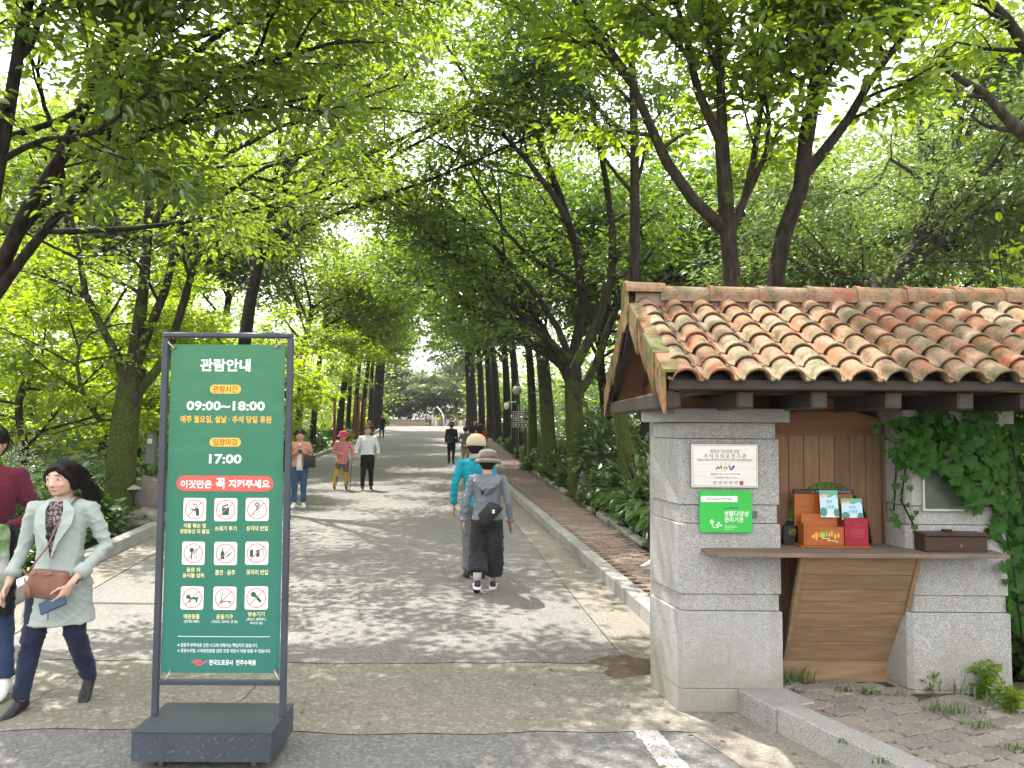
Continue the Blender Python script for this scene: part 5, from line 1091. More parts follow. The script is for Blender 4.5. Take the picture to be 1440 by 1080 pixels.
# --- pines beyond the crest
pg = 'pines beyond the crest of the road'
for k, (px, d, hgt, lab) in enumerate(((640, 108, 10.2, 'tallest pine beyond the crest, behind the crowd'), (575, 112, 8.0, 'pine with a spreading crown left of the crowd beyond the crest'), (540, 118, 7.0, 'small pine at the left end of the crest'), (458, 112, 7.5, 'pine glimpsed between the left-hand trunks'), (700, 115, 7.5, 'pine partly behind the right-hand trunks at the crest'), (612, 120, 8.6, 'pine directly behind the curved white pole'), (655, 122, 8.2, 'pine in the gap beside the thick dark end trunk on the right'))):
    x = (px - 720) / F_PX * d; f = Vector((x, d, 1.2)); tree(lab, pg, [f, f + Vector((.2, 0, hgt * .35)), f + Vector((-.2, 0, hgt * .7)), f + Vector((.1, 0, hgt * .92))], .3, None, 'leaf_pine', 'bark_grey', .72, 30, (6, 4), (1.9, 1.0), False, 12, 4.4, (0, 0), .45, -.02, .55, 110 + k, .5, 'pine_tree', .3, 1, .3, 75)

# --- shrubs
def shrub_mesh(n, size, rx, ry, rz, leaf, fine=False, asp=.5, lump=6, flat_=.6, up=.3):
    c = NR.normal(size=(lump, 3)); c = unit(c) * NR.uniform(.35, .75, (lump, 1)); c[:, 2] = np.abs(c[:, 2]); k = NR.integers(0, lump, n); d = unit(NR.normal(size=(n, 3))); p = c[k] + d * (NR.uniform(.25, 1, n) ** .5)[:, None] * .48
    nr = d * .8 + NR.normal(0, .45, (n, 3)); nr[:, 2] += .7; tip = d + NR.normal(0, .6, (n, 3)); tip[:, 2] = tip[:, 2] * .6 - .15 + up * .3
    p = p * np.array([rx, ry, rz]); p[:, 2] = np.abs(p[:, 2]) + .02; s = size * NR.uniform(.6, 1.3, n); return leaf_arrays(p, unit(tip), nr, s, s * asp, fine)
def shrub(label, px, d, rx, ry, rz, n, size, leaf='leaf_bush', seed=0, group=None, name='shrub', fine=False, z=None, asp=.5, lump=7, flower=None, dx=0):
    global NR
    NR = np.random.default_rng(seed + 400); x = (px - 720) / F_PX * d
    if x < (kl(d) + kr(d)) / 2: x = min(x, kl(d) - .32 - rx * .92)                 # keeps behind the kerb
    elif d > 9: x = max(x, kr(d) + .3 + interp(d, SWW) + rx * .85)
    r_ = empty(name, (x, d, bed(x, d) - .08), 0, label, 'shrub', group)
    V_, F_ = shrub_mesh(n, size, rx, ry, rz, leaf, fine, asp, lump); link(bpy.data.objects.new('foliage', np_mesh('foliage', V_, F_, M[leaf])), r_)
    # stems
    m_ = 9; st = np.empty((m_, 4, 3)); a = NR.uniform(0, 2 * pi, m_); q = NR.uniform(.3, .8, m_)
    for i in range(4): st[:, i] = np.stack([np.cos(a) * q * rx * (i / 3) ** 1.3, np.sin(a) * q * ry * (i / 3) ** 1.3, np.full(m_, rz * .95) * i / 3], 1)
    V_, F_ = tubes(st, np.broadcast_to(np.linspace(.014, .005, 4), (m_, 4)), 4); link(bpy.data.objects.new('stems', np_mesh('stems', V_, F_, M['bark'], True)), r_)
    if flower:
        fm, cnt, ln = flower; d_ = unit(NR.normal(size=(cnt, 3))); d_[:, 2] = np.abs(d_[:, 2]); p = d_ * np.array([rx, ry, rz]) * NR.uniform(.85, 1.02, (cnt, 1)); vs, fs, o = [], [], 0
        k = 10; P_ = np.repeat(p, k, 0); dr = np.repeat(unit(d_ + NR.normal(0, .3, (cnt, 3)) + np.array([0, 0, .35])), k, 0); t = np.tile(np.linspace(0, 1, k), cnt)[:, None]
        P_ = P_ + dr * t * ln + NR.normal(0, .012, (cnt * k, 3)) * (1.2 - t); s = np.full(cnt * k, .022); V_, F_ = leaf_arrays(P_, unit(NR.normal(size=(cnt * k, 3))), NR.normal(size=(cnt * k, 3)), s, s * .8, False)
        link(bpy.data.objects.new('flower_spikes', np_mesh('flower_spikes', V_, F_, fm)), r_)
    return r_
M['flower'] = mat('dusty_pink_flower', (.34, .30, .25), .8)
shrub('large grey green shrub with dusty flower spikes at the left edge behind the walkers', 20, 8.8, 1.15, .9, 1.75, 9000, .075, 'leaf_bush', 1, flower=(M['flower'], 170, .16), fine=True)
shrub('dark shrub filling in behind the flowering shrub at the left edge', -60, 10.5, 1.5, .8, 1.9, 5000, .11, 'leaf_bush', 2)
hg = 'broad leafed hydrangea bushes behind the left kerb'
for k, (px, d, lab, s) in enumerate(((132, 9.8, 'hydrangea bush directly behind the woman in the pale coat', (.75, .6, 1.0)), (180, 11.6, 'hydrangea bush below the thick mossy trunk', (.9, .6, 1.0)), (95, 10.8, 'hydrangea bush left of the woman and below the flowering shrub', (.8, .6, 1.1)), (216, 14.4, 'hydrangea bush behind the dark boulder', (.7, .6, .95)))):
    shrub(lab, px, d, *s, 1500, .15, 'leaf_hosta', 10 + k, hg, 'hydrangea_bush', True, asp=.62)
lb = 'bushes along the left kerb'
for k, (px, d, lab, s, lf) in enumerate(((395, 20.5, 'low leafy bush by the kerb behind the right banner post', (1.0, .9, 1.0), 'leaf_bush'), (428, 24.5, 'spreading bush behind the woman reading her phone', (1.4, 1.0, 1.5), 'leaf_bush'), (465, 29, 'low dark bush behind the pink hat', (1.2, 1.1, 1.2), 'leaf_bush'), (405, 26, 'tall dark conifer-like bush at left of the road in deep shade', (1.6, 1.2, 2.6), 'leaf_dark'), (498, 38, 'bush with a few white flowers on the left below the slim trunks', (1.3, 1.1, 1.1), 'leaf_bush'), (512, 47, 'sunlit low bush on the left below the red posts', (1.4, 1.2, 1.1), 'leaf_fresh'), (532, 62, 'bright round bush near the left end of the kerb', (1.5, 1.3, 1.4), 'leaf_lime'), (546, 80, 'bright bush at the crest on the left', (1.6, 1.3, 1.7), 'leaf_fresh'))):
    shrub(lab, px, d, *s, 3000, .12 + .004 * d, lf, 30 + k, lb)
rb = 'bushes along the right footway'
for k, (px, d, lab, s, lf) in enumerate(((845, 15.8, 'leafy bush right of the large mossy trunk', (.85, .8, 1.15), 'leaf_bush'), (897, 13.5, 'lush bush between the slim mossy trunk and the booth', (.7, .8, 1.3), 'leaf_bush'), (868, 17.5, 'tall bush behind the slim mossy trunk', (1.2, .9, 1.9), 'leaf_bush'), (800, 20.5, 'bush in front of the leaning slim trunk', (.75, .8, 1.0), 'leaf_bush'), (788, 23, 'dark bush between the leaning trunk and the large trunk', (.8, .8, 1.1), 'leaf_dark'), (757, 27, 'spreading fern-like bush below the direction sign', (1.0, .9, 1.0), 'leaf_bush'), (741, 33, 'low bush left of the direction sign post', (.95, .9, 1.0), 'leaf_bush'), (728, 40, 'small bush behind the red jacket walker', (.9, .9, 1.0), 'leaf_bush'), (850, 26, 'pale flowering bush on the slope behind the row', (2.0, 1.2, 2.0), 'leaf_pale'), (940, 16.5, 'bush behind the booth pillar', (1.4, 1.0, 1.7), 'leaf_bush'), (698, 74, 'lime rounded bush at the right end of the crest', (2.2, 1.5, 3.2), 'leaf_lime'))):
    shrub(lab, px, d, *s, 2800, .11 + .004 * d, lf, 50 + k, rb)
shrub('bright leafed bush overhanging the right end of the tiled roof', 1450, 7.6, .9, .8, 3.9, 5200, .12, 'leaf_fresh', 80, fine=True)
shrub('dark broad leafed bush standing right of the ivy pillar', 1478, 5.6, .6, .5, 1.15, 1300, .15, 'leaf_hosta', 81, fine=True, asp=.6)
# --- hosta border: each rosette its own plant
def hosta_mesh(seed, n=26):
    global NR
    NR = np.random.default_rng(seed); a = NR.uniform(0, 2 * pi, n); V_, F_ = [], []; o = 0
    for k in range(n):
        h = NR.uniform(.14, .34); q = NR.uniform(.12, .34); L_ = NR.uniform(.17, .27); w_ = L_ * .42; dr = np.array([cos(a[k]), sin(a[k]), 0]); sd_ = np.array([-sin(a[k]), cos(a[k]), 0]); up_ = np.array([0, 0, 1.]); b = dr * q * .5 + up_ * h
        prof = [(0, .04, 0), (.25, .85, .06), (.55, 1, .04), (.82, .6, -.07), (1, .03, -.2)]
        for s_, w2, z_ in prof:
            c = b + dr * L_ * s_ + up_ * z_ * L_ * 1.6
            V_ += [c + sd_ * w_ * .5 * w2 + up_ * .02 * w2, c, c - sd_ * w_ * .5 * w2 + up_ * .02 * w2]
        for i in range(4):
            for j in range(2): F_.append([o + i * 3 + j, o + i * 3 + j + 1, o + i * 3 + j + 4, o + i * 3 + j + 3])
        o += 15
    return np_mesh('leaves', np.array(V_), np.array(F_), M['leaf_hosta'], True)
hms = [hosta_mesh(s) for s in (1, 2, 3, 4)]; r9 = random.Random(9)
for k in range(118):
    y = r9.uniform(7.6, 16.5); x = kr(y) + .17 + interp(y, SWW) + .30 + abs(r9.gauss(0, .45 if y < 12 else .25))
    o = bpy.data.objects.new('hosta', hms[k % 4]); o.location = (x, y, bed(x, y) - .03); o.rotation_euler = (0, 0, r9.uniform(0, 6.28)); s_ = r9.uniform(.85, 1.3); o.scale = (s_, s_, s_); COL.objects.link(o)
    tag(o, 'glossy hosta plant in the border between the footway and the booth', 'plant', 'hostas bordering the footway')
# --- ground cover and the wood behind
def scatter(name, label, n, fx, size, leaf, hgt, seed, cat='ground cover'):
    global NR
    NR = np.random.default_rng(seed); xy = fx(n); z = np.array([bed(x, y) for x, y in xy]); p = np.c_[xy, z + NR.uniform(-.02, 1, len(xy)) ** 1 * hgt * (1 + .6 * np.sin(xy[:, 0] * 1.3) * np.cos(xy[:, 1] * .9))]
    tip = NR.normal(0, 1, (len(p), 3)); tip[:, 2] *= .35; nr = NR.normal(0, .4, (len(p), 3)); nr[:, 2] += 1; s = size * NR.uniform(.6, 1.4, len(p)) * (1 + np.maximum(0, xy[:, 1] - 15) * .03)
    V_, F_ = leaf_arrays(p, unit(tip), nr, s, s * .55, False); o = link(bpy.data.objects.new(name, np_mesh(name, V_, F_, M[leaf]))); return tag(o, label, cat, kind='stuff')
def left_bed(n):
    y = NR.uniform(5, 60, n) ** 1.0; y = 5 + (y - 5) * NR.uniform(.2, 1, n); x = np.array([kl(v) for v in y]) - .25 - np.abs(NR.normal(0, 5, n)) * (.4 + y / 30); return np.c_[x, y]
def right_bed(n):
    y = 7.5 + NR.uniform(0, 1, n) ** 1.4 * 55; x = np.array([kr(v) + .3 + interp(v, SWW) for v in y]) + np.abs(NR.normal(0, 3.5, n)) * (.35 + y / 30); k = ~((y < 8.4) & (x < 3.6)); return np.c_[x, y][k]
scatter('ground_cover', 'low leafy ground cover under the trees left of the road', 30000, left_bed, .118, 'leaf_bush', .28, 5)
scatter('ground_cover', 'low leafy ground cover under the trees right of the road', 24000, right_bed, .118, 'leaf_bush', .32, 6)
def wood(label, x0, x1, y0, y1, n, seed, leaf, dens):
    global NR
    NR = np.random.default_rng(seed); c = np.c_[NR.uniform(x0, x1, dens), NR.uniform(y0, y1, dens), NR.uniform(1.5, 12, dens)]; k = NR.integers(0, dens, n); p = c[k] + NR.normal(0, 1, (n, 3)) * np.array([1.7, 1.7, .8])
    tip = NR.normal(0, 1, (n, 3)); tip[:, 2] *= .4; nr = NR.normal(0, .5, (n, 3)); nr[:, 2] += 1; s = .48 * NR.uniform(.6, 1.3, n); V_, F_ = leaf_arrays(p, unit(tip), nr, s, s * .5, False)
    tag(link(bpy.data.objects.new('woodland', np_mesh('woodland', V_, F_, M[leaf]))), label, 'woodland', kind='stuff')
wood('shaded wood filling the space behind the left-hand trees', -42, -15, 26, 85, 26000, 7, 'leaf', 150)
wood('green wood on the slope behind the booth and the right-hand row', 5, 36, 22, 70, 44000, 8, 'leaf', 260)
wood('distant green wood right of the crest', -3.0, 22, 62, 105, 15000, 9, 'leaf', 70)
wood('distant green wood left of the crest', -40, -16, 80, 125, 14000, 10, 'leaf_fresh', 60)

# --- ivy on the booth: the largest leaves are parts
ivy = empty('creeper', (2.55, 4.8, 0), 0, 'dark green creeper hanging over the right pillar of the booth', 'climbing plant')
def ivy_leaf(seed):
    r_ = random.Random(seed); out = [(0, 0), (.30, -.14), (.52, .02), (.46, .30), (.56, .52), (.30, .56), (.16, .74), (0, 1.0), (-.16, .74), (-.30, .56), (-.56, .52), (-.46, .30), (-.52, .02), (-.30, -.14)]
    mb = MB(); vs = [(0, .38, .04)] + [(x * .95 + r_.uniform(-.03, .03), y, -.10 * abs(x) - .16 * max(0, y - .4)) for x, y in out]; n = len(out)
    mb.add(vs, [(0, 1 + i, 1 + (i + 1) % n) for i in range(n)], 0, True); return mb
M['leaf_ivy'] = leaf_mat('creeper_leaf', (.014, .058, .008), (.036, .105, .012), (.06, .21, .012), .3, .012, .5)
ims = [ivy_leaf(s) for s in range(4)]; ime = [i.mesh('leaf', M['leaf_ivy']) for i in ims]; r7 = random.Random(17)
poly = [(1232, 592), (1300, 572), (1440, 556), (1470, 560), (1470, 900), (1425, 880), (1404, 760), (1392, 735), (1372, 720), (1352, 690), (1330, 660), (1300, 668), (1285, 650), (1262, 655), (1245, 640), (1226, 620)]
def inside(x, y, pl_):
    c = False
    for i in range(len(pl_)):
        (a, b), (d, e) = pl_[i], pl_[i - 1]
        if (b > y) != (e > y) and x < (d - a) * (y - b) / (e - b) + a: c = not c
    return c
spots = []
while len(spots) < 640:
    x, y = r7.uniform(1225, 1470), r7.uniform(556, 900)
    if inside(x, y, poly): spots.append((x, y))
for a, b in ((1265, 652), (1272, 665), (1262, 676), (1280, 680), (1268, 692), (1258, 700), (1276, 705), (1284, 722), (1256, 722), (1290, 715), (1287, 735), (1262, 730), (1254, 712)): spots.append((a, b))
big = []; rest = MB()
for k, (x, y) in enumerate(spots):
    dep = 4.80 - r7.uniform(0, .10) + (max(0, x - 1385) / 60) * .18; p = P(x, y, dep) - Vector((2.55, 4.8, 0)); s_ = r7.uniform(.045, .095) * (.6 if (k >= 640 or x < 1262) else 1)
    rot = Euler((R(90 + r7.gauss(-12, 20)), R(r7.gauss(0, 22)), R(r7.gauss(0, 26))), 'XYZ').to_matrix().to_4x4() @ Matrix.Rotation(pi + r7.gauss(0, .5), 4, 'Z'); Mx = Matrix.Translation(p) @ rot @ Matrix.Scale(s_, 4); big.append((dep - s_ * .5, k, Mx))
big.sort(key=lambda t: t[0])
for i, (_, k, Mx) in enumerate(big):
    if i < 300: o = bpy.data.objects.new('leaf', ime[k % 4]); o.matrix_local = Mx; link(o, ivy)
    else: q = ims[k % 4]; rest.add([Mx @ Vector(v) for v in q.v], q.f, 0, True)
tag(rest.build('foliage', M['leaf_ivy'], ivy), kind='stuff')
mb = MB()
for pts in (((1440, 900), (1425, 780), (1400, 680), (1350, 600), (1260, 590)), ((1270, 600), (1275, 650), (1268, 700), (1286, 735)), ((1300, 590), (1262, 640), (1258, 715)), ((1460, 900), (1440, 700), (1420, 600)), ((1380, 600), (1330, 640), (1300, 660))):
    mb.tube([P(x, y, 4.82) - Vector((2.55, 4.8, 0)) for x, y in pts], [.006] * len(pts), 5)
mb.build('stems', M['bark'], ivy)
# --- weeds and grass tufts around the forecourt
mb = MB(); r4 = random.Random(4)
def blades(mb, c, n, h, sp, wd=.004):
    for k in range(n):
        a = r4.uniform(0, 6.28); b = Vector(c) + Vector((r4.gauss(0, sp), r4.gauss(0, sp * .6), 0)); hh = h * r4.uniform(.4, 1.1); q = hh * r4.uniform(.2, .8); s_ = Vector((-sin(a), cos(a), 0)) * wd
        mid = b + Vector((cos(a) * q * .35, sin(a) * q * .35, hh * .65)); e = b + Vector((cos(a) * q, sin(a) * q, hh)); mb.add([b - s_, b + s_, mid + s_ * .8, mid - s_ * .8, e], [(0, 1, 2, 3), (3, 2, 4)])
for px, py, n, h, sp in ((1122, 958, 60, .10, .05), (1106, 962, 25, .06, .03), (1190, 972, 26, .06, .02), (1225, 974, 34, .07, .03), (1155, 985, 10, .03, .012), (1265, 976, 16, .04, .03), (1340, 1000, 60, .09, .07), (1380, 1020, 30, .07, .05), (1330, 965, 70, .10, .10), (1416, 985, 80, .1, .1), (1215, 995, 10, .02, .01), (1240, 1070, 18, .035, .02), (1188, 1042, 10, .03, .02), (1290, 1060, 9, .02, .01), (1430, 1050, 30, .05, .05), (1300, 985, 12, .03, .02), (1150, 1005, 6, .02, .01)): blades(mb, G(px, py, .13), n, h, sp)
for k in range(26):
    y = r4.uniform(5.5, 14); blades(mb, Vector((kr(y) + r4.uniform(-.02, .02) + (0 if k % 2 else .9), y, .01 if k % 2 else .12)), 5, .05, .02)
tag(mb.build('grass', leaf_mat('weed_grass', (.05, .10, .015), (.09, .16, .025), (.16, .3, .03))), 'tufts of grass growing in the joints of the forecourt pavers', 'grass', kind='stuff')
def weed(label, px, py, h, n, seed, size):
    global NR
    NR = np.random.default_rng(seed); c = G(px, py, .13); r_ = empty('weed', c, 0, label, 'plant'); st = np.empty((n, 4, 3)); a = NR.uniform(0, 2 * pi, n); hh = h * NR.uniform(.6, 1.1, n)
    for i in range(4): st[:, i] = np.stack([np.cos(a) * .35 * hh * (i / 3) ** 1.5, np.sin(a) * .3 * hh * (i / 3) ** 1.5, hh * i / 3], 1)
    V_, F_ = tubes(st, np.full((n, 4), .0022), 4); link(bpy.data.objects.new('stems', np_mesh('stems', V_, F_, M['leaf_fresh'], True)), r_); V_, F_ = leaves_on(st, 16, size, .012, 1, True, .1, .5, .5); link(bpy.data.objects.new('leaves', np_mesh('leaves', V_, F_, M['leaf_fresh'])), r_)
weed('leafy weed at the foot of the ivy pillar by the paving edge', 1308, 968, .13, 5, 1, .055)
weed('tall bushy weed growing from the soil right of the ivy pillar', 1388, 975, .2, 8, 2, .055)
weed('sprawling weed at the right edge of the soil bed', 1425, 1000, .16, 9, 3, .05)
weed('thin upright weed with a long stalk against the ivy pillar', 1322, 962, .24, 3, 4, .04)
def thicket(label, x0, x1, y0, y1, n, seed, leaf, dens, hgt=2.4):
    global NR
    NR = np.random.default_rng(seed); c = np.c_[NR.uniform(x0, x1, dens), NR.uniform(y0, y1, dens)]; z = np.array([bed(a, b) for a, b in c]); c = np.c_[c, z + NR.uniform(.1, hgt, dens)]; k = NR.integers(0, dens, n); p = c[k] + NR.normal(0, 1, (n, 3)) * np.array([1.5, 1.5, .55])
    tip = NR.normal(0, 1, (n, 3)); tip[:, 2] *= .4; nr = NR.normal(0, .5, (n, 3)); nr[:, 2] += 1; s = .40 * NR.uniform(.6, 1.3, n); V_, F_ = leaf_arrays(p, unit(tip), nr, s, s * .5, False)
    tag(link(bpy.data.objects.new('undergrowth', np_mesh('undergrowth', V_, F_, M[leaf]))), label, 'undergrowth', kind='stuff')
thicket('dark undergrowth in the shade of the left-hand wood', -40, -14, 24, 62, 30000, 13, 'leaf', 260, 3.2)
thicket('undergrowth on the slope behind the right-hand row', 5, 34, 24, 62, 36000, 14, 'leaf_bush', 260, 3.6)
thicket('undergrowth right of the crest behind the end trunks', -2, 20, 62, 100, 22000, 15, 'leaf_bush', 150, 3.6)
thicket('grey green thicket closing the view behind the pines', -34, 10, 114, 132, 28000, 16, 'leaf_pale', 260, 5.0)
wood('low green wood closing the view beyond the pines', -34, 12, 128, 150, 10000, 12, 'leaf_pale', 70)
# ------------------------------------------------------------------ people
def ring(c, rx, ry, n=14, tilt=0.0, sq=1.0):
    """elliptic ring lying in x-y, tipped about x"""
    o = []
    for k in range(n):
        a = 2 * pi * k / n; x, y = rx * cos(a), ry * sin(a); o.append(Vector((c[0] + x, c[1] + y * cos(tilt), c[2] + y * sin(tilt))))
    return o
def fuse(name, mb, m, voxel, smooth=3, parent=None, wr=0, fac=.5, seed=0):
    """melts the overlapping shapes into one continuous skin"""
    me = mb.mesh(name, m); o = bpy.data.objects.new(name, me); FS.collection.objects.link(o)
    rm = o.modifiers.new('r', 'REMESH'); rm.mode = 'VOXEL'; rm.voxel_size = voxel; rm.use_smooth_shade = True
    if smooth: sm = o.modifiers.new('s', 'SMOOTH'); sm.factor = fac; sm.iterations = smooth
    with bpy.context.temp_override(scene=FS, view_layer=FS.view_layers[0]): dg = bpy.context.evaluated_depsgraph_get(); dg.update()
    me2 = bpy.data.meshes.new_from_object(o.evaluated_get(dg)); me2.name = name
    bpy.data.objects.remove(o); bpy.data.meshes.remove(me)
    if wr:
        n_ = len(me2.vertices); co = np.empty(n_ * 3, np.float32); me2.vertices.foreach_get('co', co); co = co.reshape(-1, 3); no = np.empty(n_ * 3, np.float32); me2.vertex_normals.foreach_get('vector', no); no = no.reshape(-1, 3)
        x, y, z = co.T; f = np.zeros(n_)
        for (a, b, c_, ph, e) in ((5, 3, 9, .3, 3), (-6, 4, 8, 1.7, 3), (9, 6, 1.5, .9, 2), (-3, -8, 15, 2.2, 3), (12, 2, 12, 4.1, 4)):
            t = 6.28 * (a * x + b * y + c_ * z) + 2.2 * np.sin(9 * z + 7 * x + ph) + 1.3 * np.sin(17 * x - 11 * y + 5 * z + 2 * ph); mk = .5 + .5 * np.sin(8 * x + 11 * y - 7 * z + ph * 3 + 1.1 * np.sin(6 * z)); f += (1 - np.abs(np.sin(t * .5))) ** e * mk
        co = co + no * ((f - .45) * wr * .62)[:, None]; me2.vertices.foreach_set('co', co.ravel().astype(np.float32)); me2.update()
    if not me2.materials: me2.materials.append(m)
    return link(bpy.data.objects.new(name, me2), parent)
FS = bpy.data.scenes.new('workbench')
V3 = Vector
def lerp_pts(a, b, k): return [a.lerp(b, i / (k - 1)) for i in range(k)]
def limb(mb, pts, rads, n=12): mb.tube(pts, rads, n)
def hand(mb, w, d, n, h, side, curl=.3, thumb=None, flat_=1.0):
    """palm and five fingers from wrist w along d; n faces out of the palm; side is the thumb's side"""
    d = d.normalized(); n = (n - d * n.dot(d)).normalized(); s = d.cross(n) * side; L_ = .105 * h; pl = L_ * .52
    rings = []
    for t, wd, th in ((-.12, .026, .02), (.1, .033, .021), (.45, .045, .0235), (.8, .047, .021), (1.0, .044, .016)):
        c = w + d * pl * t; wd *= h * .53; th *= h * .48; rings.append([c + s * wd * cos(2 * pi * k / 12) + n * th * sin(2 * pi * k / 12) for k in range(12)])
    mb.loft(rings)
    for k, (off, ln, r_) in enumerate(((.032, .43, .0075), (.011, .48, .0078), (-.011, .45, .0074), (-.031, .35, .0065))):
        p = w + d * pl * .92 + s * off * h * .56; dd = (d + s * off * 1.8).normalized(); pts = [p]; cu = curl * (1 + .12 * k)
        for j, f in enumerate((.42, .33, .25)):
            dd = (dd * cos(cu) + n * sin(cu)).normalized(); p = p + dd * ln * L_ * f; pts.append(p)
        mb.tube(pts, [r_ * h * .60, r_ * h * .60, r_ * h * .54, r_ * h * .42], 7)
    p = w + d * pl * .2 + s * .022 * h * .6; dd = (d * .65 + s * .75 + n * .25).normalized(); q = p + dd * L_ * .28; dd = (d * .9 + s * .3 + n * .4).normalized(); q2 = q + dd * L_ * .2; q3 = q2 + (d + n * .5).normalized() * L_ * .15
    mb.tube([p, q, q2, q3], [.0105 * h * .6, .0098 * h * .6, .0088 * h * .6, .0065 * h * .6], 7)
def shoe(mb, ank, toe, h, wd=.030, low=True):
    """foot-shaped shoe from heel to toe"""
    d = toe - ank; d2 = d.normalized(); up = V3((0, 0, 1)) - d2 * d2.z; up.normalize(); s = d2.cross(up); L_ = .155 * h; heel = ank - d2 * .036 * h - up * .040 * h; rings = []
    for t, w_, z1 in ((0, .55, .3), (.04, .8, .62), (.16, .95, .72), (.3, .92, .70), (.5, .98, .48), (.72, 1.08, .33), (.9, .92, .28), (.98, .66, .22), (1, .36, .14)):
        c = heel + d2 * L_ * t; r_ = []
        for k in range(12):
            a = 2 * pi * k / 12; x = cos(a); z = sin(a); r_.append(c + s * wd * h * w_ * .82 * x + up * ((.5 + .5 * z) if z > 0 else .5 + .5 * max(z, -.8) / .8) * z1 * .085 * h)
        rings.append(r_)
    mb.loft(rings)
def head(mb, c, h, Mh):
    """skull, jaw, nose, lips, ears and neck root; looks along -y"""
    u = h * .132; rings = []
    for z, rx, ry, y in ((-.48, .16, .14, -.17), (-.44, .26, .24, -.13), (-.34, .345, .36, -.055), (-.2, .40, .43, -.02), (-.05, .435, .475, .0), (.1, .455, .50, .015), (.25, .44, .485, .03), (.38, .36, .40, .04), (.47, .22, .24, .04), (.50, .07, .08, .04)):
        rings.append([c + Mh @ V3((rx * cos(2 * pi * k / 18) * u, (ry * sin(2 * pi * k / 18) + y) * u, z * u)) for k in range(18)])
    mb.loft(rings)
    q = lambda x, y, z: c + Mh @ V3((x * u, y * u, z * u))
    mb.tube([q(0, -.455, .04), q(0, -.50, -.06), q(0, -.555, -.15), q(0, -.50, -.19)], [.035 * u, .048 * u, .075 * u, .05 * u], 8)
    for s in (-1, 1):
        mb.ball(q(s * .055, -.485, -.17), .05 * u, .045 * u, .035 * u, seg=8)
        mb.ball(q(s * .435, .03, -.03), .045 * u, .09 * u, .14 * u, M=Mh, seg=10)
        mb.ball(q(s * .18, -.36, -.13), .12 * u, .09 * u, .1 * u, M=Mh, seg=8)
        mb.ball(q(s * .16, -.415, .115), .12 * u, .045 * u, .035 * u, M=Mh, seg=8)
    mb.ball(q(0, -.43, -.285), .12 * u, .06 * u, .026 * u, M=Mh, seg=8); mb.ball(q(0, -.425, -.325), .10 * u, .06 * u, .03 * u, M=Mh, seg=8); mb.ball(q(0, -.36, -.43), .12 * u, .09 * u, .07 * u, M=Mh, seg=8)
SKIN = M['skin']
M['eye_white'] = mat('eye_white', (.62, .58, .55), .3); M['iris'] = mat('dark_iris', (.012, .008, .006), .15); M['lip'] = mat('lip', (.36, .13, .11), .45); M['brow'] = mat('brow', (.03, .022, .018), .8)
def face(c, h, Mh, par):
    u = h * .132; q = lambda x, y, z: c + Mh @ V3((x * u, y * u, z * u))
    for s in (-1, 1):
        mb = MB(); mb.ball(q(s * .17, -.40, .03), .075 * u, .045 * u, .036 * u, M=Mh, seg=10); e = mb.build('eye', M['eye_white'], par)
        mb = MB(); mb.ball(q(s * .17, -.437, .03), .034 * u, .016 * u, .034 * u, M=Mh, seg=8); mb.build('iris', M['iris'], e)
        mb = MB(); mb.tube([q(s * .08, -.458, .150), q(s * .17, -.455, .168), q(s * .27, -.41, .135)], [.012 * u, .019 * u, .01 * u], 6); mb.build('eyebrow', M['brow'], par)
    mb = MB(); mb.tube([q(-.11, -.462, -.30), q(0, -.498, -.302), q(.11, -.462, -.30)], [.012 * u, .022 * u, .012 * u], 6); mb.build('mouth', M['lip'], par)
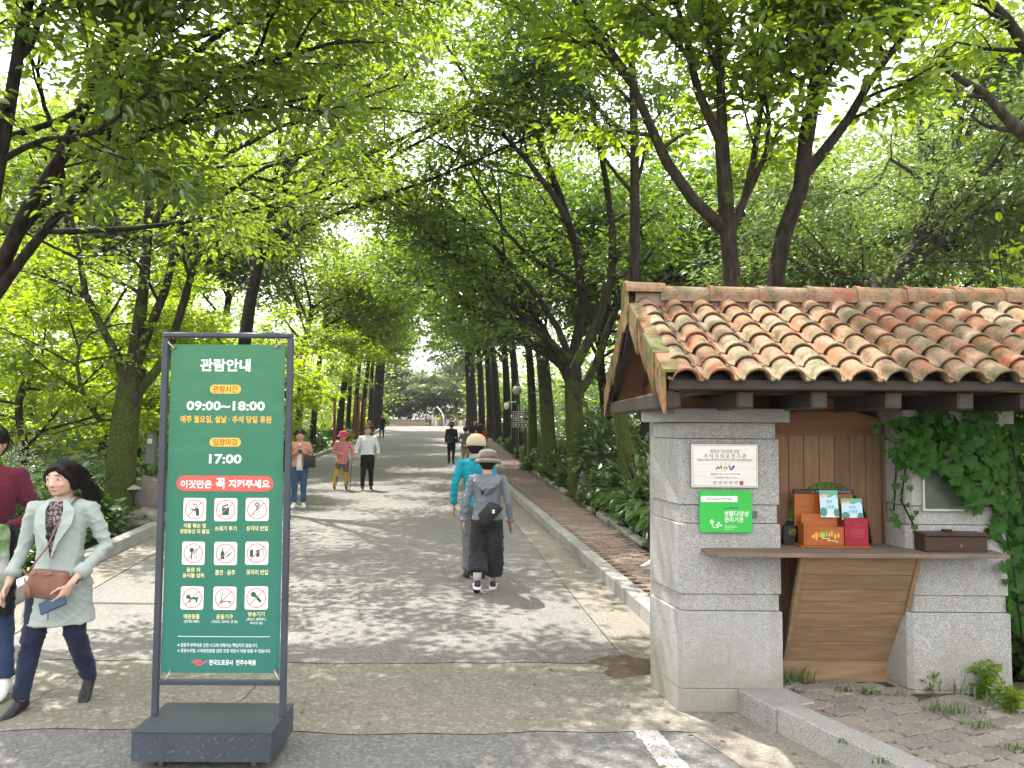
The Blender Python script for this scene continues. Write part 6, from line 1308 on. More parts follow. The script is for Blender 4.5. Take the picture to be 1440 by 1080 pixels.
def hair(c, h, Mh, par, style, m, voxel, hatted=False):
    u = h * .132; q = lambda x, y, z: c + Mh @ V3((x * u, y * u, z * u)); mb = MB()
    k_ = 0 if hatted else 1
    if hatted: mb.ball(q(0, .10, -.02), .49 * u, .46 * u, .30 * u, M=Mh, seg=16); mb.ball(q(0, .2, -.22), .36 * u, .30 * u, .26 * u, M=Mh, seg=12)
    else: mb.ball(q(0, .07, .15), .51 * u, .53 * u, .455 * u, M=Mh, seg=18); mb.ball(q(0, .17, -.05), .46 * u, .42 * u, .42 * u, M=Mh, seg=14)
    if style in ('bob', 'long', 'bun'):
        for s in (-1, 1): mb.ball(q(s * .38, .08, -.12), .11 * u, .28 * u, .36 * u, M=Mh, seg=10)
        mb.ball(q(.14, -.30, .33), .30 * u, .17 * u, .12 * u, M=Mh, seg=10); mb.ball(q(-.2, -.28, .33), .24 * u, .16 * u, .13 * u, M=Mh, seg=10)
    if style == 'short' and not hatted:
        for k in range(7): mb.ball(q(-.3 + .1 * k, -.36 + .03 * abs(k - 3), .34 - .015 * abs(k - 3)), .09 * u, .11 * u, .10 * u, M=Mh, seg=8)
    if style == 'cropped' and not hatted: mb.ball(q(0, -.24, .36), .34 * u, .2 * u, .10 * u, M=Mh, seg=10)
    if style == 'long':
        for x in (-.3, -.15, 0, .15, .3): mb.tube([q(x, .35, .1), q(x * 1.2, .46, -.4), q(x * 1.15, .46, -.9), q(x, .42, -1.35)], [.2 * u, .22 * u, .19 * u, .06 * u], 8)
    if style == 'blown':
        for k in range(11):
            a = k / 10; mb.tube([q(.10 + .25 * a, .22 - .1 * a, .25 - .35 * a), q(.40 + .10 * a, .28, .02 - .28 * a), q(.52 + .06 * (k % 3), .30, -.20 - .24 * a), q(.60 + .09 * (k % 4) - .1 * a, .34 - .1 * (k % 2), -.42 - .36 * a)], [.15 * u, .15 * u, .11 * u, .02 * u], 7)
        mb.ball(q(.40, .0, -.08), .12 * u, .22 * u, .3 * u, M=Mh, seg=10); mb.ball(q(-.38, .10, -.02), .10 * u, .22 * u, .26 * u, M=Mh, seg=10)
        mb.tube([q(.08, -.34, .42), q(-.16, -.39, .31), q(-.36, -.27, .12), q(-.43, -.08, -.15), q(-.42, .04, -.5)], [.07 * u, .10 * u, .10 * u, .10 * u, .04 * u], 8)
        mb.tube([q(.08, -.34, .42), q(.26, -.36, .29), q(.42, -.20, .08), q(.47, -.04, -.22)], [.07 * u, .10 * u, .11 * u, .10 * u], 8)
    hr_ = fuse('hair', mb, m, voxel, 1, par)
    if voxel < .012 and not hatted:
        g = random.Random(5); mb = MB()                        # loose strands over the mass
        for k in range(260 if style == 'blown' else 90):
            a = g.uniform(-2.6, 2.6); e = g.uniform(-.1, 1.2); p = V3((sin(a) * cos(e) * .52, .06 + cos(a) * cos(e) * .53, .14 + sin(e) * .46))
            if p.y < -.2 and p.z < .3: continue
            d = V3((p.x * .5, .25, -.75)); d.x += .55 if style == 'blown' else 0; L_ = g.uniform(.25, .6); q1 = p + d.normalized() * L_ * .5 + V3((g.gauss(0, .03), g.gauss(0, .03), 0)); d.z -= .35; q2 = q1 + d.normalized() * L_ * .6 + V3((g.gauss(0, .06), g.gauss(0, .05), g.gauss(0, .05)))
            mb.tube([c + Mh @ (V3(t) * u) for t in (p * .98, q1, q2)], [.013 * u, .012 * u, .004 * u], 4, cap=False)
        if style == 'blown':
            for k in range(150):
                a = g.random(); p = V3((.42 + .12 * a, .30, .02 - .28 * a)); q1 = p + V3((.12 + .08 * g.random(), .03 + g.gauss(0, .07), -.18 + g.gauss(0, .07))); q2 = q1 + V3((.12 + .12 * g.random(), .05 + g.gauss(0, .07), -.22 + g.gauss(0, .10))); q3 = q2 + V3((.10 + g.gauss(0, .06), 0, -.2 + g.gauss(0, .08)))
                mb.tube([c + Mh @ (t * u) for t in (p, q1, q2, q3)], [.014 * u, .014 * u, .011 * u, .003 * u], 4, cap=False)
        mb.build('strands', m, hr_)
    return hr_
DEF = dict(hipL=(.052, 0, .505), hipR=(-.052, 0, .505), kneL=(.055, -.012, .275), kneR=(-.055, -.012, .275), ankL=(.058, .012, .043), ankR=(-.058, .012, .043), toeL=(.07, -.1, .02), toeR=(-.07, -.1, .02),
           shoL=(.108, .005, .805), shoR=(-.108, .005, .805), elbL=(.137, .02, .635), elbR=(-.137, .02, .635), wriL=(.142, -.025, .49), wriR=(-.142, -.025, .49), neck=(0, .012, .835), head=(0, -.004, .925))
def person(label, loc, rz, h, top, trousers, shoe_m=None, hair_style='short', hair_m=None, hat=None, pose=None, voxel=.012, head_yaw=0, head_pitch=0, leg_r=1.12, wide=1.0, top_kind='shirt', hem=.48, flare=0, sleeve=.95, hands=True, face_on=False, ankle_cut=.012, skin=None, wr=.012, group=None, lean=0, hand_spec=None, hip_r=1.0, belly=1.0, hem_r=None):
    """one person: a continuous body in the given pose, dressed; faces -y before turning by rz"""
    J = {k: V3(v) for k, v in DEF.items()}
    for k, v in (pose or {}).items(): J[k] = V3(v)
    for k in J:
        if lean and J[k].z > .52 and 'wri' not in k and 'elb' not in k: J[k].y -= lean * (J[k].z - .52)
    J = {k: v * h for k, v in J.items()}
    r_ = empty('person', loc, rz, label, 'person', group); sk_ = skin or SKIN; hw = h * wide
    Mh = (Matrix.Rotation(head_yaw, 3, 'Z') @ Matrix.Rotation(head_pitch, 3, 'X'))
    hc = J['head']; ls = lambda z: V3((0, -lean * max(0, z - .52) * h, 0))
    # body
    mb = MB(); head(mb, hc, h, Mh)
    mb.tube([J['neck'] - V3((0, 0, .03 * h)), J['neck'], hc - V3((0, -.016 * h, .035 * h))], [.045 * h, .036 * h, .033 * h], 12)
    mb.loft([ring(ls(z) + V3((0, y * h, z * h)), rx * hw, ry * hw) for z, rx, ry, y in ((.46, .05, .045, .005), (.50, .082, .056, .005), (.56, .074, .05, 0), (.62, .068, .046, 0), (.70, .078, .054, 0), (.77, .086, .055, .005), (.81, .075, .045, .01), (.835, .04, .034, .012))])
    for S in 'LR':
        limb(mb, [J['hip' + S], J['kne' + S], J['ank' + S]], [.042 * h, .029 * h, .021 * h]); limb(mb, [J['sho' + S], J['elb' + S], J['wri' + S]], [.022 * h, .0195 * h, .0155 * h])
        limb(mb, [V3((0, J['sho' + S].y, .79 * h)), J['sho' + S]], [.03 * h, .022 * h])
        if hands:
            sgn = 1 if S == 'L' else -1; hs = (hand_spec or {}).get(S, {}); d = V3(hs['d']) if 'd' in hs else (J['wri' + S] - J['elb' + S]); n_ = V3(hs['n']) if 'n' in hs else V3((-sgn, .1, 0)); hand(mb, J['wri' + S], d, n_, h, hs.get('side', -sgn), hs.get('curl', .28))
    fuse('body', mb, sk_, voxel * (.82 if voxel < .0125 else 1.05 if voxel < .016 else 1.2), 2, r_)
    # trousers
    mb = MB(); mb.loft([ring(V3((0, y * h, z * h)), rx * hw * hip_r, ry * hw * hip_r) for z, rx, ry, y in ((.455, .05, .05, .006), (.485, .092, .068, .008), (.52, .094, .070, .008), (.56, .086, .062, .003), (.60, .078, .056, 0))])
    for S in 'LR':
        hp, kn, an = J['hip' + S], J['kne' + S], J['ank' + S]; cut = kn.lerp(an, 1 - ankle_cut / .23 + .0); k1 = hp.lerp(kn, .5)
        hr = hem_r if hem_r is not None else .034
        limb(mb, [hp + V3((0, 0, .0)), k1, kn, kn.lerp(cut, .5), cut], [.066 * h, .064 * h, .066 * h, .071 * h, hr * h] if hr > .05 else [.053 * h * leg_r, .047 * h * leg_r, .038 * h * leg_r, (.034 * leg_r + hr) * .5 * h, hr * h], 14)
    fuse('trousers', mb, trousers, voxel * 1.3, 1, r_, wr=wr)
    # top
    def top_mesh(inf=0, sl=sleeve, hm=hem, fl=flare):
        mb = MB(); zs = []
        if hm < .50: zs += [(hm, .088 + fl, .066 + fl * .8, .006)]
        if hm < .42: zs += [((hm + .50) / 2, .092 + fl * .6, .070 + fl * .5, .007)]
        if hm < .52: zs += [(.515, .097 + fl * .35, .074 + fl * .25, .006)]
        else: zs += [(hm, .089 + fl, .066 + fl, .003)]
        zs += [(.575, .088 * belly, .066 * belly, .0), (.63, .086 * belly, .065 * belly, -.002), (.70, .093, .069, -.002), (.76, .099, .068, .003), (.80, .094, .056, .008), (.825, .066, .044, .012), (.845, .043, .038, .013)]
        mb.loft([ring(ls(z) + V3((0, y * h, z * h)), (rx + inf) * hw, (ry + inf) * hw, 18) for z, rx, ry, y in zs])
        for S in 'LR':
            a, e, w_ = J['sho' + S], J['elb' + S], J['wri' + S]; c0 = V3((0, a.y, .795 * h))
            if sl > .5: end = e.lerp(w_, (sl - .5) * 2); limb(mb, [c0.lerp(a, .5), a, a.lerp(e, .5), e, end], [(.038 + inf) * h, (.036 + inf) * h, (.031 + inf) * h, (.028 + inf) * h, (.024 + inf) * h], 12)
            else: limb(mb, [c0.lerp(a, .5), a, a.lerp(e, sl * 2)], [(.04 + inf) * h, (.039 + inf) * h, (.036 + inf) * h], 12)
        return mb
    tmesh = fuse('jacket' if top_kind in ('jacket', 'coat') else 'shirt', top_mesh(), top, voxel, 2, r_, wr=wr)
    # shoes
    sm_ = shoe_m or M['black']
    for S in 'LR':
        mb = MB(); shoe(mb, J['ank' + S], J['toe' + S], h); fuse('shoe', mb, sm_, voxel * .8, 2, r_)
    hm_ = hair_m or M['hair']
    if hair_style: hair(hc, h, Mh, r_, hair_style, hm_, voxel * .8, bool(hat))
    if face_on: face(hc, h, Mh, r_)
    u = h * .132; Q = lambda x, y, z: hc + Mh @ V3((x * u, y * u, z * u))
    if hat:
        kind, m1 = hat[0], hat[1]
        mb = MB(); M4 = Mh @ Matrix.Rotation(hat[3] if len(hat) > 3 else -.06, 3, 'X')
        if kind == 'bucket': mb.lathe([(.76 * u, -.075 * u), (.785 * u, -.06 * u), (.66 * u, .10 * u), (.545 * u, .19 * u), (.535 * u, .27 * u), (.50 * u, .46 * u), (.44 * u, .58 * u), (.34 * u, .655 * u), (.18 * u, .69 * u), (0, .695 * u), (0, .65 * u), (.42 * u, .54 * u), (.51 * u, .20 * u)], hc + Mh @ V3((0, .05 * u, 0)), 28, 0, M4)
        else:
            mb.lathe([(.51 * u, -.02 * u), (.53 * u, .0), (.54 * u, .18 * u), (.51 * u, .34 * u), (.43 * u, .50 * u), (.28 * u, .615 * u), (.12 * u, .655 * u), (0, .66 * u), (0, .61 * u), (.40 * u, .46 * u), (.49 * u, -.02 * u)], hc + Mh @ V3((0, .05 * u, 0)), 28, 0, M4)
        ho = mb.build('hat', m1, r_)
        if kind == 'cap':
            mb = MB(); n_ = 12; vs = []
            for k in range(n_ + 1):
                a = pi * (1.12 + .76 * k / n_)
                for rr, z in ((.5, .05), (.95, -.02)): vs.append(Q(rr * cos(a) * (1 if rr < .6 else .72), rr * sin(a) + .03, z + .05 * sin(a * 1)) )
            vs += [v + V3((0, 0, -.02 * u)) for v in vs]; B = (n_ + 1) * 2
            fs = [(2 * k, 2 * k + 2, 2 * k + 3, 2 * k + 1) for k in range(n_)] + [(B + 2 * k, B + 2 * k + 1, B + 2 * k + 3, B + 2 * k + 2) for k in range(n_)] + [(2 * k + 1, 2 * k + 3, B + 2 * k + 3, B + 2 * k + 1) for k in range(n_)]
            mb.add(vs, fs, 0, True); mb.build('peak', m1, ho)
        if len(hat) > 2 and hat[2]:
            mb = MB(); mb.lathe([(.545 * u, .175 * u), (.562 * u, .185 * u), (.548 * u, .30 * u), (.53 * u, .295 * u)], hc + Mh @ V3((0, .05 * u, 0)), 28, 0, M4); mb.build('hat_band', hat[2], ho)
    r_['_h'] = h; del r_['_h']
    return r_, J, hc, Mh, tmesh
def wpos(r_, v): return Matrix.Translation(r_.location) @ r_.rotation_euler.to_matrix().to_4x4() @ V3(v)
def at_feet(px, py, d=None):
    """ground point under a person whose feet show at pixel (px, py)"""
    lo = 2.0
    for _ in range(60):
        q = G(px, py, H(lo)); lo = lo * .5 + q.y * .5 if q.y > 0 and q.y < 200 else lo + .5
    return V3((q.x, q.y, H(q.y)))
def ground_at(px, d): return V3(((px - 720) / F_PX * d, d, H(d)))
def held(name, label, cat, mb, m, r_): o = mb.build(name, m); o.location = r_.location; o.rotation_euler = r_.rotation_euler; return tag(o, label, cat)
def bagmesh(w_, dp, hh, taper=.85, b=.012):
    mb = MB(); rings = []
    for z, k in ((0, .9), (.06, 1), (.5, .97), (.92, taper), (1, taper * .93)):
        rings.append([V3((w_ / 2 * k * (abs(cos(a)) ** .5 * (1 if cos(a) > 0 else -1)), dp / 2 * k * (abs(sin(a)) ** .5 * (1 if sin(a) > 0 else -1)), z * hh)) for a in [2 * pi * i / 24 for i in range(24)]])
    mb.loft(rings); return mb
def xf(mb, Mx): mb.v = [tuple(Mx @ V3(v)) for v in mb.v]; return mb
leather = lambda n, c: mat(n, c, .45, tuple(x * .8 for x in c), 14, .5, .2, 120, spec=.35)

# --- woman in the pale coat, left foreground
sage = cloth('sage_grey_coat_cloth', (.36, .41, .39), (.31, .355, .335), .75, 3, bump=.7)
navy = cloth('navy_trouser_cloth', (.020, .026, .055), (.013, .017, .038))
loc = V3(((93 - 720) / F_PX * 4.9, 4.9, 0))
rzw = R(9)
pose = dict(hipL=(.050, .01, .51), hipR=(-.05, -.01, .51), kneL=(.075, -.02, .285), ankL=(.100, .085, .082), toeL=(.105, -.005, .026), kneR=(-.075, -.045, .278), ankR=(-.105, -.068, .040), toeR=(-.135, -.168, .018),
            elbL=(.172, .025, .64), wriL=(.098, -.150, .515), elbR=(-.150, .02, .640), wriR=(-.182, -.03, .50))
woman, J, hc, Mh, coat = person('woman in a pale grey open coat and navy trousers striding past the banner stand', loc, rzw, 1.51, sage, navy, leather('black_leather_shoe', (.012, .012, .014)), 'blown', M['hair'], None, pose, .0095, R(-16), R(4), 1.14, 1.04, 'coat', .335, .050, .86, True, True, .008,
    mat('skin_light', (.56, .36, .27), .48, (.52, .31, .23), 12, .5, spec=.35), .0125, hand_spec=dict(L=dict(d=(-.38, -.30, -.85), n=(-.75, .45, .2), curl=.40), R=dict(curl=.25)))
h = 1.51
# blouse seen in the open front, lapels, buttons
mb = MB(); n_ = 12; vs = []
for k in range(n_ + 1):
    t = k / n_; z = .835 - .225 * t; wd = .034 * (1 - t) ** .8 + .004; yb = -(.050 + .036 * sin(min(1, t * 1.4) * pi / 2)); vs += [V3((-wd * h - .006, yb * h + .006, z * h)), V3((0, (yb - .006) * h, z * h)), V3((wd * h, yb * h + .006, z * h))]
mb.add(vs, [f for k in range(n_) for f in ((3 * k, 3 * k + 1, 3 * k + 4, 3 * k + 3), (3 * k + 1, 3 * k + 2, 3 * k + 5, 3 * k + 4))], 0, True)
mb.build('blouse', cloth('dark_floral_blouse', (.03, .025, .032), (.05, .03, .035), c3=(.34, .28, .28), s3=70, f3=.4), woman)
for s in (-1, 1):
    mb = MB(); a = [(.036, -.046, .842), (.062, -.060, .80), (.058, -.082, .745), (.03, -.095, .68), (.006, -.098, .615)]; b = [(.024, -.052, .838), (.034, -.073, .80), (.026, -.088, .745), (.012, -.096, .68), (.002, -.099, .61)]
    a = [(x + (.012 if 0 < i < 3 else 0), y, z) for i, (x, y, z) in enumerate(a)]
    vs = [V3((s * x * h, (y - .004) * h, z * h)) for p in zip(a, b) for (x, y, z) in p] ; vs += [v + V3((0, .006, 0)) for v in vs]; B = 10
    fs = [(2 * k, 2 * k + 1, 2 * k + 3, 2 * k + 2) for k in range(4)]; fs += [(B + 2 * k, B + 2 * k + 2, B + 2 * k + 3, B + 2 * k + 1) for k in range(4)] + [(2 * k, 2 * k + 2, B + 2 * k + 2, B + 2 * k) for k in range(4)] + [(2 * k + 1, B + 2 * k + 1, B + 2 * k + 3, 2 * k + 3) for k in range(4)] + [(0, B, B + 1, 1), (8, 9, B + 9, B + 8)]
    mb.add(vs, fs, 0, False); mb.build('lapel', sage, coat)
for z in (.50, .43): mb = MB(); mb.lathe([(0, 0), (.011, 0), (.011, .004), (0, .005)], (.018, -.112 * h, z * h), 10, 0, Matrix.Rotation(pi / 2, 3, 'X')); mb.build('button', M['kerb'], coat)
mb = MB(); mb.tube([V3((.004, -.101 * h, .61 * h)), V3((.010, -.113 * h, .50 * h)), V3((.014, -.122 * h, .37 * h))], [.004, .0045, .0045], 6); mb.build('front_edge', cloth('coat_edge', (.22, .25, .24)), coat)
for S in 'LR':
    c = J['elb' + S].lerp(J['wri' + S], .78); c2 = J['elb' + S].lerp(J['wri' + S], .58); mb = MB(); mb.tube([c2, c2.lerp(c, .05), c], [.046, .0485, .0475], 16); mb.build('cuff', sage, coat)
# sunglasses hung at the neckline
mb = MB()
for z in (.735, .70): mb.ball((.0 - .012, -.098 * h, z * h), .020, .008, .026, seg=12)
mb.tube([(-.012, -.100 * h, .75 * h), (-.012, -.101 * h, .685 * h)], .004, 6); held('sunglasses', 'black sunglasses hung from the blouse neckline of the woman in the pale coat', 'sunglasses', mb, mat('black_plastic', (.006, .006, .007), .15, spec=.5), woman)
# bag, strap and tassel
brown = leather('rose_brown_leather', (.22, .105, .075))
bag = bagmesh(.245, .10, .155, .88); Mb = Matrix.Translation((.012, -.138 * h, .515 * h - .075)) @ Matrix.Rotation(.10, 4, 'Y') @ Matrix.Rotation(-.1, 4, 'Z')
bo = empty('handbag', woman.location, 0, 'rose brown leather shoulder bag with a tassel worn across the pale coat', 'bag'); bo.rotation_euler = woman.rotation_euler
xf(bag, Mb).build('body', brown, bo)
gold = mat('brass_buckle', (.55, .38, .14), .3, metal=.9)
pts = [V3((-.098, -.128 * h, .56 * h)), V3((-.07, -.118 * h, .60 * h)), V3((-.012, -.108 * h, .66 * h)), V3((.03, -.095 * h, .74 * h)), V3((.075, -.060 * h, .81 * h)), V3((.085, .0, .845 * h)), V3((.07, .05 * h, .82 * h))]
mb = MB(); mb.tube(pts, [.006] * 7, 6); mb.build('strap', brown, bo)
mb = MB(); mb.tube([pts[0] - V3((0, .01, 0)), pts[0] + V3((.004, -.012, .035))], .009, 8); mb.build('buckle', gold, bo)
mb = MB(); mb.tube([(-.088, -.182 * h, .55 * h), (-.063, -.190 * h, .52 * h), (-.055, -.192 * h, .505 * h), (-.051, -.192 * h, .475 * h)], [.004, .012, .014, .017], 8); mb.build('tassel', brown, bo)
mb = MB()
for x in (-.06, .035): mb.tube([V3((x + .035 * cos(a), -.176 * h, .565 * h + .02 - .03 * sin(a))) for a in [pi * k / 8 for k in range(9)]], .0045, 6)
mb.build('handle', brown, bo)
wL = J['wriL']; d_ = V3((-.38, -.30, -.85)).normalized()
mb = MB(); mb.tube([wL - d_ * .012 - (J['elbL'] - J['wriL']).normalized() * -.022, wL - (J['elbL'] - J['wriL']).normalized() * -.034], .0295, 14); held('watch', 'black wristwatch on the left wrist of the woman in the pale coat', 'watch', mb, mat('black_watch', (.008, .008, .008), .25, spec=.5), woman)
mb = MB(); Mp = Matrix.Translation(wL + d_ * .105 + V3((-.035, -.012, -.012))) @ Euler((R(58), R(-24), R(6)), 'XYZ').to_matrix().to_4x4(); mb.bbox(-.075, .075, -.038, .038, -.007, .007, .004, M=Mp); held('phone', 'dark blue cased phone in the hand of the woman in the pale coat', 'phone', mb, leather('blue_phone_case', (.02, .05, .10)), woman)

# --- man cut by the left edge
maroon = cloth('maroon_shirt_cloth', (.10, .014, .028), (.075, .010, .02))
loc = V3(((-14 - 720) / F_PX * 5.15, 5.15, 0))
pose = dict(kneL=(.08, -.05, .28), ankL=(.105, -.10, .05), toeL=(.10, -.2, .045), kneR=(-.06, .03, .28), ankR=(-.05, .12, .08), toeR=(-.05, .03, .02), elbL=(.158, .01, .64), wriL=(.075, -.13, .60), elbR=(-.155, .01, .64), wriR=(-.03, -.135, .59))
man, J, hc, Mh, tm = person('man in a maroon shirt cut by the left edge, jackets over his arm', loc, R(22), 1.74, maroon, cloth('blue_jean_cloth', (.03, .055, .11), (.02, .035, .075)), mat('white_sneaker', (.7, .7, .68), .5), 'cropped', M['hair'], None, pose, .013, R(-10), 0, 1.05, 1.1, 'shirt', .50, .01, .9, True, True, .01)
for k, (lab, c, x, dz, wd, y, s_) in enumerate((('grey jacket draped over the arm of the man in maroon', (.15, .15, .145), .02, .40, .15, -.155, 1), ('white and green jacket hanging over the arm of the man in maroon', (.10, .22, .03), .12, .46, .12, -.135, 2), ('black garment hanging below the other jackets at the left edge', (.012, .013, .016), .16, .60, .10, -.10, 3))):
    h = 1.74; mb = MB(); zt_ = J['wriL'].z + .055; rings = []
    for z, a, b in ((0, .35, .5), (.015, .8, .9), (.06, 1, 1), (.16, 1.0, .8), (.28, .94, .72), (dz * .85, .9, .62), (dz, .84, .55)):
        rings.append([V3((x + wd * .62 * a * cos(t), y * h * .9 + .055 * b * sin(t) * (1 + .22 * sin(5 * t + k * 2 + z * 6)), zt_ - z)) for t in [2 * pi * i / 28 for i in range(28)]])
    mb.loft(rings); o = fuse('jacket', mb, cloth('folded_cloth_%d' % s_, c, bump=.8, c3=(.5, .5, .5) if k == 1 else None, s3=4, f3=.4), .011, 2, None, .02); o.location = man.location; o.rotation_euler = man.rotation_euler; tag(o, lab, 'jacket')

# --- couple walking uphill, seen from behind
loc = at_feet(670, 812); turq = cloth('turquoise_shirt_cloth', (.012, .25, .32), (.010, .20, .265))
pose = dict(kneL=(.058, -.02, .28), ankL=(.058, .01, .043), kneR=(-.05, .0, .28), ankR=(-.04, .06, .05), elbL=(.152, .035, .645), wriL=(.160, .0, .50), toeL=(.075, -.095, .02), toeR=(-.05, -.03, .02))
grey = cloth('washed_grey_jean', (.15, .155, .17), (.10, .105, .12), scale=8, bump=.9)
man2, J, hc, Mh, tm = person('man in a turquoise shirt and cream cap walking away up the road', loc, R(180), 1.63, turq, grey, leather('black_shoe', (.014, .014, .014)), 'cropped', M['hair'], ('cap', cloth('cream_cap_cloth', (.50, .43, .29)), None, .0), pose, .012, R(-14), R(6), 1.12, 1.02, 'shirt', .495, .006, .95, True, False, .012)
mb = MB(); mb.lathe([(.052 * 1.63, .0), (.055 * 1.63, .002), (.040 * 1.63, .03), (.036 * 1.63, .028)], J['neck'] - V3((0, 0, .012)), 16); mb.build('collar', turq, man2)
loc = at_feet(686, 832)
pose = dict(kneL=(.068, -.02, .28), ankL=(.062, .10, .085), toeL=(.072, .012, .025), kneR=(-.055, -.05, .275), ankR=(-.042, -.11, .043), toeR=(-.045, -.21, .03), elbL=(.150, .025, .64), wriL=(.162, -.01, .50), elbR=(-.152, .02, .64), wriR=(-.170, -.02, .495))
bluegrey = cloth('blue_grey_jacket_cloth', (.165, .185, .212), (.135, .152, .176), .7)
wom2, J, hc, Mh, jk = person('woman in a blue grey hooded jacket and wide dark trousers walking away', loc, R(180), 1.47, bluegrey, cloth('charcoal_wide_trousers', (.028, .028, .032), (.020, .020, .023)), mat('navy_sneaker', (.015, .02, .045), .5), 'short', M['hair'], ('bucket', cloth('taupe_hat_cloth', (.155, .147, .130), (.12, .113, .10)), cloth('rust_hat_band', (.15, .045, .035)), .05), pose, .011, 0, R(4), 1.22, 1.05, 'jacket', .510, .030, .96, True, False, .065, None, .014, None, 0, None, 1.10, 1.08, .074)
h = 1.47
mb = MB(); rings = []
for t, w_, th, z, y in ((0, .20, .03, .835, .03), (.2, .46, .075, .825, .055), (.45, .50, .095, .79, .085), (.7, .36, .085, .75, .098), (.9, .16, .05, .715, .095), (1, .05, .02, .70, .088)):
    rings.append([V3((w_ * .42 * cos(a) * h * .5, (y + th * .32 * sin(a)) * h, z * h + .016 * cos(2 * a))) for a in [2 * pi * k / 18 for k in range(18)]])
mb.loft(rings); fuse('hood', mb, bluegrey, .011, 3, wom2, .014)
for S in 'LR':
    c = J['wri' + S]; e = J['elb' + S]; mb = MB(); mb.tube([e.lerp(c, .84), e.lerp(c, .97)], [.047, .045], 14); mb.build('cuff', bluegrey, jk)
    mb = MB(); a = J['ank' + S]; mb.tube([a + V3((0, 0, .0)), a + V3((0, .003, .10))], [.038, .046], 10); mb.build('sock', cloth('pale_sock_%s' % S, (.42, .36, .33)), wom2)
    mb = MB(); d2 = (J['toe' + S] - a); d2.z = 0; d2.normalize(); s2 = V3((-d2.y, d2.x, 0)); z0 = a.z - .04 * h
    poly_ = [a + d2 * t * .155 * h - d2 * .04 * h + s2 * w_ * h for t, w_ in ((-.02, .012), (.1, .026), (.4, .027), (.72, .030), (.95, .02), (1.02, 0), (.95, -.02), (.72, -.030), (.4, -.027), (.1, -.026), (-.02, -.012))]
    mb.prism([(p.x, p.y) for p in poly_], z0 - .004, z0 + .022); mb.build('sole', M['white'], wom2)
bk = mat('black_nylon', (.010, .010, .012), .45, (.02, .02, .022), 12, .5, .3, 60)
bo = empty('sling_bag', wom2.location, 0, 'black nylon sling bag across the back of the blue grey jacket', 'bag'); bo.rotation_euler = wom2.rotation_euler
bg_ = bagmesh(.27, .10, .15, .72); xf(bg_, Matrix.Translation((-.045, .122 * h, .56 * h)) @ Matrix.Rotation(R(-47) * -1, 4, 'Y') @ Matrix.Translation((0, 0, -.05))).build('body', bk, bo)
mb = MB(); mb.tube([V3((.045, .105 * h, .70 * h)), V3((.06, .075 * h, .78 * h)), V3((.085, .03 * h, .84 * h)), V3((.075, -.05 * h, .80 * h))], .012, 8); mb.build('strap', bk, bo)
mb = MB(); mb.box(-.085, -.060, .163 * h, .168 * h, .575 * h, .60 * h); mb.build('label', M['white'], bo)
mb = MB(); p_ = J['wriL'] + V3((-.0, -.02, -.03)); p_ = J['wriR'] + V3((.012, -.0, -.045)); Mp = Matrix.Translation(p_) @ Euler((R(10), R(12), R(0)), 'XYZ').to_matrix().to_4x4(); mb.bbox(-.006, .006, -.035, .035, -.075, .075, .003, M=Mp); held('phone', 'dark red cased phone in the hand of the woman in the hooded jacket', 'phone', mb, leather('red_phone_case', (.10, .012, .012)), wom2)

# --- three people coming down on the left
loc = at_feet(421, 714)
pose = dict(elbL=(.152, .0, .645), wriL=(.05, -.125, .705), elbR=(-.150, -.0, .64), wriR=(-.045, -.13, .705), kneL=(.055, -.02, .28), kneR=(-.055, -.012, .28), ankR=(-.062, -.03, .045), toeR=(-.085, -.135, .02))
peach = cloth('peach_denim_jacket', (.52, .25, .19), (.45, .21, .16))
pw, J, hc, Mh, jk = person('woman in a peach jacket and jeans reading her phone at the left kerb', loc, R(16), 1.64, peach, cloth('blue_jeans', (.045, .085, .16), (.028, .055, .115), scale=6), mat('white_shoe', (.68, .67, .64), .5), 'short', M['hair'], None, pose, .012, 0, R(16), 1.16, 1.06, 'jacket', .50, .012, .93, True, True, .012, None, .014, None, .04, dict(L=dict(d=(-.6, -.5, .35), n=(-.4, .5, .5), curl=.5), R=dict(d=(.6, -.5, .35), n=(.4, .5, .5), curl=.5)))
h = 1.64; mb = MB(); rings = [ring(V3((0, y * h, z * h)), rx * h, ry * h, 14) for z, rx, ry, y in ((.470, .042, .020, -.066), (.56, .036, .018, -.060), (.66, .036, .018, -.062), (.76, .034, .018, -.058), (.82, .026, .018, -.034))]; mb.loft(rings); mb.build('t_shirt', cloth('white_tee', (.72, .70, .68)), pw)
mb = MB(); Mp = Matrix.Translation(V3((0, -.165 * h, .735 * h))) @ Matrix.Rotation(R(-42), 4, 'X'); mb.bbox(-.036, .036, -.005, .005, -.072, .072, .003, M=Mp); held('phone', 'dark phone held up by the woman in the peach jacket', 'phone', mb, M['black'], pw)
bo = empty('handbag', pw.location, 0, 'black tote bag hanging from the forearm of the woman in peach', 'bag'); bo.rotation_euler = pw.rotation_euler
xf(bagmesh(.25, .10, .25, .92), Matrix.Translation((.125 * h, -.10 * h, .505 * h))).build('body', bk, bo)
mb = MB(); mb.tube([V3((.125 * h - .07, -.10 * h, .65 * h)), V3((.125 * h - .05, -.10 * h, .69 * h)), V3((.125 * h, -.10 * h, .705 * h)), V3((.125 * h + .05, -.10 * h, .69 * h)), V3((.125 * h + .07, -.10 * h, .65 * h))], .008, 6); mb.build('handle', bk, bo)
loc = at_feet(482, 690)
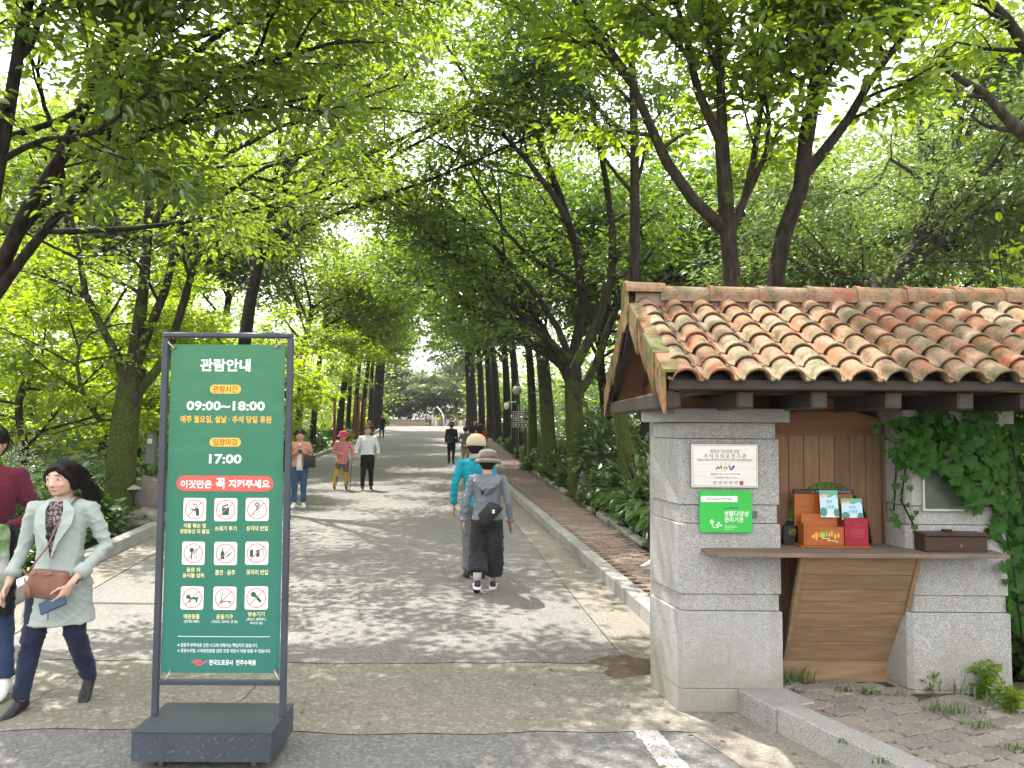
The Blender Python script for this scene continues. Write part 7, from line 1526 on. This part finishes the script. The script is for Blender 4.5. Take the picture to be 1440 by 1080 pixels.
pose = dict(hipL=(.05, 0, .505), kneL=(.062, -.01, .28), kneR=(-.10, -.03, .29), ankR=(-.135, -.03, .045), toeR=(-.165, -.12, .02), ankL=(.07, .0, .043), elbL=(.172, .01, .655), wriL=(.165, -.05, .565), elbR=(-.165, -.01, .645), wriR=(-.03, -.13, .62))
plaid = mat('pink_plaid_cloth', (.50, .13, .16), .85, (.40, .09, .12), 9, .5, .4, 12)
def plaid_nodes(m):
    t = m.node_tree; L = t.links; b = t.nodes['Principled BSDF']; src = b.inputs['Base Color'].links[0].from_socket; tc = t.nodes.new('ShaderNodeTexCoord'); col = src
    for dirn in ('X', 'Z'):
        w_ = t.nodes.new('ShaderNodeTexWave'); w_.bands_direction = dirn; w_.inputs['Scale'].default_value = 7; w_.inputs['Distortion'].default_value = .4; L.new(tc.outputs['Object'], w_.inputs[0]); mr = t.nodes.new('ShaderNodeMapRange'); mr.inputs[1].default_value = .8; mr.inputs[2].default_value = .95; mr.inputs[4].default_value = .55; L.new(w_.outputs['Fac'], mr.inputs[0])
        x = t.nodes.new('ShaderNodeMix'); x.data_type = 'RGBA'; L.new(mr.outputs[0], x.inputs['Factor']); L.new(col, x.inputs['A']); x.inputs['B'].default_value = (.62, .36, .36, 1); col = x.outputs['Result']
    L.new(col, b.inputs['Base Color'])
plaid_nodes(plaid)
patch = mat('mustard_patchwork_cloth', (.46, .27, .02), .85, (.42, .24, .02), 6)
def patch_nodes(m):
    t = m.node_tree; L = t.links; b = t.nodes['Principled BSDF']; src = b.inputs['Base Color'].links[0].from_socket; tc = t.nodes.new('ShaderNodeTexCoord'); v = t.nodes.new('ShaderNodeTexVoronoi'); v.inputs['Scale'].default_value = 6; v.distance = 'CHEBYCHEV'; L.new(tc.outputs['Object'], v.inputs['Vector']); s = t.nodes.new('ShaderNodeSeparateColor'); L.new(v.outputs['Color'], s.inputs[0])
    mr = t.nodes.new('ShaderNodeMapRange'); mr.inputs[1].default_value = .52; mr.inputs[2].default_value = .54; L.new(s.outputs[0], mr.inputs[0]); x = t.nodes.new('ShaderNodeMix'); x.data_type = 'RGBA'; L.new(mr.outputs[0], x.inputs['Factor']); L.new(src, x.inputs['A']); x.inputs['B'].default_value = (.10, .085, .07, 1); L.new(x.outputs['Result'], b.inputs['Base Color'])
patch_nodes(patch)
pk = cloth('magenta_hat_cloth', (.50, .035, .13), (.42, .03, .10))
ph, J, hc, Mh, jk = person('older woman in a pink hat, plaid top and mustard patchwork trousers with a cane', loc, R(14), 1.54, plaid, patch, M['black'], 'short', M['hair'], ('bucket', pk, None, -.02), pose, .013, R(6), R(4), 1.16, 1.1, 'shirt', .44, .012, .88, True, True, .015, None, .012, None, .02)
mb = MB(); c = hc + Mh @ V3((.10, -.10, .06))
for k in range(7): a = 2 * pi * k / 7; mb.ball(c + V3((.022 * cos(a), -.006, .022 * sin(a))), .02, .012, .02, seg=8)
mb.build('hat_flower', pk, ph)
wl = J['wriL'] + V3((-.005, -.03, -.04)); mb = MB(); mb.tube([wl + V3((0, .035, .012)), wl + V3((0, -.04, .012)), wl + V3((0, -.055, -.005))], [.011, .012, .009], 8); mb.tube([wl + V3((0, 0, .005)), V3((wl.x - .055, wl.y + .0, .012))], [.0105, .009], 8); mb.ball((wl.x - .055, wl.y, .012), .016, .016, .012, seg=8); held('walking_cane', 'thin walking cane in the hand of the woman in the pink hat', 'cane', mb, leather('reddish_cane', (.10, .03, .035)), ph)
loc = at_feet(517, 690)
pose = dict(elbL=(.165, .015, .645), wriL=(.168, -.03, .505), elbR=(-.168, .02, .645), wriR=(-.175, -.01, .505), kneR=(-.06, -.03, .28), ankR=(-.07, -.05, .045), toeR=(-.095, -.145, .02))
wsh = cloth('white_shirt_cloth', (.66, .68, .70), (.58, .60, .64), bump=.8)
wm, J, hc, Mh, sh_ = person('man in a white shirt with rolled sleeves and black trousers', loc, R(8), 1.72, wsh, cloth('black_trouser_cloth', (.010, .010, .012)), M['black'], 'short', M['hair'], None, pose, .013, R(8), R(2), 1.18, 1.12, 'shirt', .545, .01, .80, True, True, .012)
mb = MB(); mb.lathe([(.055 * 1.72, 0), (.057 * 1.72, .002), (.043 * 1.72, .032), (.039 * 1.72, .03)], J['neck'] - V3((0, 0, .014)), 16); mb.build('collar', wsh, wm)
for S in 'LR': c = J['elb' + S].lerp(J['wri' + S], .6); c2 = J['elb' + S].lerp(J['wri' + S], .44); mb = MB(); mb.tube([c2, c], [.052, .050], 14); mb.build('rolled_cuff', wsh, sh_)

# --- farther people
blk = cloth('black_suit_cloth', (.012, .012, .015))
person('person in black walking far off by the left kerb', ground_at(538, 56), R(0), 1.70, blk, blk, M['black'], 'short', M['hair'], None, dict(kneR=(-.06, -.06, .28), ankR=(-.07, -.08, .045)), .022, 0, 0, 1.05, 1.05, 'jacket', .50)
person('person in dark clothes half hidden behind the white shirt walker', ground_at(520.5, 42), R(0), 1.64, cloth('ochre_top', (.16, .11, .03)), blk, M['black'], 'short', M['hair'], None, {}, .022, 0, 0, 1.05, 1.05, 'jacket', .50)
dn = cloth('dark_navy_jacket', (.018, .024, .042)); gj = cloth('grey_jacket_cloth', (.13, .125, .115)); bg2 = cloth('beige_trousers', (.24, .20, .15)); rdj = cloth('red_jacket_cloth', (.42, .02, .02))
person('man in a dark navy jacket and brown hat walking away on the road', ground_at(635.5, 31.5), R(182), 1.68, dn, cloth('navy_trousers', (.013, .015, .028)), M['black'], 'cropped', M['hair'], ('bucket', cloth('brown_hat_cloth', (.10, .075, .055)), None, .0), dict(ankR=(-.05, .05, .06), kneR=(-.052, 0, .285)), .017, 0, 0, 1.1, 1.1, 'jacket', .49, .01)
person('person in a grey jacket walking with both hands behind the back', ground_at(655, 29.5), R(178), 1.56, gj, bg2, M['black'], 'short', M['hair'], None, dict(elbL=(.16, .05, .64), elbR=(-.16, .05, .64), wriL=(.03, .105, .55), wriR=(-.03, .105, .54), kneL=(.055, -.05, .28), ankL=(.055, -.07, .045)), .017, 0, R(8), 1.15, 1.1, 'jacket', .46, .015, .95, True, False, .015, None, .012, None, .1)
person('tall person in black standing at the right kerb beside the dark trunks', ground_at(668, 36), R(20), 1.72, blk, blk, M['black'], 'long', M['hair'], None, {}, .02, 0, 0, 1.0, 1.0, 'jacket', .46, face_on=False)
person('long haired woman in a red jacket at the right kerb', ground_at(676, 30.5), R(165), 1.63, rdj, dn, M['black'], 'long', M['hair'], None, dict(elbR=(-.16, 0, .65), elbL=(.16, 0, .65)), .018, 0, 0, 1.05, 1.1, 'jacket', .48, .012)
# person hidden by the booth: only a white sneaker shows
loc = V3((1.74, 9.0, H(9) + .128))
person('person hidden behind the booth pillar, only a white sneaker showing', loc, R(-90), 1.58, gj, blk, mat('white_trainer', (.72, .72, .70), .5), 'short', M['hair'], None, dict(kneR=(-.055, -.06, .28), ankR=(-.055, -.045, .043), toeR=(-.06, -.15, .02), kneL=(.055, .03, .28), ankL=(.055, .10, .06), toeL=(.055, .01, .02)), .018)
# crowd beyond the crest
cr = random.Random(8); cols = [(.02, .02, .025), (.30, .42, .55), (.55, .53, .50), (.50, .30, .32), (.05, .05, .06), (.22, .36, .50), (.12, .10, .10), (.6, .6, .6), (.20, .10, .08), (.03, .03, .04), (.35, .33, .30), (.10, .12, .2)]
ctops = [cloth('crowd_cloth_%d' % k, c) for k, c in enumerate(cols)]; protos = []
for k, px in enumerate((601, 605, 609, 613, 617, 621, 626, 630, 634, 638, 643, 648, 652, 603, 619, 637)):
    d = 93 + cr.uniform(-3, 4)
    if k < 4: protos.append(person('visitor in the far crowd gathered beyond the crest of the road', ground_at(px, d), R(cr.uniform(0, 360)), 1.62, ctops[k], ctops[(k * 5 + 4) % 12], M['black'], ('short', 'long', 'bob', 'cropped')[k], M['hair'], None, {}, .035, group='crowd beyond the crest', hands=False, wr=0)[0])
    else:
        s = protos[k % 4]; c = s.copy(); COL.objects.link(c); c.location = ground_at(px, d); c.rotation_euler.z = R(cr.uniform(0, 360)); c.scale = (1, 1, cr.uniform(.94, 1.08))
        for ch in s.children:
            q = ch.copy(); COL.objects.link(q); q.parent = c
            if ch.name.startswith(('shirt', 'trousers')): q.material_slots[0].link = 'OBJECT'; q.material_slots[0].material = ctops[(k * 3 + (5 if ch.name.startswith('trousers') else 0)) % 12]
bpy.data.scenes.remove(FS)
# ------------------------------------------------------------------ lamps, signs, posts
iron = mat('dark_iron', (.035, .03, .028), .5, (.05, .04, .035), 20, .5, .2, 80); rust = mat('rust_red_paint', (.24, .045, .03), .6, (.18, .03, .022), 6)
d = 33; lx = (727.5 - 720) / F_PX * d
lamp = empty('street_lamp', (lx + .0, d, bed(lx, d)), 0, 'dark iron lamp post with a round globe beside the direction sign', 'street lamp')
zg = P(723, 548, d).z - bed(lx, d)
mb = MB(); mb.lathe([(.10, 0), (.10, .25), (.06, .32), (.05, .9), (.042, zg - .5), (.06, zg - .42), (.05, zg - .34), (.11, zg - .22), (0, zg - .22)], n=14); mb.build('post', iron, lamp)
mb = MB(); mb.ball((0, 0, zg - .02), .21, .21, .21, seg=16); mb.build('globe', mat('milky_globe', (.42, .40, .36), .3), lamp)
mb = MB(); mb.lathe([(.12, zg + .17), (.13, zg + .2), (.03, zg + .26), (.025, zg + .34), (0, zg + .36)], n=12); mb.build('finial', iron, lamp)
# direction sign: black boards with white rims and lettering
d = 31.5; sp = P(732, 590, d)
ds = empty('direction_sign', (sp.x, d, bed(sp.x, d)), 0, 'black direction sign of three stacked boards with white Korean lettering', 'sign')
zb = bed(sp.x, d); mb = MB(); mb.box(.18, .26, -.03, .03, 0, P(0, 575, d).z - zb); mb.build('post', iron, ds)
for k, (y0, y1, s) in enumerate(((578.5, 585, '수생식물원 →'), (586.5, 592, '장미원'), (594, 600.5, '한 국 정 원'))):
    x0, x1 = P(721.5, y1, d).x - sp.x, P(744, y1, d).x - sp.x; z0, z1 = P(0, y1, d).z - zb, P(0, y0, d).z - zb
    mb = MB(); mb.box(x0, x1, -.075, -.04, z0, z1); b = mb.build('board', mat('sign_black_%d' % k, (.015, .015, .016), .4), ds)
    mb = MB(); e = .018
    for q in ((x0, x1, z0, z0 + e), (x0, x1, z1 - e, z1), (x0, x0 + e, z0 + e, z1 - e), (x1 - e, x1, z0 + e, z1 - e)): flat(mb, [(q[0], q[2]), (q[1], q[2]), (q[1], q[3]), (q[0], q[3])], -.079)
    mb.build('rim', M['white'], b); mb = MB(); put_text(mb, s, x0 + .07, x1 - .07 - (.15 if k == 1 else 0), z0 + .05, z1 - .05, -.080, 0, .03); mb.build('lettering', M['white'], b)
# camera on an arm
d = 36; cx = (712.5 - 720) / F_PX * d
cc = empty('security_camera', (cx + .55, d, bed(cx, d)), 0, 'white dome camera on a bent arm left of the lamp post', 'camera')
zc_ = P(712.5, 572, d).z - bed(cx, d)
mb = MB(); mb.tube([(0, 0, 0), (0, 0, zc_ + .05), (-.08, 0, zc_ + .22), (-.5, 0, zc_ + .22)], .035, 8); mb.build('pole', mat('pale_grey_pole', (.35, .35, .35), .4), cc)
mb = MB(); mb.lathe([(0, -.12), (.08, -.10), (.11, 0), (.12, .03), (.12, .16), (.05, .22), (0, .22)], (-.55, 0, zc_ - .02), 14); mb.build('dome', mat('white_housing', (.7, .7, .7), .35), cc)
# small plant label on the left
p = P(210, 628, 15.2); zb = bed(p.x, 15.2)
pl_ = empty('label_post', (p.x, 15.2, zb), R(-8), 'small slanted grey label post with a white emblem in the left bed', 'sign'); zt = P(0, 611, 15.2).z - zb
mb = MB(); mb.add([(x + (.05 if z > .1 else 0), y, z) for x in (-.085, .085) for y in (-.02, .02) for z in (0, zt)], [(0, 1, 3, 2), (4, 6, 7, 5), (0, 4, 5, 1), (2, 3, 7, 6), (1, 5, 7, 3), (0, 2, 6, 4)]); mb.build('post', mat('slate_grey_panel', (.16, .17, .18), .5), pl_)
mb = MB(); flat(mb, [(-.02, zt - .22), (.08, zt - .22), (.085, zt - .12), (-.015, zt - .12)], -.024); put_text(mb, '수목원', -.01, .09, zt - .09, zt - .05, -.024); mb.build('lettering', M['white'], pl_)
# small stone lantern-like lamp in the left bed
p = P(187, 690, 13.0); zb = bed(p.x, 13)
gl = empty('garden_lamp', (p.x, 13.0, zb), 0, 'small mushroom shaped garden lamp beside the dark boulder', 'lamp'); zt = P(0, 690, 13).z - zb
mb = MB(); mb.lathe([(.04, 0), (.035, zt - .1), (.08, zt - .08), (.08, zt - .02), (0, zt - .02)], n=12); mb.build('post', iron, gl); mb = MB(); mb.lathe([(.14, zt - .019), (.145, zt), (.03, zt + .06), (0, zt + .06)], n=14); mb.build('cap', mat('pale_lamp_cap', (.25, .25, .2), .6), gl)
# red posts with short arms on the left
for k, (px, y0, d, arm, lab) in enumerate(((471, 562, 40, -1, 'red bent post nearest the camera among the left-hand trunks'), (500, 556, 50, 1, 'pair of tall red posts between the left-hand trunks'), (512, 562, 50, -1, 'red post with a short arm right of the tall red pair'))):
    x = (px - 720) / F_PX * d; zb = bed(x, d); zt = P(0, y0, d).z - zb; rp_ = empty('red_post', (x, d, zb), 0, lab, 'post', 'red posts left of the road'); mb = MB(); mb.box(-.06, .06, -.06, .06, 0, zt); mb.build('post', rust, rp_)
    mb = MB(); 
    if k == 1: mb.box(.18, .28, -.06, .06, 0, zt - .2)
    else: mb.add([(x_, y_, z_) for x_, z_ in ((-.06 if arm < 0 else .06, zt - .16), (-.06 if arm < 0 else .06, zt - .02), (arm * .42, zt + .28), (arm * .42, zt + .14)) for y_ in (-.05, .05)], [(0, 2, 4, 6), (1, 7, 5, 3), (0, 1, 3, 2), (2, 3, 5, 4), (4, 5, 7, 6), (6, 7, 1, 0)])
    mb.build('arm', rust, rp_)
# white bent pole beyond the crest
d = 97; b = ground_at(625.5, d); wp = empty('curved_pole', b, 0, 'thin white curved pole leaning over the far crowd', 'pole'); pts = [P(x, y, d) - b for x, y in ((626, 596), (624.5, 588), (620.5, 579), (614.5, 572))]
mb = MB(); mb.tube([V3((.05, 0, 0))] + pts, [.12, .11, .10, .08, .05], 8); mb.build('pole', mat('white_pole', (.75, .75, .75), .4), wp)
# low wall and pale plaza beyond the crest
mb = MB(); mb.add([(-40, 82, 1.63), (20, 82, 1.63), (24, 100, 1.43), (-44, 100, 1.43)], [(0, 1, 2, 3)]); 
tag(mb.build('plaza', mat('pale_plaza', (.36, .31, .27), .9, (.3, .26, .22), 2)), kind='structure')
lw = empty('low_wall', (-12, 103, 1.2), 0, 'long low pinkish wall behind the far crowd', 'wall'); mb = MB(); mb.bbox(-14, 14, -.2, .2, 0, 1.15, .03); mb.build('wall', mat('pinkish_stone', (.30, .22, .19), .85, (.24, .18, .16), 3), lw); mb = MB(); mb.bbox(-14.1, 14.1, -.26, .26, 1.153, 1.26, .03); mb.build('coping', M['granite_cap'], lw)
# ------------------------------------------------------------------ the faint summer haze of the avenue
mb = MB(); mb.box(-430, 430, -70, 730, -1.6, 24)
hz = mb.build('haze', None); hm = bpy.data.materials.new('thin_haze'); hm.use_nodes = True; ht = hm.node_tree; ht.nodes.clear()
ho = ht.nodes.new('ShaderNodeOutputMaterial'); pv_ = ht.nodes.new('ShaderNodeVolumePrincipled'); pv_.inputs['Color'].default_value = (.93, .96, .98, 1); pv_.inputs['Density'].default_value = .0004; ht.links.new(pv_.outputs[0], ho.inputs['Volume'])
hz.data.materials.clear(); hz.data.materials.append(hm); tag(hz, kind='stuff')
